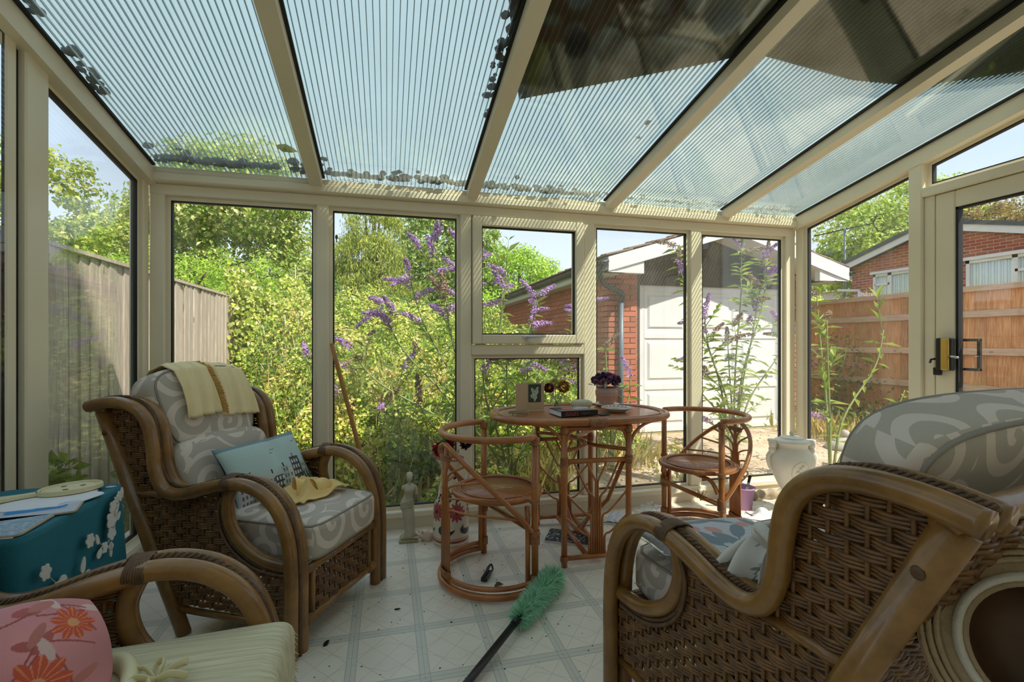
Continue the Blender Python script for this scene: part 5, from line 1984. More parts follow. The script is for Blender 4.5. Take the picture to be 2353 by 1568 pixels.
U, V, X, Y, Zt = pillow_arrays(0.44, 0.30, 0.13, 240, 0.10, lambda U, V: -0.45 * np.exp(-((U - 0.05 - 0.15 * V) ** 2) / 0.02) * (V > -0.3) * np.clip(V + 0.3, 0, 1))
C = np.empty(U.shape + (3,))
C[:] = lin(190, 210, 204)
C[V > 0.82] = lin(128, 152, 158)
C += ((np.sin(U * 40) * np.sin(V * 33))[..., None] * 0.01)
sky = -0.28 + 0.12 * np.sin(U * 5.0) + 0.1 * np.sin(U * 13 + 1)
C[V < sky] = lin(190, 200, 194)
bl = [(-.95, -.72, -.35, (206, 196, 190)), (-.72, -.55, -.2, (150, 168, 170)), (-.55, -.40, -.45, (92, 98, 104)), (-.38, -.16, -.3, (206, 204, 196)), (-.16, .06, -.42, (70, 78, 86)), (.06, .22, -.2, (172, 186, 184)),
      (.22, .34, -.3, (212, 212, 204)), (.34, .62, .02, (82, 80, 84)), (.62, .80, -.18, (188, 198, 190)), (.80, .97, -.05, (156, 170, 160))]
for (u0, u1, vt, rgb) in bl:
    rect(C, U, V, u0, u1, -1, vt, rgb)
    dark = sum(rgb) < 330
    for a in np.arange(u0 + 0.03, u1 - 0.03, 0.075):
        for b in np.arange(-.95, vt - 0.1, 0.19):
            rect(C, U, V, a, a + 0.04, b, b + 0.11, (214, 220, 214) if dark else (104, 112, 118))
for (u0, v0) in ((-.66, -.2), (-.2, -.32), (.12, -.22), (.45, .0), (-.5, -.44), (.86, -.07)):
    rect(C, U, V, u0, u0 + 0.03, v0, v0 + 0.14, (54, 58, 66))
for (u0, v0) in ((.10, .45), (.02, .33), (.72, .55), (.86, .62)):
    bird = (np.abs(V - v0 - 0.8 * np.abs(np.abs(U - u0) - 0.03)) < 0.012) & (np.abs(U - u0) < 0.06)
    C[bird] = lin(60, 84, 92)
C[(V < -.55) & (U > .45) & (np.sin(U * 60 + V * 20) > 0)] = lin(62, 66, 60)
Cb = np.empty_like(C)
Cb[:] = lin(54, 60, 98)
tp = thing('scatter_pillow', 'light blue pillow printed with grey town houses and birds', 'pillow', A_LOC, math.radians(A_ROT))
put_pillow(tp, U, V, X, Y, Zt, C, Cb, 'print_cloth', frame_mat((-.435, .05, .592), (0.12, 0.99, 0.03), (-.52, 0.05, .85)))

# crumpled yellow cloth on the seat of A
yc = thing('folded_cloth', 'crumpled yellow cloth on the seat beside the blue pillow', 'cloth', A_LOC, math.radians(A_ROT))


def crum(u, v):
    x, y = (u - .5) * 2, (v - .5) * 2
    r = math.hypot(x, y)
    env = max(0, 1 - r * r * .55)
    ridge = 1 - abs(math.sin(1.9 * x + 1.1 * y + .8 * math.sin(2.3 * y)))
    ridge2 = 1 - abs(math.sin(2.6 * y - 1.7 * x + .9 + .7 * math.sin(3 * x)))
    hgt = env * (.055 * ridge ** 1.6 + .045 * ridge2 ** 2.0 + .012 * math.sin(7 * x + 5 * y))
    q = 1 + .16 * math.sin(math.atan2(y, x) * 3 + .6) - .10 * max(0, -x * y)
    return (-.225 + x * .115 * q, .045 + y * .165 * q, .492 + max(hgt, .001))


MB().grid(crum, 60, 60, thick=0.004).build('cloth_sheet', 'yellow_cloth', yc)
m = MB()
for k, (dx, dy, rad, sp) in enumerate(((-.02, -.05, .050, .9), (.035, -.01, .040, 1.5))):
    def lobe(u, v, dx=dx, dy=dy, rad=rad, sp=sp):
        a = -.3 + u * PI * 1.25
        f = 1 - .45 * v
        return (-.225 + dx + v * .10 * math.cos(sp) + rad * f * math.cos(a) * math.sin(sp), .045 + dy + v * .12 * math.sin(sp) - rad * f * math.cos(a) * math.cos(sp), .494 + rad * 1.5 * f * max(0, math.sin(a)) + .006 * math.sin(9 * v + 4 * u))
    m.grid(lobe, 26, 20, thick=.004)
m.build('folds', 'yellow_cloth', yc)

# --- chair B: pink floral cushion, cream fringed cover
n = 200
U, V, X, Y, Zt = pillow_arrays(0.29, 0.29, 0.13, n, 0.0)
X, Y = X * np.sqrt(1 - .36 * V ** 2), Y * np.sqrt(1 - .36 * U ** 2)
C = np.empty(U.shape + (3,))
C[:] = lin(224, 150, 152)
w1 = np.sin(U * 4 + 2 * V) + np.sin(V * 5 - U * 2)
C = C * (1 + 0.10 * w1[..., None])
rgp = np.random.default_rng(9)
for q in range(22):
    cu, cv, a = rgp.uniform(-.9, .9), rgp.uniform(-.9, .9), rgp.uniform(0, PI)
    du, dv = U - cu, V - cv
    p_, q_ = du * math.cos(a) + dv * math.sin(a), -du * math.sin(a) + dv * math.cos(a)
    C[(np.abs(q_ - 0.4 * p_ ** 2) < 0.012) & (np.abs(p_) < 0.35)] = lin(178, 92, 92)
    lf = ((p_ - .3) / .16) ** 2 + ((q_ - .05) / .06) ** 2 < 1
    C[lf] = lin(*[(206, 130, 120), (196, 104, 100), (236, 196, 190)][q % 3])
for (cu, cv, R) in ((0.25, -.05, .34), (-.5, .45, .26), (-.45, -.6, .30), (.65, .6, .24), (.6, -.7, .26)):
    du, dv = U - cu, V - cv
    r_, a_ = np.hypot(du, dv), np.arctan2(dv, du)
    pet = R * (0.62 + 0.38 * np.abs(np.cos(a_ * 4.5)))
    C[r_ < pet] = lin(226, 96, 66)
    C[(r_ < pet) & (np.abs(np.sin(a_ * 9)) < 0.35)] = lin(238, 150, 110)
    C[r_ < R * .25] = lin(240, 170, 120)
C[(U + .55) ** 2 / .04 + (V - .72) ** 2 / .012 < 1] = lin(240, 232, 234)
pk = thing('scatter_pillow', 'pink cushion printed with coral chrysanthemums', 'pillow', B_LOC, math.radians(B_ROT))
put_pillow(pk, U, V, X, Y, Zt, C, C * 0.8, 'print_cloth', frame_mat((-.375, -.012, .56), (0.88, 0.47, 0.0), (-.25, 0.42, .87)))

cv = thing('seat_cover', 'cream fringed cover over the bottom left seat cushion', 'cover', B_LOC, math.radians(B_ROT))


def cover_fn(u, v):
    # u across (y), v from the back over the front edge
    y = -.262 + .524 * u
    L = v * 0.62
    if L < 0.40:
        f, z = -.375 + L, .487 + .018 * (1 - ((L - .1) / .35) ** 2) * (1 - (2 * u - 1) ** 2)
    else:
        a = min((L - .40) / .05, 1) * PI / 2
        d = max(0, L - .45)
        f, z = .025 + .028 * math.sin(a), .487 - .028 * (1 - math.cos(a)) - d
    ed = (2 * u - 1) ** 8
    return (f - 0.0 * ed + 0.003 * math.sin(u * 40), y, z - 0.03 * ed + 0.002 * math.sin(u * 23 + v * 8))


MB().grid(cover_fn, 40, 50, thick=0.004).build('cover_cloth', 'streak_cloth', cv)
fm = MB()
for k in range(110):
    p = Vector(cover_fn(k / 109, 1.0))
    fm.tube([p, p + Vector((rr.uniform(0, .006), rr.uniform(-.003, .003), -.02)), p + Vector((rr.uniform(0, .012), rr.uniform(-.006, .006), -.045))], [0.002, 0.002, 0.001], 3)
for k in range(60):
    p = Vector(cover_fn(0.99, 0.45 + 0.55 * k / 60))
    fm.tube([p, p + Vector((rr.uniform(0, .012), rr.uniform(.004, .016), -.018))], [0.002, 0.001], 3)
fm.build('fringe', 'streak_cloth', cv)
tie = thing('cloth_tie', 'knotted cream cloth tie lying on the bottom left seat', 'tie', B_LOC, math.radians(B_ROT))
MB().tube(catmull([(-.30, .12, .505), (-.25, .10, .52), (-.215, .05, .52), (-.20, -.02, .515), (-.19, -.1, .51)], 6), [0.012 + 0.012 * math.sin(PI * min(1, i / 24 + .1)) for i in range(25)], 10, flat=0.7).build('roll', 'cream_ivory', tie)
m = MB()
for k in range(6):
    a = k * 1.05 + .4
    c0 = Vector((-.165, .03, .510))
    m.tube(catmull([c0, c0 + Vector((.035 * math.cos(a), .03 * math.sin(a), .022)), c0 + Vector((.06 * math.cos(a + .35), .05 * math.sin(a + .35), .010)), c0 + Vector((.03 * math.cos(a + .8), .03 * math.sin(a + .8), .006))], 5), 0.007, 8, flat=0.3)
m.build('bow', 'cream_ivory', tie)

# --- chair C: leaf print cushion in plastic, sprigged cloth, straw hat
U, V, X, Y, Zt = pillow_arrays(0.50, 0.44, 0.085, 220, 0.03)
C = np.empty(U.shape + (3,))
C[:] = lin(206, 204, 204)
C[(np.sin(V * 60) > 0.4)] = lin(200, 196, 198)
rgp = np.random.default_rng(19)
for q in range(9):
    cu, cv_, a = rgp.uniform(-.8, .8), rgp.uniform(-.8, .8), rgp.uniform(0, PI)
    du, dv = U - cu, V - cv_
    p_, q_ = du * math.cos(a) + dv * math.sin(a), -du * math.sin(a) + dv * math.cos(a)
    C[(np.abs(q_ - 0.35 * p_ ** 2) < 0.012) & (p_ > -.6) & (p_ < .3)] = lin(96, 104, 108)
    C[(p_ / .30) ** 2 + ((q_ - .02) / .10) ** 2 < 1] = lin(132, 146, 154)
    C[((p_ - .36) / .14) ** 2 + ((q_ - .1) / .09) ** 2 < 1] = lin(214, 156, 148)
C[np.abs(U - .72) < .14] = lin(206, 222, 232)
C[(np.abs(U - .72) < .14) & (V > .8)] = lin(140, 178, 214)
lp = thing('scatter_pillow', 'grey leaf print cushion wrapped in clear plastic on the right armchair', 'pillow', C_LOC, math.radians(C_ROT))
Ml = frame_mat((-.225, .0 + WC, .515), (0.05, 1, 0.04), (1, -.03, 0.02))
put_pillow(lp, U, V, X, Y, Zt, C, C, 'print_cloth', Ml)
glass_mat('plastic_film', (0.97, 0.98, 1.0), 2.2, 0.05, rough=0.08)
P = np.stack([X * 1.03, Y * 1.05, Zt + 0.006 + 0.003 * np.sin(U * 9 + V * 4) * np.sin(V * 13 - U * 5)], -1)[::3, ::3]
Pm = P.reshape(-1, 3) @ np.array(Ml.to_3x3()).T + np.array(Ml.translation)
painted('plastic_wrap', Pm.reshape(P.shape), np.ones(P.shape), 'plastic_film', lp)

pc = thing('folded_cloth', 'white cloth printed with grey sprigs bunched over the arm dip', 'cloth', C_LOC, math.radians(C_ROT))
nn = 110
uu, vv = np.meshgrid(np.linspace(0, 1, nn), np.linspace(0, 1, nn), indexing='ij')
fan = .30 + .70 * vv ** .8
fold = np.sin(uu * 17 + .8 * np.sin(vv * 3)) * (.35 + .65 * vv)
fx = -.565 + (.235 * (uu - .25)) * fan + .012 * np.sin(uu * 11 + 1)
yy = WC + .232 + .052 * vv - .028 * fold + .015 * np.sin(vv * 4)
zz = .715 - .165 * vv ** 1.15 + .010 * np.cos(uu * 17) * vv - .03 * (uu - .4) ** 2
Pc = np.stack([fx, yy, zz], -1)
Cc = np.empty(Pc.shape)
Cc[:] = lin(226, 222, 214)
rg3 = np.random.default_rng(3)
for q in range(20):
    a0, b0 = rg3.uniform(0, 1, 2)
    Cc[((uu - a0) / .05) ** 2 + ((vv - b0) / .03) ** 2 < 1] = lin(*[(140, 144, 132), (110, 112, 106), (176, 178, 170)][q % 3])
    Cc[(np.abs(uu - a0 - .3 * (vv - b0)) < .006) & (np.abs(vv - b0) < .09)] = lin(120, 122, 112)
painted('cloth_sheet', Pc, Cc, 'print_cloth', pc)
m = MB()
for k in range(5):
    a = k * 1.3
    m.tube(catmull([(-.555, WC + .235, .70), (-.56 + .04 * math.cos(a), WC + .235 + .035 * math.sin(a), .728 + .012 * (k % 2)), (-.575 + .05 * math.cos(a + .8), WC + .235 + .04 * math.sin(a + .8), .715), (-.565, WC + .235, .685)], 5), 0.014, 8, flat=0.45)
m.build('knot', 'applique', pc)

hat = thing('straw_hat', 'woven straw sun hat hanging behind the bottom right armchair', 'hat', (1.045, .535, .672))
Rh = Vector((-1.0, -.75, .42)).to_track_quat('Z', 'Y').to_matrix().to_4x4() @ Matrix.Scale(.93, 4)
m = MB()
prof = [(.185, .0), (.18, -.008), (.15, -.012), (.118, -.006), (.108, .002)]
m.lathe([(r, z) for r, z in prof] + [(r, z + .005) for r, z in prof[::-1]] + [prof[0]], 48, caps=False)
br = m
bo = br.build('brim', 'straw', hat)
m = MB()
for r in (.178, .166, .154):
    m.tube([(r * math.cos(a), r * math.sin(a), .0) for a in np.linspace(0, 2 * PI, 61)[:-1]], 0.0055, 6, closed=True)
co = m.build('brim_coils', 'straw', hat)
m = MB()
m.lathe([(.132, .004), (.128, .012), (.120, .012), (.117, .004)], 48, caps=False)
wo = m.build('trim_band', 'straw_band', hat)
m = MB().lathe([(.108, .002), (.104, -.05), (.092, -.095), (.05, -.11), (0.0, -.112)], 40, caps=False)
cr = m.build('crown', 'cane_deep_brown', hat)  # dark brown puts the shade inside the hat into its colour
for o in (bo, co, wo, cr):
    o.matrix_local = Rh

# ------------------------------------------------------------------ bistro set
def racetrack(a, b, n=72, p=2.5):
    out = []
    for i in range(n):
        t = 2 * PI * i / n
        c, s = math.cos(t), math.sin(t)
        out.append((a * math.copysign(abs(c) ** (2 / p), c), b * math.copysign(abs(s) ** (2 / p), s)))
    return out


TZ = 0.775
tb = thing('bistro_table', 'oval cane bistro table with woven top and fan shaped side frames', 'table', (1.10, 2.665, 0), math.radians(-4))
MB().prism(racetrack(.505, .315), TZ - .022, TZ - .006, lambda u, v, d: (u, v, d)).build('woven_top', 'woven_orange', tb)
MB().tube([(x, y, TZ - .016) for x, y in racetrack(.515, .325)], .0185, 10, closed=True).build('rim', 'cane_orange', tb)
MB().tube([(x, y, TZ - .004) for x, y in racetrack(.482, .292)], .0055, 6, closed=True).build('inner_bead', 'cane_orange', tb)


def coil(parent, p0, p1, r, n=6, rr_=0.0035, name='binding', mat='cane_wrap'):
    """cane strip wound n times round a joint: one continuous helix"""
    p0, p1 = Vector(p0), Vector(p1)
    d = (p1 - p0).normalized()
    a = d.orthogonal().normalized()
    b = d.cross(a)
    m = 12 * n
    return MB().tube([p0.lerp(p1, k / m) + (a * math.cos(k * PI / 6) + b * math.sin(k * PI / 6)) * r for k in range(m + 1)], rr_, 5).build(name, mat, parent)


LX = .18
for sy in (-1, 1):
    yy = sy * .30
    for sx in (-1, 1):
        lg = MB().tube([(sx * LX, yy, 0), (sx * LX, yy, TZ - .03)], .0165, 10).build('leg', 'cane_orange', tb)
        coil(lg, (sx * LX, yy, .53), (sx * LX, yy, .575), .019, 8)
        coil(lg, (sx * LX, yy, TZ - .075), (sx * LX, yy, TZ - .045), .019, 6)
        coil(lg, (sx * LX, yy, .03), (sx * LX, yy, .055), .019, 5)
        MB().tube(catmull([(sx * LX, yy, .60), (sx * (LX + .03), yy * 1.0, .685), (sx * (LX + .10), yy * .95, .735), (sx * (LX + .2), yy * .85, .755)], 5), .009, 8).build('top_bracket', 'cane_orange', tb)
        MB().tube(catmull([(sx * (LX - .012), yy, .66), (sx * (LX - .03), yy, .705), (sx * (LX - .07), yy, .72)], 4), .008, 8).build('corner_bracket', 'cane_orange', tb)
    MB().tube([(-LX, yy, TZ - .05), (LX, yy, TZ - .05)], .013, 8).build('apron_rail', 'cane_orange', tb)
    MB().tube([(-LX, yy, .552), (LX, yy, .552)], .0135, 8).build('cross_rail', 'cane_orange', tb)
    MB().tube([(-LX, yy, .045), (LX, yy, .045)], .014, 8).build('bottom_rail', 'cane_orange', tb)
    coil(tb, (-.05, sy * .325, TZ - .018), (.05, sy * .325, TZ - .018), .021, 16, .004, 'rim_binding')
    zs = [.43, .34, .235, .13]
    for s in (-1, 1):
        for i in range(4):
            x0 = s * (.006 + .0125 * i)
            if i == 0:
                end = [(s * .03, yy, zs[i] + .06), (s * .055, yy, .545)]
            elif i == 1:
                end = [(s * .055, yy, zs[i] + .06), (s * .125, yy, .545)]
            elif i == 2:
                end = [(s * .075, yy, zs[i] + .05), (s * LX, yy, .395)]
            else:
                end = [(s * .085, yy, zs[i] + .045), (s * LX, yy, .265)]
            MB().tube([(x0, yy, .05), (x0, yy, zs[i])] + catmull([(x0, yy, zs[i] + .01), (x0 + s * .008, yy, zs[i] + .03)] + end, 4), .0062, 6).build('fan_cane', 'cane_orange', tb)
for sx in (-.05, .05):
    MB().tube([(sx, -.30, .045), (sx, .30, .045)], .0145, 8).build('bottom_stretcher', 'cane_orange', tb)
MB().tube([(-.02, .0, .06), (.11, -.18, .30), (.16, -.28, .54)], .012, 8).build('diagonal_strut', 'cane_orange', tb)
MB().tube(catmull([(-.05, .28, .32), (-.03, .12, .13), (-.02, .0, .075), (-.02, -.12, .13), (0, -.28, .32)], 6), .012, 8).build('curved_strut', 'cane_orange', tb)
MB().tube(catmull([(-LX, .28, .60), (0, .12, .60), (0, -.12, .60), (-LX, -.28, .60)], 6), .011, 8).build('curved_stretcher', 'cane_orange', tb)
MB().tube(catmull([(LX, .28, .60), (0.03, .12, .60), (0.03, -.12, .60), (LX, -.28, .60)], 6), .011, 8).build('curved_stretcher', 'cane_orange', tb)


def make_bistro_chair(label):
    t = thing('bistro_chair', label, 'chair', group='cane bistro chairs')
    R = .27
    A0 = math.radians(75)

    def arc(r, z, a0=A0, a1=2 * PI - A0, n=30, fz=None, cx=0.0):
        return [(cx + r * math.cos(a), r * math.sin(a), z if fz is None else fz(i / n)) for i, a in enumerate(np.linspace(a0, a1, n + 1))]
    MB().tube(arc(R, .735), .0165, 10).build('back_rail', 'cane_orange', t)
    MB().tube(arc(R + .004, .028), .0165, 10).build('base_ring', 'cane_orange', t)
    MB().tube(arc(R - .004, .062, fz=lambda u: .062 + .0 * u), .012, 8).build('base_ring', 'cane_orange', t)
    for s in (-1, 1):
        px, py = R * math.cos(A0), s * R * math.sin(A0)
        lg = MB().tube([(px, py, 0), (px, py, .735)], .0165, 10).build('post', 'cane_orange', t)
        coil(lg, (px, py, .70), (px, py, .73), .019, 6)
        coil(lg, (px, py, .235), (px, py, .30), .021, 12)
        coil(lg, (px, py, .05), (px, py, .09), .020, 8)
        coil(lg, (px, py, .425), (px, py, .445), .019, 4)
        MB().tube([(px - .03, py * .94, .035), (px - .03, py * .94, .36), (px - .02, py * .85, .405)], .012, 8).build('inner_post', 'cane_orange', t)
        # arch from the back spine to the post
        pts = []
        for i in range(21):
            u = i / 20
            a = PI - s * u * (PI - A0)
            pts.append((R * 1.0 * math.cos(a) - .012 * math.sin(PI * u), R * math.sin(a) * 1.0, .69 - .415 * u ** 1.55))
        MB().tube(pts, .0125, 8).build('arch_cane', 'cane_orange', t)

        def on_arch(u):
            a = PI - s * u * (PI - A0)
            return (R * math.cos(a) - .012 * math.sin(PI * u), R * math.sin(a), .69 - .415 * u ** 1.55)
        for i, (zb, ua) in enumerate(((.36, .86), (.41, .68), (.46, .50), (.51, .33), (.55, .18))):
            y0 = s * (.042 - .0085 * i)
            e_ = on_arch(ua)
            am = PI - s * ua * .4 * (PI - A0)
            mid = (R * .99 * math.cos(am), R * .99 * math.sin(am), zb + .045 + .3 * (e_[2] - zb - .045))
            MB().tube([(-R, y0, .035), (-R, y0, zb)] + catmull([(-R, y0, zb + .005), (-R + .002, y0 + s * .008, zb + .03), mid, e_], 5), .0058, 6).build('fan_cane', 'cane_orange', t)
    for y in (-.006, .006):
        MB().tube([(-R, y, .03), (-R, y, .70)], .0065, 6).build('spine_cane', 'cane_orange', t)
    for z in (.07, .62):
        MB().tube([(-R + .012 * math.cos(k * .4), .052 * math.sin(k * .4), z + .0004 * k) for k in range(64)], .0035, 5).build('binding', 'cane_wrap', t)
    c0 = math.cos(A0) * R
    MB().tube([(c0 + .02, -R * .95, .275), (c0 + .02, R * .95, .275)], .0135, 8).build('stretcher', 'cane_orange', t)
    MB().tube(catmull([(c0 + .02, -R * .93, .33), (c0 + .03, -R * .8, .39), (c0 + .04, -R * .5, .405), (c0 + .04, R * .5, .405), (c0 + .03, R * .8, .39), (c0 + .02, R * .93, .33)], 5), .0115, 8).build('seat_bracket', 'cane_orange', t)
    se = MB().lathe([(0, .428), (.205, .428), (.208, .436), (.205, .444), (0, .446)], 48, (0.015, 0, 0)).build('seat', 'woven_orange', t)
    MB().tube([(0.015 + .218 * math.cos(a), .218 * math.sin(a), .434) for a in np.linspace(0, 2 * PI, 49)[:-1]], .0145, 8, closed=True).build('seat_rim', 'cane_orange', se)
    MB().tube([(0.015 + .190 * math.cos(a), .190 * math.sin(a), .447) for a in np.linspace(0, 2 * PI, 49)[:-1]], .0045, 6, closed=True).build('seat_bead', 'cane_orange', se)
    return t


c1 = place(make_bistro_chair('cane bistro chair in front of the tall painted vase'), (.53, 2.385, 0), 16)
c2 = place(copy_tree(c1), (1.86, 2.575, 0), 184)
c2['label'] = 'cane bistro chair in the sunlight beside the lilac pot'

# ------------------------------------------------------------------ side table under a teal cloth
TX0, TX1, TY0, TY1, TTZ = -1.255, -.885, 1.475, 1.985, .685
st = thing('side_table', 'small side table hidden under the teal cloth', 'table', ((TX0 + TX1) / 2, (TY0 + TY1) / 2, 0))
hx_, hy_ = (TX1 - TX0) / 2 - .012, (TY1 - TY0) / 2 - .012
MB().box(-hx_ + .03, hx_ - .03, -hy_ + .03, hy_ - .03, TTZ - .03, TTZ - .006, .004).build('table_top', 'cane_deep_brown', st)
for sx in (-1, 1):
    for sy in (-1, 1):
        MB().box(sx * (hx_ - .05) - .018, sx * (hx_ - .05) + .018, sy * (hy_ - .05) - .018, sy * (hy_ - .05) + .018, 0, TTZ - .03).build('leg', 'cane_deep_brown', st)
tc_ = thing('tablecloth', 'teal tablecloth with white applique flowers', 'tablecloth', ((TX0 + TX1) / 2, (TY0 + TY1) / 2, 0))


def cloth_outline(k, off, ripple):
    hx2, hy2 = hx_ + .008 + off, hy_ + .008 + off
    x, y = math.cos(2 * PI * k), math.sin(2 * PI * k)
    p = 9.0
    d = (abs(x) ** p + abs(y) ** p) ** (1 / p)
    return (x / d * hx2 * (1 + ripple * .0), y / d * hy2)


def drape(u, v):
    # v: 0 table centre ... .3 edge ... 1 hem
    if v < .30:
        s = v / .30
        x, y = cloth_outline(u, 0, 0)
        return (x * s, y * s, TTZ + .0005)
    w = (v - .30) / .70
    rip = .009 * w * math.sin(u * 2 * PI * 13) + .006 * w * math.sin(u * 2 * PI * 7 + 1)
    x, y = cloth_outline(u, .004 + .028 * w + rip, 0)
    z = TTZ - .52 * w
    if w < .04:
        z = TTZ - .52 * .04 * (w / .04) ** 2
    return (x, y, z)


MB().grid(drape, 200, 44, closed_u=True, smooth=True).build('cloth', 'teal_cloth', tc_)


def flower_poly(r, n=5, k=.28, ph=0.0):
    return [(r * (1 - k + k * abs(math.cos(n * a / 2 + ph))) * math.cos(a), r * (1 - k + k * abs(math.cos(n * a / 2 + ph))) * math.sin(a)) for a in np.linspace(0, 2 * PI, 41)[:-1]]


def leaf_poly(L, W, a):
    out = []
    for k in range(17):
        t = 2 * PI * k / 17
        x, y = L / 2 * math.cos(t), W / 2 * math.sin(t) * (1 - .35 * math.cos(t))
        out.append((x * math.cos(a) - y * math.sin(a), x * math.sin(a) + y * math.cos(a)))
    return out


def sideframe(y0, z0):
    def fr(u, v, d):
        z = z0 + v
        w = max(0, (TTZ - z) / .52)
        return (hx_ + .008 + .020 + .030 * w + d, y0 + u, z)
    return fr


def app(poly, y0, z0, flat=False):
    if flat:
        MB().prism(poly, .0015, .004, lambda u, v, d: (y0 + u, z0 + v, TTZ + d)).build('applique', 'applique', tc_)
    else:
        MB().prism(poly, 0.0, .003, sideframe(y0, z0)).build('applique', 'applique', tc_)


for (y0, z0, r, nn_, ph) in ((-.155, .505, .040, 5, .2), (-.185, .475, .028, 5, .9), (-.135, .465, .026, 5, .5), (-.21, .58, .022, 6, .1), (-.085, .47, .021, 6, .8), (-.015, .585, .022, 6, .4), (.105, .605, .030, 5, .3), (.10, .565, .024, 5, 1.1), (.118, .642, .022, 5, .7),
                             (.09, .525, .014, 4, .2), (.055, .535, .018, 6, .5), (.16, .665, .018, 6, .9), (-.225, .455, .018, 6, .1)):
    app(flower_poly(r, nn_, .28, ph), y0, z0)
for (y0, z0, L, W, a) in ((-.055, .53, .045, .02, 1.2), (-.045, .495, .04, .02, .5), (.02, .575, .034, .016, 1.8), (.03, .53, .04, .02, .6), (.145, .605, .032, .016, .7), (.14, .69 - .03, .03, .016, 2.4), (.175, .69 - .015, .03, .016, 1.4), (-.19, .432, .04, .02, .3), (.135, .628, .05, .018, .8), (.088, .515, .045, .014, 1.4)):
    app(leaf_poly(L, W, a), y0, z0)
for (x0, y0, L, W, a) in ((-.08, .10, .09, .03, .4), (-.05, .17, .05, .02, .2), (-.13, .04, .06, .022, 1.0), (.10, -.20, .06, .022, .4), (.135, -.235, .05, .02, -.3), (-.02, .20, .05, .02, .5), (.16, .20, .03, .014, .2)):
    app(leaf_poly(L, W, a), x0, y0, True)
stm = MB()
for (a, b) in (((-.085, .47), (-.05, .53)), ((-.07, .487), (-.045, .495)), ((.055, .535), (.02, .575)), ((.055, .535), (.03, .53)), ((.055, .535), (.09, .55)), ((.16, .665), (.13, .64)), ((-.21, .58), (-.17, .53)), ((-.155, .50), (-.085, .47))):
    stm.tube([sideframe(*a)(0, 0, .001), sideframe(*b)(0, 0, .001)], .0014, 4)
stm.build('embroidered_stems', 'applique', tc_)
# ------------------------------------------------------------------ things on the teal table
def on_tbl(x, y, z=0.0):
    return (x, y, TTZ + .004 + z)


def rot2(p, a):
    return (p[0] * math.cos(a) - p[1] * math.sin(a), p[0] * math.sin(a) + p[1] * math.cos(a))


def rrect(w, h, r, n=5):
    out = []
    for (cx, cy, a0) in ((w / 2 - r, h / 2 - r, 0), (-w / 2 + r, h / 2 - r, PI / 2), (-w / 2 + r, -h / 2 + r, PI), (w / 2 - r, -h / 2 + r, 1.5 * PI)):
        for k in range(n + 1):
            a = a0 + PI / 2 * k / n
            out.append((cx + r * math.cos(a), cy + r * math.sin(a)))
    return out


def mat_print(name, w, h, fn, z, parent, n=80):
    u = np.linspace(-1, 1, n)
    v = np.linspace(-1, 1, int(n * h / w))
    Uu, Vv = np.meshgrid(u, v, indexing='ij')
    Cc = fn(Uu, Vv)
    P = np.stack([Uu * w / 2 * .96, Vv * h / 2 * .95, np.full(Uu.shape, z)], -1)
    return painted(name, P, Cc, 'print_paper', parent, smooth=False)


hm = thing('hand_mirror', 'cream oval hand mirror lying face down on the papers', 'mirror', on_tbl(-1.0, 1.885, .008), math.radians(-58))
m = MB()
m.prism([(0.062 * math.cos(a), .082 * math.sin(a)) for a in np.linspace(0, 2 * PI, 37)[:-1]], 0, .010, lambda u, v, d: (u, v, d))
m.prism([(-.012, -.07), (.012, -.07), (.013, -.12), (.022, -.16), (.018, -.185), (0, -.195), (-.018, -.185), (-.022, -.16), (-.013, -.12)], 0, .010, lambda u, v, d: (u, v, d))
m.build('backing', 'cream_ivory', hm)
MB().tube([(.057 * math.cos(a), .077 * math.sin(a), .011) for a in np.linspace(0, 2 * PI, 37)[:-1]], .004, 6, closed=True).tube([(.046 * math.cos(a), .064 * math.sin(a), .010) for a in np.linspace(0, 2 * PI, 37)[:-1]], .002, 5, closed=True).build('rim', 'cream_ivory', hm)
simple('dark_inlay', (120, 98, 60), .6)
for (x, y) in ((.0, .03), (.025, -.015), (-.025, -.015)):
    MB().lathe([(0, .0102), (.008, .0104), (0.0, .0108)], 10, (x, y, 0)).build('inlay', 'dark_inlay', hm)
pp = thing('paper_sheet', 'torn white tissue paper under the hand mirror', 'paper', on_tbl(-1.01, 1.80), math.radians(12))
rp = random.Random(6)
poly = [((.125 + rp.uniform(-.014, .014)) * math.cos(a) * 1.0, (.10 + rp.uniform(-.012, .012)) * math.sin(a)) for a in np.linspace(0, 2 * PI, 33)[:-1]]
MB().prism(poly, 0.0035, .0055, lambda u, v, d: (u, v, d + .002 * math.sin(u * 60))).build('sheet', 'paper_white', pp)


def blue_card(U, V):
    Cc = np.empty(U.shape + (3,))
    Cc[:] = lin(196, 198, 206)
    e_ = (U / .72) ** 2 + ((V - .15) / .6) ** 2 < 1
    Cc[e_ & (V > -.2)] = lin(30, 140, 206)
    Cc[(np.abs(V + .2) < .03) & (np.abs(U) < .75)] = lin(60, 70, 90)
    return Cc


def sea_mat(U, V):
    Cc = np.empty(U.shape + (3,))
    base = np.array(lin(150, 174, 190))
    nse = np.sin(U * 14 + 4 * np.sin(V * 7)) * np.sin(V * 19 + 3 * np.sin(U * 5))
    Cc[:] = base * (1 + .35 * nse[..., None])
    Cc[np.abs(nse) > .85] = lin(210, 222, 226)
    return np.clip(Cc, 0, 1)


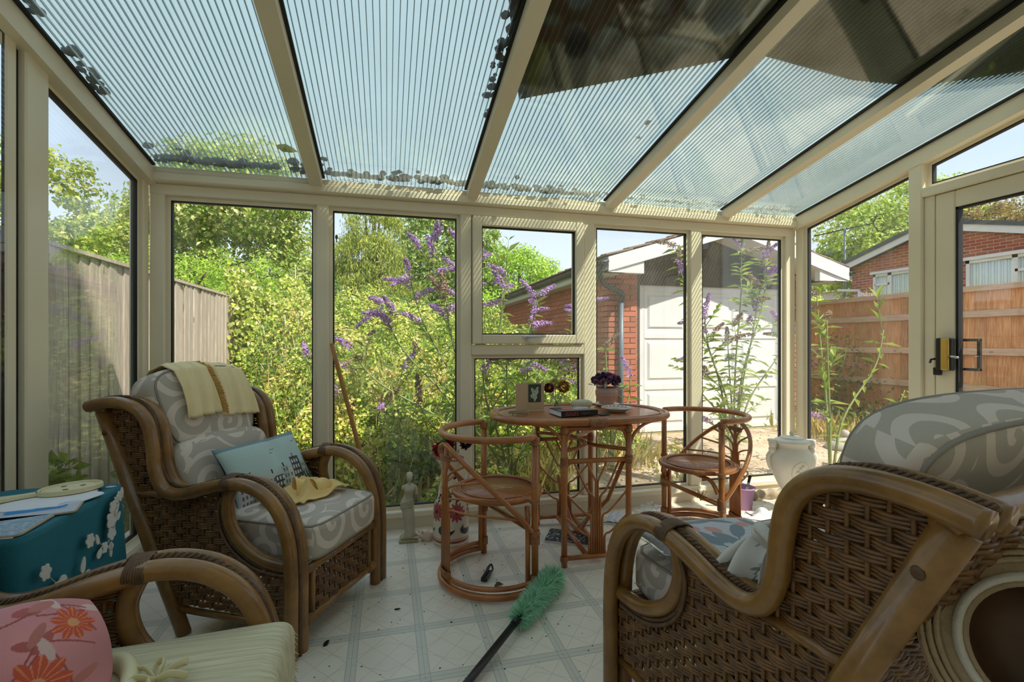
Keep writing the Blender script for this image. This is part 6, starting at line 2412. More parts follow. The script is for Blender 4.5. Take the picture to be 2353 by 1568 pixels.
for (lb, x, y, w, h, a, fn, z) in (('place mat printed with a blue oval half under the tissue paper', -.985, 1.695, .20, .135, 18, blue_card, .0), ('large place mat with a grey sea picture at the table edge', -1.022, 1.565, .235, .165, 4, sea_mat, .0), ('white lace doily at the left end of the teal table', -1.13, 1.66, .16, .12, 10, None, .0)):
    t = thing('place_mat' if fn else 'lace_doily', lb, 'place mat' if fn else 'doily', on_tbl(x, y, z), math.radians(a))
    MB().prism(rrect(w, h, .018), 0, .004, lambda u, v, d: (u, v, d)).build('board', 'paper_white' if not fn else 'kraft_card', t)
    if fn:
        mat_print('print', w, h, fn, .0046, t)

# ------------------------------------------------------------------ things on the bistro table
ZT = TZ - .005
gc = thing('greeting_card', 'standing kraft greeting card with a white flower photograph', 'card', (.812, 2.775, ZT + .002), 0)
for (a, nm, sgn) in ((math.radians(205), 'left_leaf', 1), (math.radians(-5), 'right_leaf', -1)):
    ca_, sa_ = math.cos(a), math.sin(a)
    w, h = (.088 if sgn > 0 else .105), .165
    o = MB().prism([(0, 0), (w, 0), (w, h), (0, h)], -.0012, .0012, lambda u, v, d: (u * ca_ - d * sa_, u * sa_ + d * ca_, v)).build(nm, 'kraft_card', gc)
    if sgn < 0:
        n = 60
        uu, vv = np.meshgrid(np.linspace(0, 1, n), np.linspace(0, 1, n), indexing='ij')
        Cc = np.empty(uu.shape + (3,))
        Cc[:] = lin(58, 74, 56)
        for (cu, cv2, a2, L_, W_) in ((.5, .45, .5, .34, .12), (.45, .5, 2.2, .36, .12), (.55, .35, 1.4, .32, .1), (.4, .3, 2.8, .25, .1), (.62, .62, 1.0, .28, .1)):
            du, dv = uu - cu, vv - cv2
            p_, q_ = du * math.cos(a2) + dv * math.sin(a2), -du * math.sin(a2) + dv * math.cos(a2)
            Cc[(p_ / L_) ** 2 + (q_ / W_) ** 2 < 1] = lin(196, 206, 188)
            Cc[(p_ / L_) ** 2 + (q_ / W_ * 2.5) ** 2 < .6] = lin(150, 166, 140)
        x = .008 + uu * .078
        P = np.stack([x * ca_ + .0022 * sa_, x * sa_ - .0022 * ca_, .048 + vv * .108], -1)
        painted('photograph', P, Cc, 'print_paper', o, smooth=False)
# little glass of dried flowers
fv = thing('flower_glass', 'small glass holding a dark red and an orange dried flower', 'vase', (1.02, 2.83, ZT + .002))
glass_mat('clear_glass', (.93, .96, .92), 2.0, .02)
MB().lathe([(0, 0), (.024, 0), (.028, .004), (.034, .075), (.032, .075), (.026, .008), (0, .006)], 24).build('glass', 'clear_glass', fv)
m = MB()
for (dx, dy, z) in ((-.045, 0, .125), (.035, .01, .125), (.06, -.01, .11), (0.0, .02, .13)):
    m.tube([(dx * -.3, dy, .01), (dx * .6, dy, .085), (dx, dy, z)], .0022, 5)
m.build('stems', 'green_stem', fv)
rg = np.random.default_rng(5)
for (lb, c, rad, cols) in (('red_flower', (-.05, 0, .125), .032, [(120, 22, 48), (90, 14, 36), (150, 40, 66)]), ('orange_flower', (.045, 0, .13), .04, [(196, 120, 50), (176, 92, 40), (166, 140, 60)]), ('cream_flower', (-.005, .02, .150), .034, [(226, 214, 160), (204, 196, 120)])):
    k = 140
    d_ = rdir(k, rg)
    P = np.array(c) + d_ * rad * .55
    o = leaves(lb, P, d_ + rg.normal(0, .3, (k, 3)), np.cross(d_, rg.normal(size=(k, 3))), rad * .55, rad * .5, pal(k, cols, .15, rg), fv, 'petal')
    del o['kind']
# pumice / loofah
m = MB()
rcube(m, (0, 0, .026), (.068, .034, .026), 10, 2.8)
tag(m.build('bath_sponge', 'pumice', None, (1.17, 2.79, ZT + .002), (0, 0, -.05)), 'pale oval bath sponge beside the glass of flowers', 'sponge')
# paperback
bk = thing('paperback_book', 'black paperback book with red lettering lying on the bistro table', 'book', (1.02, 2.555, ZT + .002), math.radians(5))
bw_, bd, bh = .225, .165, .030
MB().box(-bw_ / 2 + .004, bw_ / 2 - .003, -bd / 2 + .004, bd / 2 - .004, .002, bh - .002).build('page_block', 'paper_white', bk)
m = MB()
m.box(-bw_ / 2, bw_ / 2, -bd / 2, bd / 2, 0, .002).box(-bw_ / 2, bw_ / 2, -bd / 2, bd / 2, bh - .002, bh).box(-bw_ / 2, bw_ / 2, -bd / 2, -bd / 2 + .0025, 0, bh)
cvr = m.build('cover', 'black_plastic', bk)
n = 100
uu, vv = np.meshgrid(np.linspace(0, 1, n), np.linspace(0, 1, n), indexing='ij')
Cc = np.empty(uu.shape + (3,))
Cc[:] = lin(58, 40, 42)
Cc[(vv > .2) & (vv < .42) & (np.sin(uu * 55) * np.sin(vv * 40 + uu * 9) > -.1)] = lin(190, 160, 150)
Cc[(uu > .25) & (uu < .6) & (vv > .55) & (vv < .9)] = lin(206, 120, 104)
Cc[(uu > .55) & (uu < .95) & (vv > .5) & (vv < .8)] = lin(196, 204, 206)
painted('cover_print', np.stack([(uu - .5) * bw_ * .97, (vv - .5) * bd * .96, np.full(uu.shape, bh + .0006)], -1), Cc, 'print_paper', cvr, smooth=False)


simple('red_ink', (176, 70, 70), .6, .05)
simple('grey_ink', (170, 166, 160), .6, .05)
# the spine print is too blurred to read: red block capitals, a small emblem and a thin grey line of script
ys = -bd / 2 - .0006
m = MB()
for k in range(7):
    x = -bw_ / 2 + .026 + k * .0115
    m.box(x, x + .0035, ys, ys + .0006, .006, .024)
    if k % 3 != 2:
        m.box(x + .0035, x + .0085, ys, ys + .0006, .006, .010)
    if k % 2 == 0:
        m.box(x + .0035, x + .0085, ys, ys + .0006, .019, .024)
m.build('spine_title', 'red_ink', cvr)
MB().lathe([(0, 0), (.004, 0), (0, .0005)], 10, (-bw_ / 2 + .118, ys, .016)).build('spine_emblem', 'grey_ink', cvr)
MB().tube([(-bw_ / 2 + .128 + .001 * k, ys, .0155 + .0022 * math.sin(k * 1.9) * math.cos(k * .7)) for k in range(52)], .0007, 4).build('spine_script', 'grey_ink', cvr)
tag(MB().box(-.045, .045, -.004, .004, 0, .003).build('nail_file', 'paper_white', None, (1.085, 2.60, ZT + .0335), (0, 0, -.5)), 'thin pale nail file lying on the book', 'nail file')
tag(MB().box(-.035, .035, -.022, .022, 0, .004, .001).build('flat_case', 'black_plastic', None, (1.18, 2.50, ZT + .002), (0, 0, .35)), 'flat black card beside the book spine', 'card')
# potted dried flower on a saucer
pf = thing('potted_flower', 'pink pot of dark purple dried flowers on a saucer', 'plant pot', (1.375, 2.865, ZT + .002))
MB().lathe([(0, 0), (.06, 0), (.078, .008), (.082, .014), (.072, .012), (.0, .010)], 32).build('saucer', 'urn_white', pf)


def pot_paint():
    nth, nz = 96, 60
    zz = np.linspace(0, 1, nz)
    prof = np.interp(zz, [0, .05, .25, .5, .75, .88, .94, 1.0], [.045, .048, .06, .070, .073, .066, .064, .068])
    th = np.linspace(0, 2 * PI, nth, endpoint=False)
    T, Zz = np.meshgrid(th, zz, indexing='ij')
    Rr = np.broadcast_to(prof, T.shape)
    P = np.stack([Rr * np.cos(T), Rr * np.sin(T), .012 + Zz * .105], -1)
    Cc = np.empty(P.shape)
    Cc[:] = lin(214, 166, 148)
    drip = .72 + .12 * np.sin(T * 9) + .07 * np.sin(T * 23 + 1)
    k = (Zz > drip)
    Cc[k] = lin(188, 178, 170)
    k2 = k & (np.sin(T * 31 + Zz * 20) * np.sin(Zz * 60 + T * 7) > .3)
    Cc[k2] = lin(214, 156, 140)
    painted('pot', P, Cc, 'print_cloth', pf, closed_u=True)


pot_paint()
MB().lathe([(0, .108), (.062, .108), (.0, .112)], 24).build('soil_disc', 'moss', pf)
rg = np.random.default_rng(15)
for k in range(26):
    a = k * 2.399
    rr_ = .085 * math.sqrt((k + .5) / 26)
    c = np.array([rr_ * math.cos(a), rr_ * math.sin(a), .135 + .055 * (1 - (rr_ / .1) ** 2) + rg.uniform(-.008, .008)])
    n2 = 46
    d_ = unit(rdir(n2, rg) + np.array([math.cos(a) * .3, math.sin(a) * .3, .5]))
    cl = [(96, 68, 110), (72, 50, 86), (124, 90, 130)] if k % 5 else [(176, 130, 150), (150, 104, 130)]
    o = leaves('bloom', c + d_ * .008, d_, np.cross(d_, rg.normal(size=(n2, 3))), .021, .02, pal(n2, cl, .2, rg), pf, 'petal')
    del o['kind']
o = leaves('pale_leaf', np.array([[-.045, -.07, .115], [.085, -.02, .12], [-.09, .0, .13]]), np.array([[.1, -.2, .9], [.8, 0, -.4], [-.9, -.1, .2]]), np.array([[0, -1, .2], [0, -.3, 1], [0, -.3, 1.]]), .05, .022, pal(3, [(206, 206, 206), (120, 140, 90)], .05, rg), pf, 'petal')
del o['kind']
# patterned plate
pl = thing('patterned_plate', 'shallow white plate with a dark blue dotted pattern', 'plate', (1.315, 2.60, ZT + .002))
nth, nz = 120, 50
prof = [(0.0, .004), (.045, .004), (.05, 0), (.055, .004), (.092, .022), (.094, .025), (.088, .024), (.055, .012), (0.0, .010)]
s_ = np.linspace(0, len(prof) - 1, nz)
pr_ = np.interp(s_, range(len(prof)), [p[0] for p in prof])
pz_ = np.interp(s_, range(len(prof)), [p[1] for p in prof])
T, S = np.meshgrid(np.linspace(0, 2 * PI, nth, endpoint=False), s_, indexing='ij')
Rr = np.interp(S, range(len(prof)), [p[0] for p in prof])
Zz = np.interp(S, range(len(prof)), [p[1] for p in prof])
Cc = np.empty(T.shape + (3,))
Cc[:] = lin(230, 224, 210)
ins = S > 6.0
Cc[ins & (np.sin(T * 20) * np.sin(Rr * 420) > .15) & (Rr < .084)] = lin(44, 52, 84)
Cc[ins & (np.abs(Rr - .035) < .003)] = lin(60, 70, 100)
painted('dish', np.stack([Rr * np.cos(T), Rr * np.sin(T), Zz], -1), Cc, 'print_gloss', pl, closed_u=True)
# wire trivet
tv = thing('wire_trivet', 'round openwork brass trivet at the left end of the bistro table', 'trivet', (.715, 2.615, ZT + .002))
cane_mat('old_brass', (110, 92, 54), (168, 150, 100), .4, .1, 30)
m = MB()
m.tube([(.058 * math.cos(a), .045 * math.sin(a), .016) for a in np.linspace(0, 2 * PI, 33)[:-1]], .003, 6, closed=True)
for k in range(6):
    a = k * PI / 3
    c = (.028 * math.cos(a), .022 * math.sin(a))
    m.tube([(c[0] + .018 * math.cos(b), c[1] + .014 * math.sin(b), .016) for b in np.linspace(0, 2 * PI, 17)[:-1]], .002, 5, closed=True)
m.build('lattice', 'old_brass', tv)
for k in range(4):
    a = PI / 4 + k * PI / 2
    MB().tube([(.056 * math.cos(a), .043 * math.sin(a), .016), (.058 * math.cos(a), .045 * math.sin(a), 0)], .0025, 6).build('foot', 'old_brass', tv)

# ------------------------------------------------------------------ things on the floor
# statue of an armless draped woman: one continuous body from a lofted figure
sg = thing('statuette', 'weathered stone statuette of an armless draped woman on a square base', 'statue', (.125, 2.935, 0), math.radians(-95))
SHT = .405
MB().box(-.048, .048, -.055, .055, 0, .016, .003).box(-.038, .038, -.045, .045, .016, .03, .003).build('plinth', 'stone_base', sg)
sec = [  # z, cx, cy, rx (front-back), ry (side)
    (.028, .004, .006, .036, .034), (.05, .006, .006, .029, .030), (.09, .008, .005, .025, .028), (.13, .012, .002, .026, .030), (.155, .014, -.001, .028, .032), (.18, .010, -.005, .030, .036), (.205, .004, -.009, .030, .039),
    (.222, .0, -.011, .028, .0385), (.238, -.003, -.010, .0245, .035), (.253, -.004, -.007, .021, .029), (.266, -.004, -.003, .019, .0255), (.280, -.002, .0, .020, .0265), (.294, .001, .003, .0225, .029), (.306, .001, .004, .0225, .032),
    (.318, -.002, .005, .019, .034), (.327, -.005, .005, .015, .031), (.333, -.006, .005, .011, .019), (.339, -.005, .005, .009, .0105), (.350, -.002, .005, .0085, .009), (.355, .003, .005, .0155, .0135), (.364, .005, .005, .020, .0165),
    (.377, .004, .005, .0215, .0180), (.389, .001, .005, .0195, .0170), (.398, -.001, .005, .0135, .0125), (.404, -.002, .005, .004, .004)]
vs, fs = [], []
nth = 40
for (z, cx_, cy_, rx, ry) in sec:
    for k in range(nth):
        a = 2 * PI * k / nth
        f = 1.0
        if z < .235:   # drapery folds
            f = 1 + .11 * math.sin(a * 6 + z * 40) * min(1, (.245 - z) / .05) + .05 * math.sin(a * 13 - z * 60)
        if .286 < z < .312:  # bust
            f *= 1 + .26 * max(0, math.cos(a - .6)) ** 8 + .26 * max(0, math.cos(a + .6)) ** 8
        if .356 < z < .38:  # nose and chin toward the front
            f *= 1 + .09 * max(0, math.cos(a)) ** 24
        vs.append((cx_ + rx * f * math.cos(a), cy_ + ry * f * math.sin(a), z))
for i in range(len(sec) - 1):
    for k in range(nth):
        k2 = (k + 1) % nth
        fs.append((i * nth + k, i * nth + k2, (i + 1) * nth + k2, (i + 1) * nth + k))
fs.append(tuple((len(sec) - 1) * nth + k for k in range(nth)))
m = MB().add(vs, fs, True)
m.tube(catmull([(-.004, .028, .321), (-.001, .040, .314), (.0, .045, .295), (.004, .044, .272)], 4), [.0085, .0095, .010, .010, .0098, .0096, .0094, .0092, .009, .0088, .0085, .008, .007], 10)
m.tube(catmull([(-.004, -.018, .321), (-.001, -.031, .317), (.004, -.038, .305)], 4), [.0085, .0095, .010, .010, .0098, .0094, .009, .0085, .0075], 10)
m.build('figure', 'stone_statue', sg)
m = MB().ball((-.005, .005, .386), (.0225, .0205, .0195), 14, 10, lambda d: 1 + .06 * math.sin(d[1] * 30) * (d[2] > -.3)).ball((-.027, .005, .380), (.010, .011, .010), 10, 8)
m.build('hair', 'stone_statue', sg)
m = MB()
for k in range(5):
    pts = [(.029 * math.cos(a) + .001 + .002 * k, .037 * math.sin(a) - .010, .228 - .008 * k + .016 * math.sin(a + .8 + .15 * k)) for a in np.linspace(0, 2 * PI, 29)[:-1]]
    m.tube(pts, .0036, 6, closed=True)
m.build('drapery_roll', 'stone_statue', sg)
# conch shell
cs = thing('sea_shell', 'pinkish conch shell on the floor between the statuette and the vase', 'shell', (.205, 2.905, .0), math.radians(20))
m = MB()
prev = None
pts, rad = [], []
for i in range(60):
    t = i / 59
    a = t * 5.5 * PI
    R_ = .022 * t ** 1.3
    pts.append((-.055 + .085 * t ** .9, R_ * math.cos(a), .028 + R_ * math.sin(a) * .9))
    rad.append(.003 + .025 * t ** 1.4)
m.tube(pts, rad, 12)
m.build('whorl', 'shell', cs)
m = MB()
for k in range(6):
    a = k * .9
    m.tube([(.0 + .012 * k - .03, .02 * math.cos(a), .035 + .014 * math.sin(a)), (.0 + .014 * k - .032, .034 * math.cos(a), .048 + .02 * abs(math.sin(a)))], [.006, .001], 6)
m.build('spines', 'shell', cs)
MB().grid(lambda u, v: (.02 + .06 * u, -.028 - .015 * math.sin(PI * v) * (1 - u * .4), .006 + .045 * v), 12, 12, thick=.003).build('lip', 'shell', cs)


# tall painted jug
def jug():
    t = thing('floor_vase', 'tall white pottery jug painted with red flowers and dark leaves', 'vase', (.365, 2.845, 0), math.radians(-150))
    nth, nz = 220, 240
    Hj = .50
    zk = [0, .015, .03, .12, .25, .33, .40, .45, .50, .56, .62, .70, .76, .82, .88, .93, .97, 1.0]
    rk = [.098, .104, .105, .106, .106, .1065, .104, .100, .093, .084, .076, .064, .058, .055, .058, .064, .070, .075]
    zz = np.linspace(0, 1, nz)
    Rp = np.interp(zz, zk, rk)
    ker = np.ones(9) / 9
    Rp = np.convolve(np.pad(Rp, 4, mode='edge'), ker, 'valid')
    T, Zz = np.meshgrid(np.linspace(0, 2 * PI, nth, endpoint=False), zz, indexing='ij')
    Rr = np.broadcast_to(Rp, T.shape).copy()
    lip = np.clip((Zz - .88) / .12, 0, 1)
    Rr = Rr * (1 + lip * .55 * np.maximum(0, np.cos(T)) ** 4 + lip * .05 * np.cos(T * 3))
    Z3 = Zz * Hj + lip * .022 * np.maximum(0, np.cos(T)) ** 3
    Cc = np.empty(T.shape + (3,))
    Cc[:] = lin(226, 216, 192)
    s = T * .10 / .21   # arc length in units of .21 m
    X_, Y_ = T * .104, Zz * Hj
    dark, red, red2 = lin(30, 40, 58), lin(160, 62, 66), lin(196, 112, 112)

    def ell(cx_, cy_, L, W, a, col):
        dx = (X_ - cx_ + .327) % .653 - .327
        dy = Y_ - cy_
        p_, q_ = dx * math.cos(a) + dy * math.sin(a), -dx * math.sin(a) + dy * math.cos(a)
        q_ = q_ - 2.2 * p_ ** 2 / max(L, .01) * .25
        Cc[(p_ / L) ** 2 + (q_ / W) ** 2 < 1] = col
    for q in range(5):
        cx_ = q * .1307
        dx = (X_ - cx_ + .327) % .653 - .327
        dy = Y_ - .205
        r_, a_ = np.hypot(dx, dy), np.arctan2(dy, dx)
        R0 = .057 * (.86 + .14 * np.cos(a_ * 12))
        Cc[r_ < R0] = red
        Cc[(r_ < R0) & (r_ > .012) & (np.sin(a_ * 12) > .55)] = red2
        Cc[r_ < .010] = lin(60, 30, 36)
        for k in range(5):
            a0 = .35 + k * .36
            ell(cx_ + .05 + .042 * math.cos(a0), .262 + .032 * math.sin(a0) + .012 * k, .028, .0085, a0 + .5, dark)
        for k in range(4):
            a0 = 2.2 + k * .4
            ell(cx_ + .055 + .040 * math.cos(a0), .28 + .03 * math.sin(a0), .024, .008, a0, dark)
        for k in range(5):
            a0 = -2.6 + k * .42
            ell(cx_ + .065 + .045 * math.cos(a0), .128 + .045 * math.sin(a0), .027, .0085, a0 + 1.0, dark)
        ell(cx_ + .02, .40, .030, .010, .9, dark)
        ell(cx_ + .05, .385, .026, .009, 2.3, dark)
        ell(cx_ + .03, .43, .020, .008, .2, dark)
    for (za, zb, col) in ((.030, .045, red), (.052, .056, red), (.488, .53, red2), (.012, .016, lin(150, 140, 110))):
        Cc[(Y_ > za) & (Y_ < zb)] = col
    P = np.stack([Rr * np.cos(T), Rr * np.sin(T), Z3], -1)
    painted('body', P, Cc, 'print_gloss', t, closed_u=True)
    MB().lathe([(0, .002), (.096, .002), (.1, .006)], 32).build('foot', 'urn_white', t)
    MB().lathe([(0.0, .40), (.05, .42), (.056, .48)], 24).build('inner_wall', 'urn_white', t)
    MB().tube(catmull([(-.06, 0, .46), (-.12, 0, .44), (-.135, 0, .38), (-.10, 0, .32)], 6), .011, 8).build('handle', 'urn_white', t)
    return t


jug()
af = thing('artificial_flowers', 'dark red artificial flowers with a green leaf in the painted jug', 'flowers', (.355, 2.845, .44))
rg = np.random.default_rng(25)
m = MB()
for (dx, dy) in ((-.05, -.02), (-.01, -.03), (.06, .02)):
    m.tube([(dx * .3, dy * .3, .02), (dx, dy, .10)], .003, 5)
m.build('stems', 'green_stem', af)
for (c, rad, cols) in (((-.06, -.03, .12), .045, [(150, 24, 44), (120, 16, 34), (190, 60, 80)]), ((-.015, -.05, .14), .04, [(160, 30, 50), (120, 16, 34)]), ((.10, .03, .13), .035, [(50, 26, 34), (70, 34, 40)])):
    k = 50
    d_ = rdir(k, rg)
    o = leaves('bloom', np.array(c) + d_ * .008, d_, np.cross(d_, rg.normal(size=(k, 3))), rad, rad * .8, pal(k, cols, .15, rg), af, 'petal')
    del o['kind']
o = leaves('green_leaf', np.array([[-.035, -.04, .14], [-.03, -.03, .13]]), np.array([[.1, 0, 1.], [.5, .2, .8]]), np.array([[0, -1., 0], [0, -1, .2]]), .07, .035, pal(2, [(60, 140, 90)], .1, rg), af, 'petal')
del o['kind']

# feather duster
p0, p1 = Vector((.80, 2.215, .055)), Vector((.525, 1.905, .05))
ax = (p1 - p0).normalized()
fd = thing('feather_duster', 'green fluffy feather duster with a black handle on the floor', 'duster', (.53, 1.90, 0))
off = Vector((.53, 1.90, 0))
ph = Vector((.255, 1.615, .02))
MB().tube([p1 - off + ax * -.03, p1 - off + ax * .05], .016, 10).build('ferrule', 'black_plastic', fd)
MB().tube([p1 - off + ax * .03, ph - off, ph - off + (ph - p1).normalized() * .35], [.0145, .0145, .0145], 10).build('handle', 'black_plastic', fd)
k = 16000
u = RNG.uniform(0, 1, k)
cen = np.array(p0 - off)[None] * (1 - u)[:, None] + np.array(p1 - off)[None] * u[:, None]
d_ = rdir(k)
axn = np.array(ax)
d_ = unit(d_ - np.outer(d_ @ axn, axn) * .6 + axn * RNG.uniform(-.1, .7, (k, 1)))
rad = .062 * np.clip(1.25 - .35 * u, .7, 1.2) * RNG.uniform(.6, 1.15, k)
rad = np.where(u < .1, rad * (.5 + 5 * u), rad)
dz = cen[:, 2] + d_[:, 2] * rad
d_[:, 2] = np.where(dz < .004, d_[:, 2] * .45, d_[:, 2])
leaves('feathers', cen, d_, rdir(k), rad, .0032, pal(k, [(164, 212, 178), (184, 226, 198), (142, 194, 158), (208, 236, 216), (120, 168, 136)], .15, RNG, 1.25), fd, 'petal', fold=0)

# black spring clip
ck = thing('plastic_clip', 'black plastic clip lying under the left bistro chair', 'clip', (.485, 2.375, 0), math.radians(62))
MB().box(-.055, .035, -.016, .016, .0, .022, .004).build('body', 'black_plastic', ck)
MB().tube(catmull([(.03, -.012, .012), (.06, -.014, .016), (.075, 0, .03), (.06, .014, .016), (.03, .012, .012)], 5), .005, 6).build('ring', 'black_plastic', ck)
MB().tube([(-.055, 0, .024), (.06, 0, .034)], .005, 6).build('lever', 'black_plastic', ck)


def floor_bit(name, lb, cat, loc, poly, mat, a, lift=.004):
    ca_, sa_ = math.cos(a), math.sin(a)
    m = MB().prism(poly, 0, .0018, lambda u, v, d: (u * ca_ - v * sa_, u * sa_ + v * ca_, d + lift * math.sin(u * 60) ** 2))
    tag(m.build(name, mat, None, loc), lb, cat)


floor_bit('dry_leaf', 'curled brown leaf beside the black clip', 'leaf', (.50, 2.27, 0), flat_leaf(.05, .026), 'leaf_brown_dry', .3, .012)
floor_bit('dry_leaf', 'dark shrivelled leaf on the floor below the armchair front', 'leaf', (-.24, 1.99, 0), flat_leaf(.03, .02), 'moss', .8, .01)
floor_bit('dry_leaf', 'small dark leaf on the open floor', 'leaf', (.03, 2.19, 0), flat_leaf(.03, .012), 'moss', -.4)
floor_bit('match_stick', 'thin white splinter beside the duster', 'splinter', (.84, 2.12, 0), [(0, -.002), (.07, -.002), (.07, .002), (0, .002)], 'paper_white', -1.2)
gr = MB()
rp = random.Random(77)
for k in range(420):
    if k < 260:
        x, y = rp.uniform(-.25, 1.6), rp.uniform(1.55, 3.05)
    else:
        x, y = rp.uniform(1.3, 3.05), rp.uniform(2.7, 3.1)
    s_ = rp.uniform(.001, .003)
    gr.ball((x, y, s_ * .5), (s_ * rp.uniform(.8, 2), s_, s_ * .7), 5, 4)
tag(gr.build('floor_grit', 'moss'), 'scattered crumbs and grit on the vinyl floor', 'dirt', kind='stuff')
# magazines and papers under the table
for (lb, x, y, w, h, a, z, cols) in (('open magazine with garden pictures under the bistro table', 1.26, 2.93, .24, .17, 12, 0, [(206, 200, 176), (168, 172, 140), (120, 126, 100)]), ('dark covered magazine under the bistro table', 1.06, 2.72, .19, .26, 60, 0, [(40, 40, 44), (66, 64, 66), (200, 196, 188)]),
                                     ('white leaflet leaning beside the dark magazine', 1.47, 2.93, .10, .20, -35, 0, [(214, 214, 216), (190, 192, 196), (80, 82, 90)])):
    t = thing('magazine' if 'magazine' in lb else 'leaflet', lb, 'magazine' if 'magazine' in lb else 'leaflet', (x, y, z), math.radians(a))
    n = 50
    uu, vv = np.meshgrid(np.linspace(-1, 1, n), np.linspace(-1, 1, n), indexing='ij')
    nse = np.sin(uu * 17 + 3 * np.sin(vv * 9)) * np.sin(vv * 13 + 2 * np.sin(uu * 7))
    Cc = np.empty(uu.shape + (3,))
    Cc[:] = lin(*cols[0])
    Cc[nse > .35] = lin(*cols[1])
    Cc[nse < -.6] = lin(*cols[2])
    zc = .012 + .012 * np.abs(uu) ** .6 * (1 - np.abs(uu)) * 2
    painted('page_spread', np.stack([uu * w / 2, vv * h / 2, zc], -1), Cc, 'print_paper', t)
    MB().box(-w / 2, w / 2, -h / 2, h / 2, 0, .0115).build('pages', 'paper_white', t)
# clear crumpled plastic by the right chair
pb = thing('plastic_bag', 'crumpled clear plastic bag beside the sunlit bistro chair', 'bag', (1.72, 2.90, 0))


def bag(u, v):
    a, b = u * 2 * PI, v * PI * .98 + .02
    q = 1 + .22 * math.sin(a * 3 + b * 4) + .14 * math.sin(a * 7 - b * 9)
    return (.085 * math.sin(b) * math.cos(a) * q, .065 * math.sin(b) * math.sin(a) * q, .045 - .043 * math.cos(b) * q if math.cos(b) < 0 else max(.002, .045 - .043 * math.cos(b)))


MB().grid(bag, 40, 26, closed_u=True, smooth=False).build('film', 'plastic_film', pb)

# pole leaning in the corner of a mullion
pole_top, pole_bot = Vector((-.325, 3.095, 1.172)), Vector((-.015, 2.88, .012))
m = MB()
pts = [pole_bot.lerp(pole_top, i / 10) for i in range(11)]
m.tube(pts, .0125, 10)
tag(m.build('wooden_pole', 'bamboo_pole'), 'thin wooden pole leaning against the mullion behind the armchair', 'pole')

# lidded urn
ur = thing('lidded_urn', 'white lidded urn with cherub handles and an oval medallion', 'urn', (2.735, 2.765, 0), math.radians(-110))
MB().lathe([(0, 0), (.085, 0), (.088, .012), (.08, .022), (.05, .04), (.034, .07), (.034, .10), (.05, .125), (.085, .18), (.118, .25), (.138, .32), (.142, .37), (.13, .405), (.11, .43), (.098, .445), (.098, .47), (.106, .476), (.108, .484), (.0, .484)], 48).build('body', 'urn_white', ur)
lid = MB().lathe([(.112, .482), (.114, .490), (.105, .500), (.08, .510), (.05, .520), (.02, .528), (.0, .53)], 40).build('lid', 'urn_white', ur)
MB().ball((0, 0, .545), (.016, .016, .022), 12, 8, lambda d: 1 + .12 * math.sin(6 * math.atan2(d[1], d[0]))).tube([(.07 * math.cos(a), .07 * math.sin(a), .514) for a in np.linspace(0, 2 * PI, 33)[:-1]], .006, 6, closed=True).build('knob', 'urn_white', lid)
for s in (-1, 1):
    c = (0, s * .128, .44)
    m = MB().ball((c[0], c[1], c[2] + .03), (.03, .027, .032), 14, 10, lambda d: 1 + .05 * math.sin(9 * d[2]))
    m.ball((.026, c[1], c[2] + .028), (.008, .007, .007), 8, 6).ball((0, c[1], c[2] - .01), (.026, .028, .03), 12, 8)
    for k in range(9):
        a = k * .7
        m.ball((-.006 + .02 * math.cos(a), c[1] + .022 * math.sin(a), c[2] + .052), .011, 8, 6)
    hd = m.build('cherub_handle', 'urn_white', ur)
    m = MB()
    m.tube(catmull([(0, c[1], c[2] - .02), (0, c[1] + s * .03, c[2] - .06), (0, c[1] + s * .02, c[2] - .13), (0, c[1] - s * .01, c[2] - .17)], 5), [.02, .02, .019, .018, .017, .016, .015, .014, .013, .012, .011, .01, .01, .009, .008, .007], 8, flat=.6)
    m.build('scroll', 'urn_white', hd)
m = MB()


def urn_r(z):
    return float(np.interp(z, [.125, .18, .25, .32, .37, .405], [.05, .085, .118, .138, .142, .13]))


ring = []
for a in np.linspace(0, 2 * PI, 41)[:-1]:
    th_, z = .42 * math.cos(a), .285 + .085 * math.sin(a)
    r = urn_r(z) + .002
    ring.append((r * math.cos(th_), r * math.sin(th_), z))
m.tube(ring, .003, 5, closed=True)
md = m.build('medallion', 'urn_white', ur)
m = MB()
for k in range(14):
    a = k * 2.4
    q = .06 * math.sqrt(k / 14)
    z = .285 + q * math.sin(a) * 1.1
    th_ = q * math.cos(a) * 3.6
    r = urn_r(z) - .002
    m.ball((r * math.cos(th_), r * math.sin(th_), z), (.012, .012, .016), 8, 6)
m.build('relief', 'urn_white', md)
# lilac pot with brushes
lpz = thing('plastic_pot', 'lilac plastic pot holding a brush and a green trowel', 'pot', (2.45, 2.90, 0))
MB().lathe([(0, .003), (.052, .003), (.054, 0), (.072, .145), (.078, .145), (.078, .155), (.070, .155), (.050, .01), (0, .01)], 32).build('pot', 'lilac_pot', lpz)
tr = thing('hand_trowel', 'green handled tool standing in the lilac pot', 'trowel', (2.45, 2.90, 0))
MB().tube([(-.01, 0, .02), (-.045, -.02, .155)], .008, 8).build('shaft', 'green_plastic', tr)
MB().tube([(-.045, -.02, .15), (-.085, -.03, .225)], [.012, .015], 10, flat=.6).build('handle', 'green_plastic', tr)
MB().tube([(-.075, -.028, .205), (-.09, -.032, .238)], .017, 10, flat=.6).build('cap', 'grey_pipe', tr)
pbz = thing('paint_brush', 'paint brush with dark bristles standing in the lilac pot', 'brush', (2.45, 2.90, 0))
MB().tube([(.01, 0, .02), (.028, -.01, .165)], .008, 8).build('handle', 'paper_white', pbz)
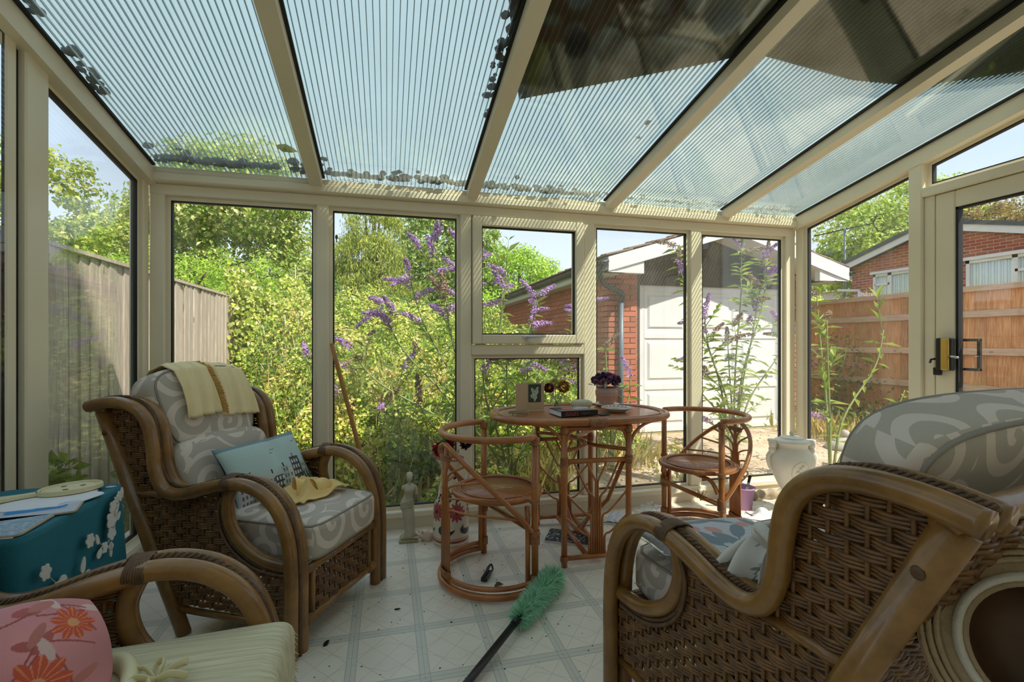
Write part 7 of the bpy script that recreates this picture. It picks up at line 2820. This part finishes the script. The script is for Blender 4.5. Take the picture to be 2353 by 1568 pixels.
MB().tube([(.027, -.01, .155), (.033, -.012, .185)], .011, 10, flat=.6).build('ferrule', 'steel', pbz)
MB().tube([(.033, -.012, .185), (.045, -.014, .235)], [.011, .013], 10, flat=.6).build('bristles', 'bristle', pbz)


def heap(name, lb, cat, loc, sx, sy, sz, mat, seed, a=0.0):
    rq = random.Random(seed)
    k1, k2 = rq.uniform(0, 6), rq.uniform(0, 6)

    def fn(u, v):
        x, y = (u - .5) * 2, (v - .5) * 2
        r = math.hypot(x, y)
        z = max(.0, 1 - r ** 2.2) * (.55 + .45 * math.sin(x * 5 + k1 + 1.5 * math.sin(y * 4)) * math.cos(y * 5 + k2)) + .06
        q = 1 + .18 * math.sin(math.atan2(y, x) * 3 + k1)
        X_, Y_ = x * sx * q, y * sy * q
        return (X_ * math.cos(a) - Y_ * math.sin(a), X_ * math.sin(a) + Y_ * math.cos(a), .004 + sz * max(z, .02))
    t = thing(name, lb, cat, loc)
    MB().grid(fn, 34, 34, thick=.003).build('sheet', mat, t)


heap('crumpled_cloth', 'crumpled white cloth on the sunlit floor beside the lilac pot', 'cloth', (2.47, 2.70, 0), .11, .07, .07, 'paper_white', 3, -.6)
heap('crumpled_cloth', 'small white rag in front of the urn foot', 'cloth', (2.27, 2.76, 0), .06, .045, .06, 'paper_white', 5, .3)
m = MB().tube(catmull([(-.14, 0, .035), (-.05, .008, .042), (.06, -.006, .045), (.16, .004, .04)], 5), [.03 + .008 * math.sin(i * 1.7) for i in range(16)], 9)
dwt = thing('drift_log', 'short pale log lying under the corner window sill', 'log', (2.78, 3.02, 0), math.radians(-4))
m.build('log', 'driftwood', dwt)
m = MB()
for k in range(26):
    a, L = rp.uniform(0, 2 * PI), rp.uniform(.02, .06)
    m.tube([(0, 0, .03), (L * math.cos(a) * .5, L * math.sin(a) * .5, .04 + rp.uniform(0, .05)), (L * math.cos(a), L * math.sin(a) * .6, .03 + rp.uniform(0, .08))], [.002, .0018, .003], 4)
tag(m.build('dried_sprig', 'twig', None, (2.21, 3.05, 0)), 'small dried sprig on the floor behind the sunlit bistro chair', 'sprig')
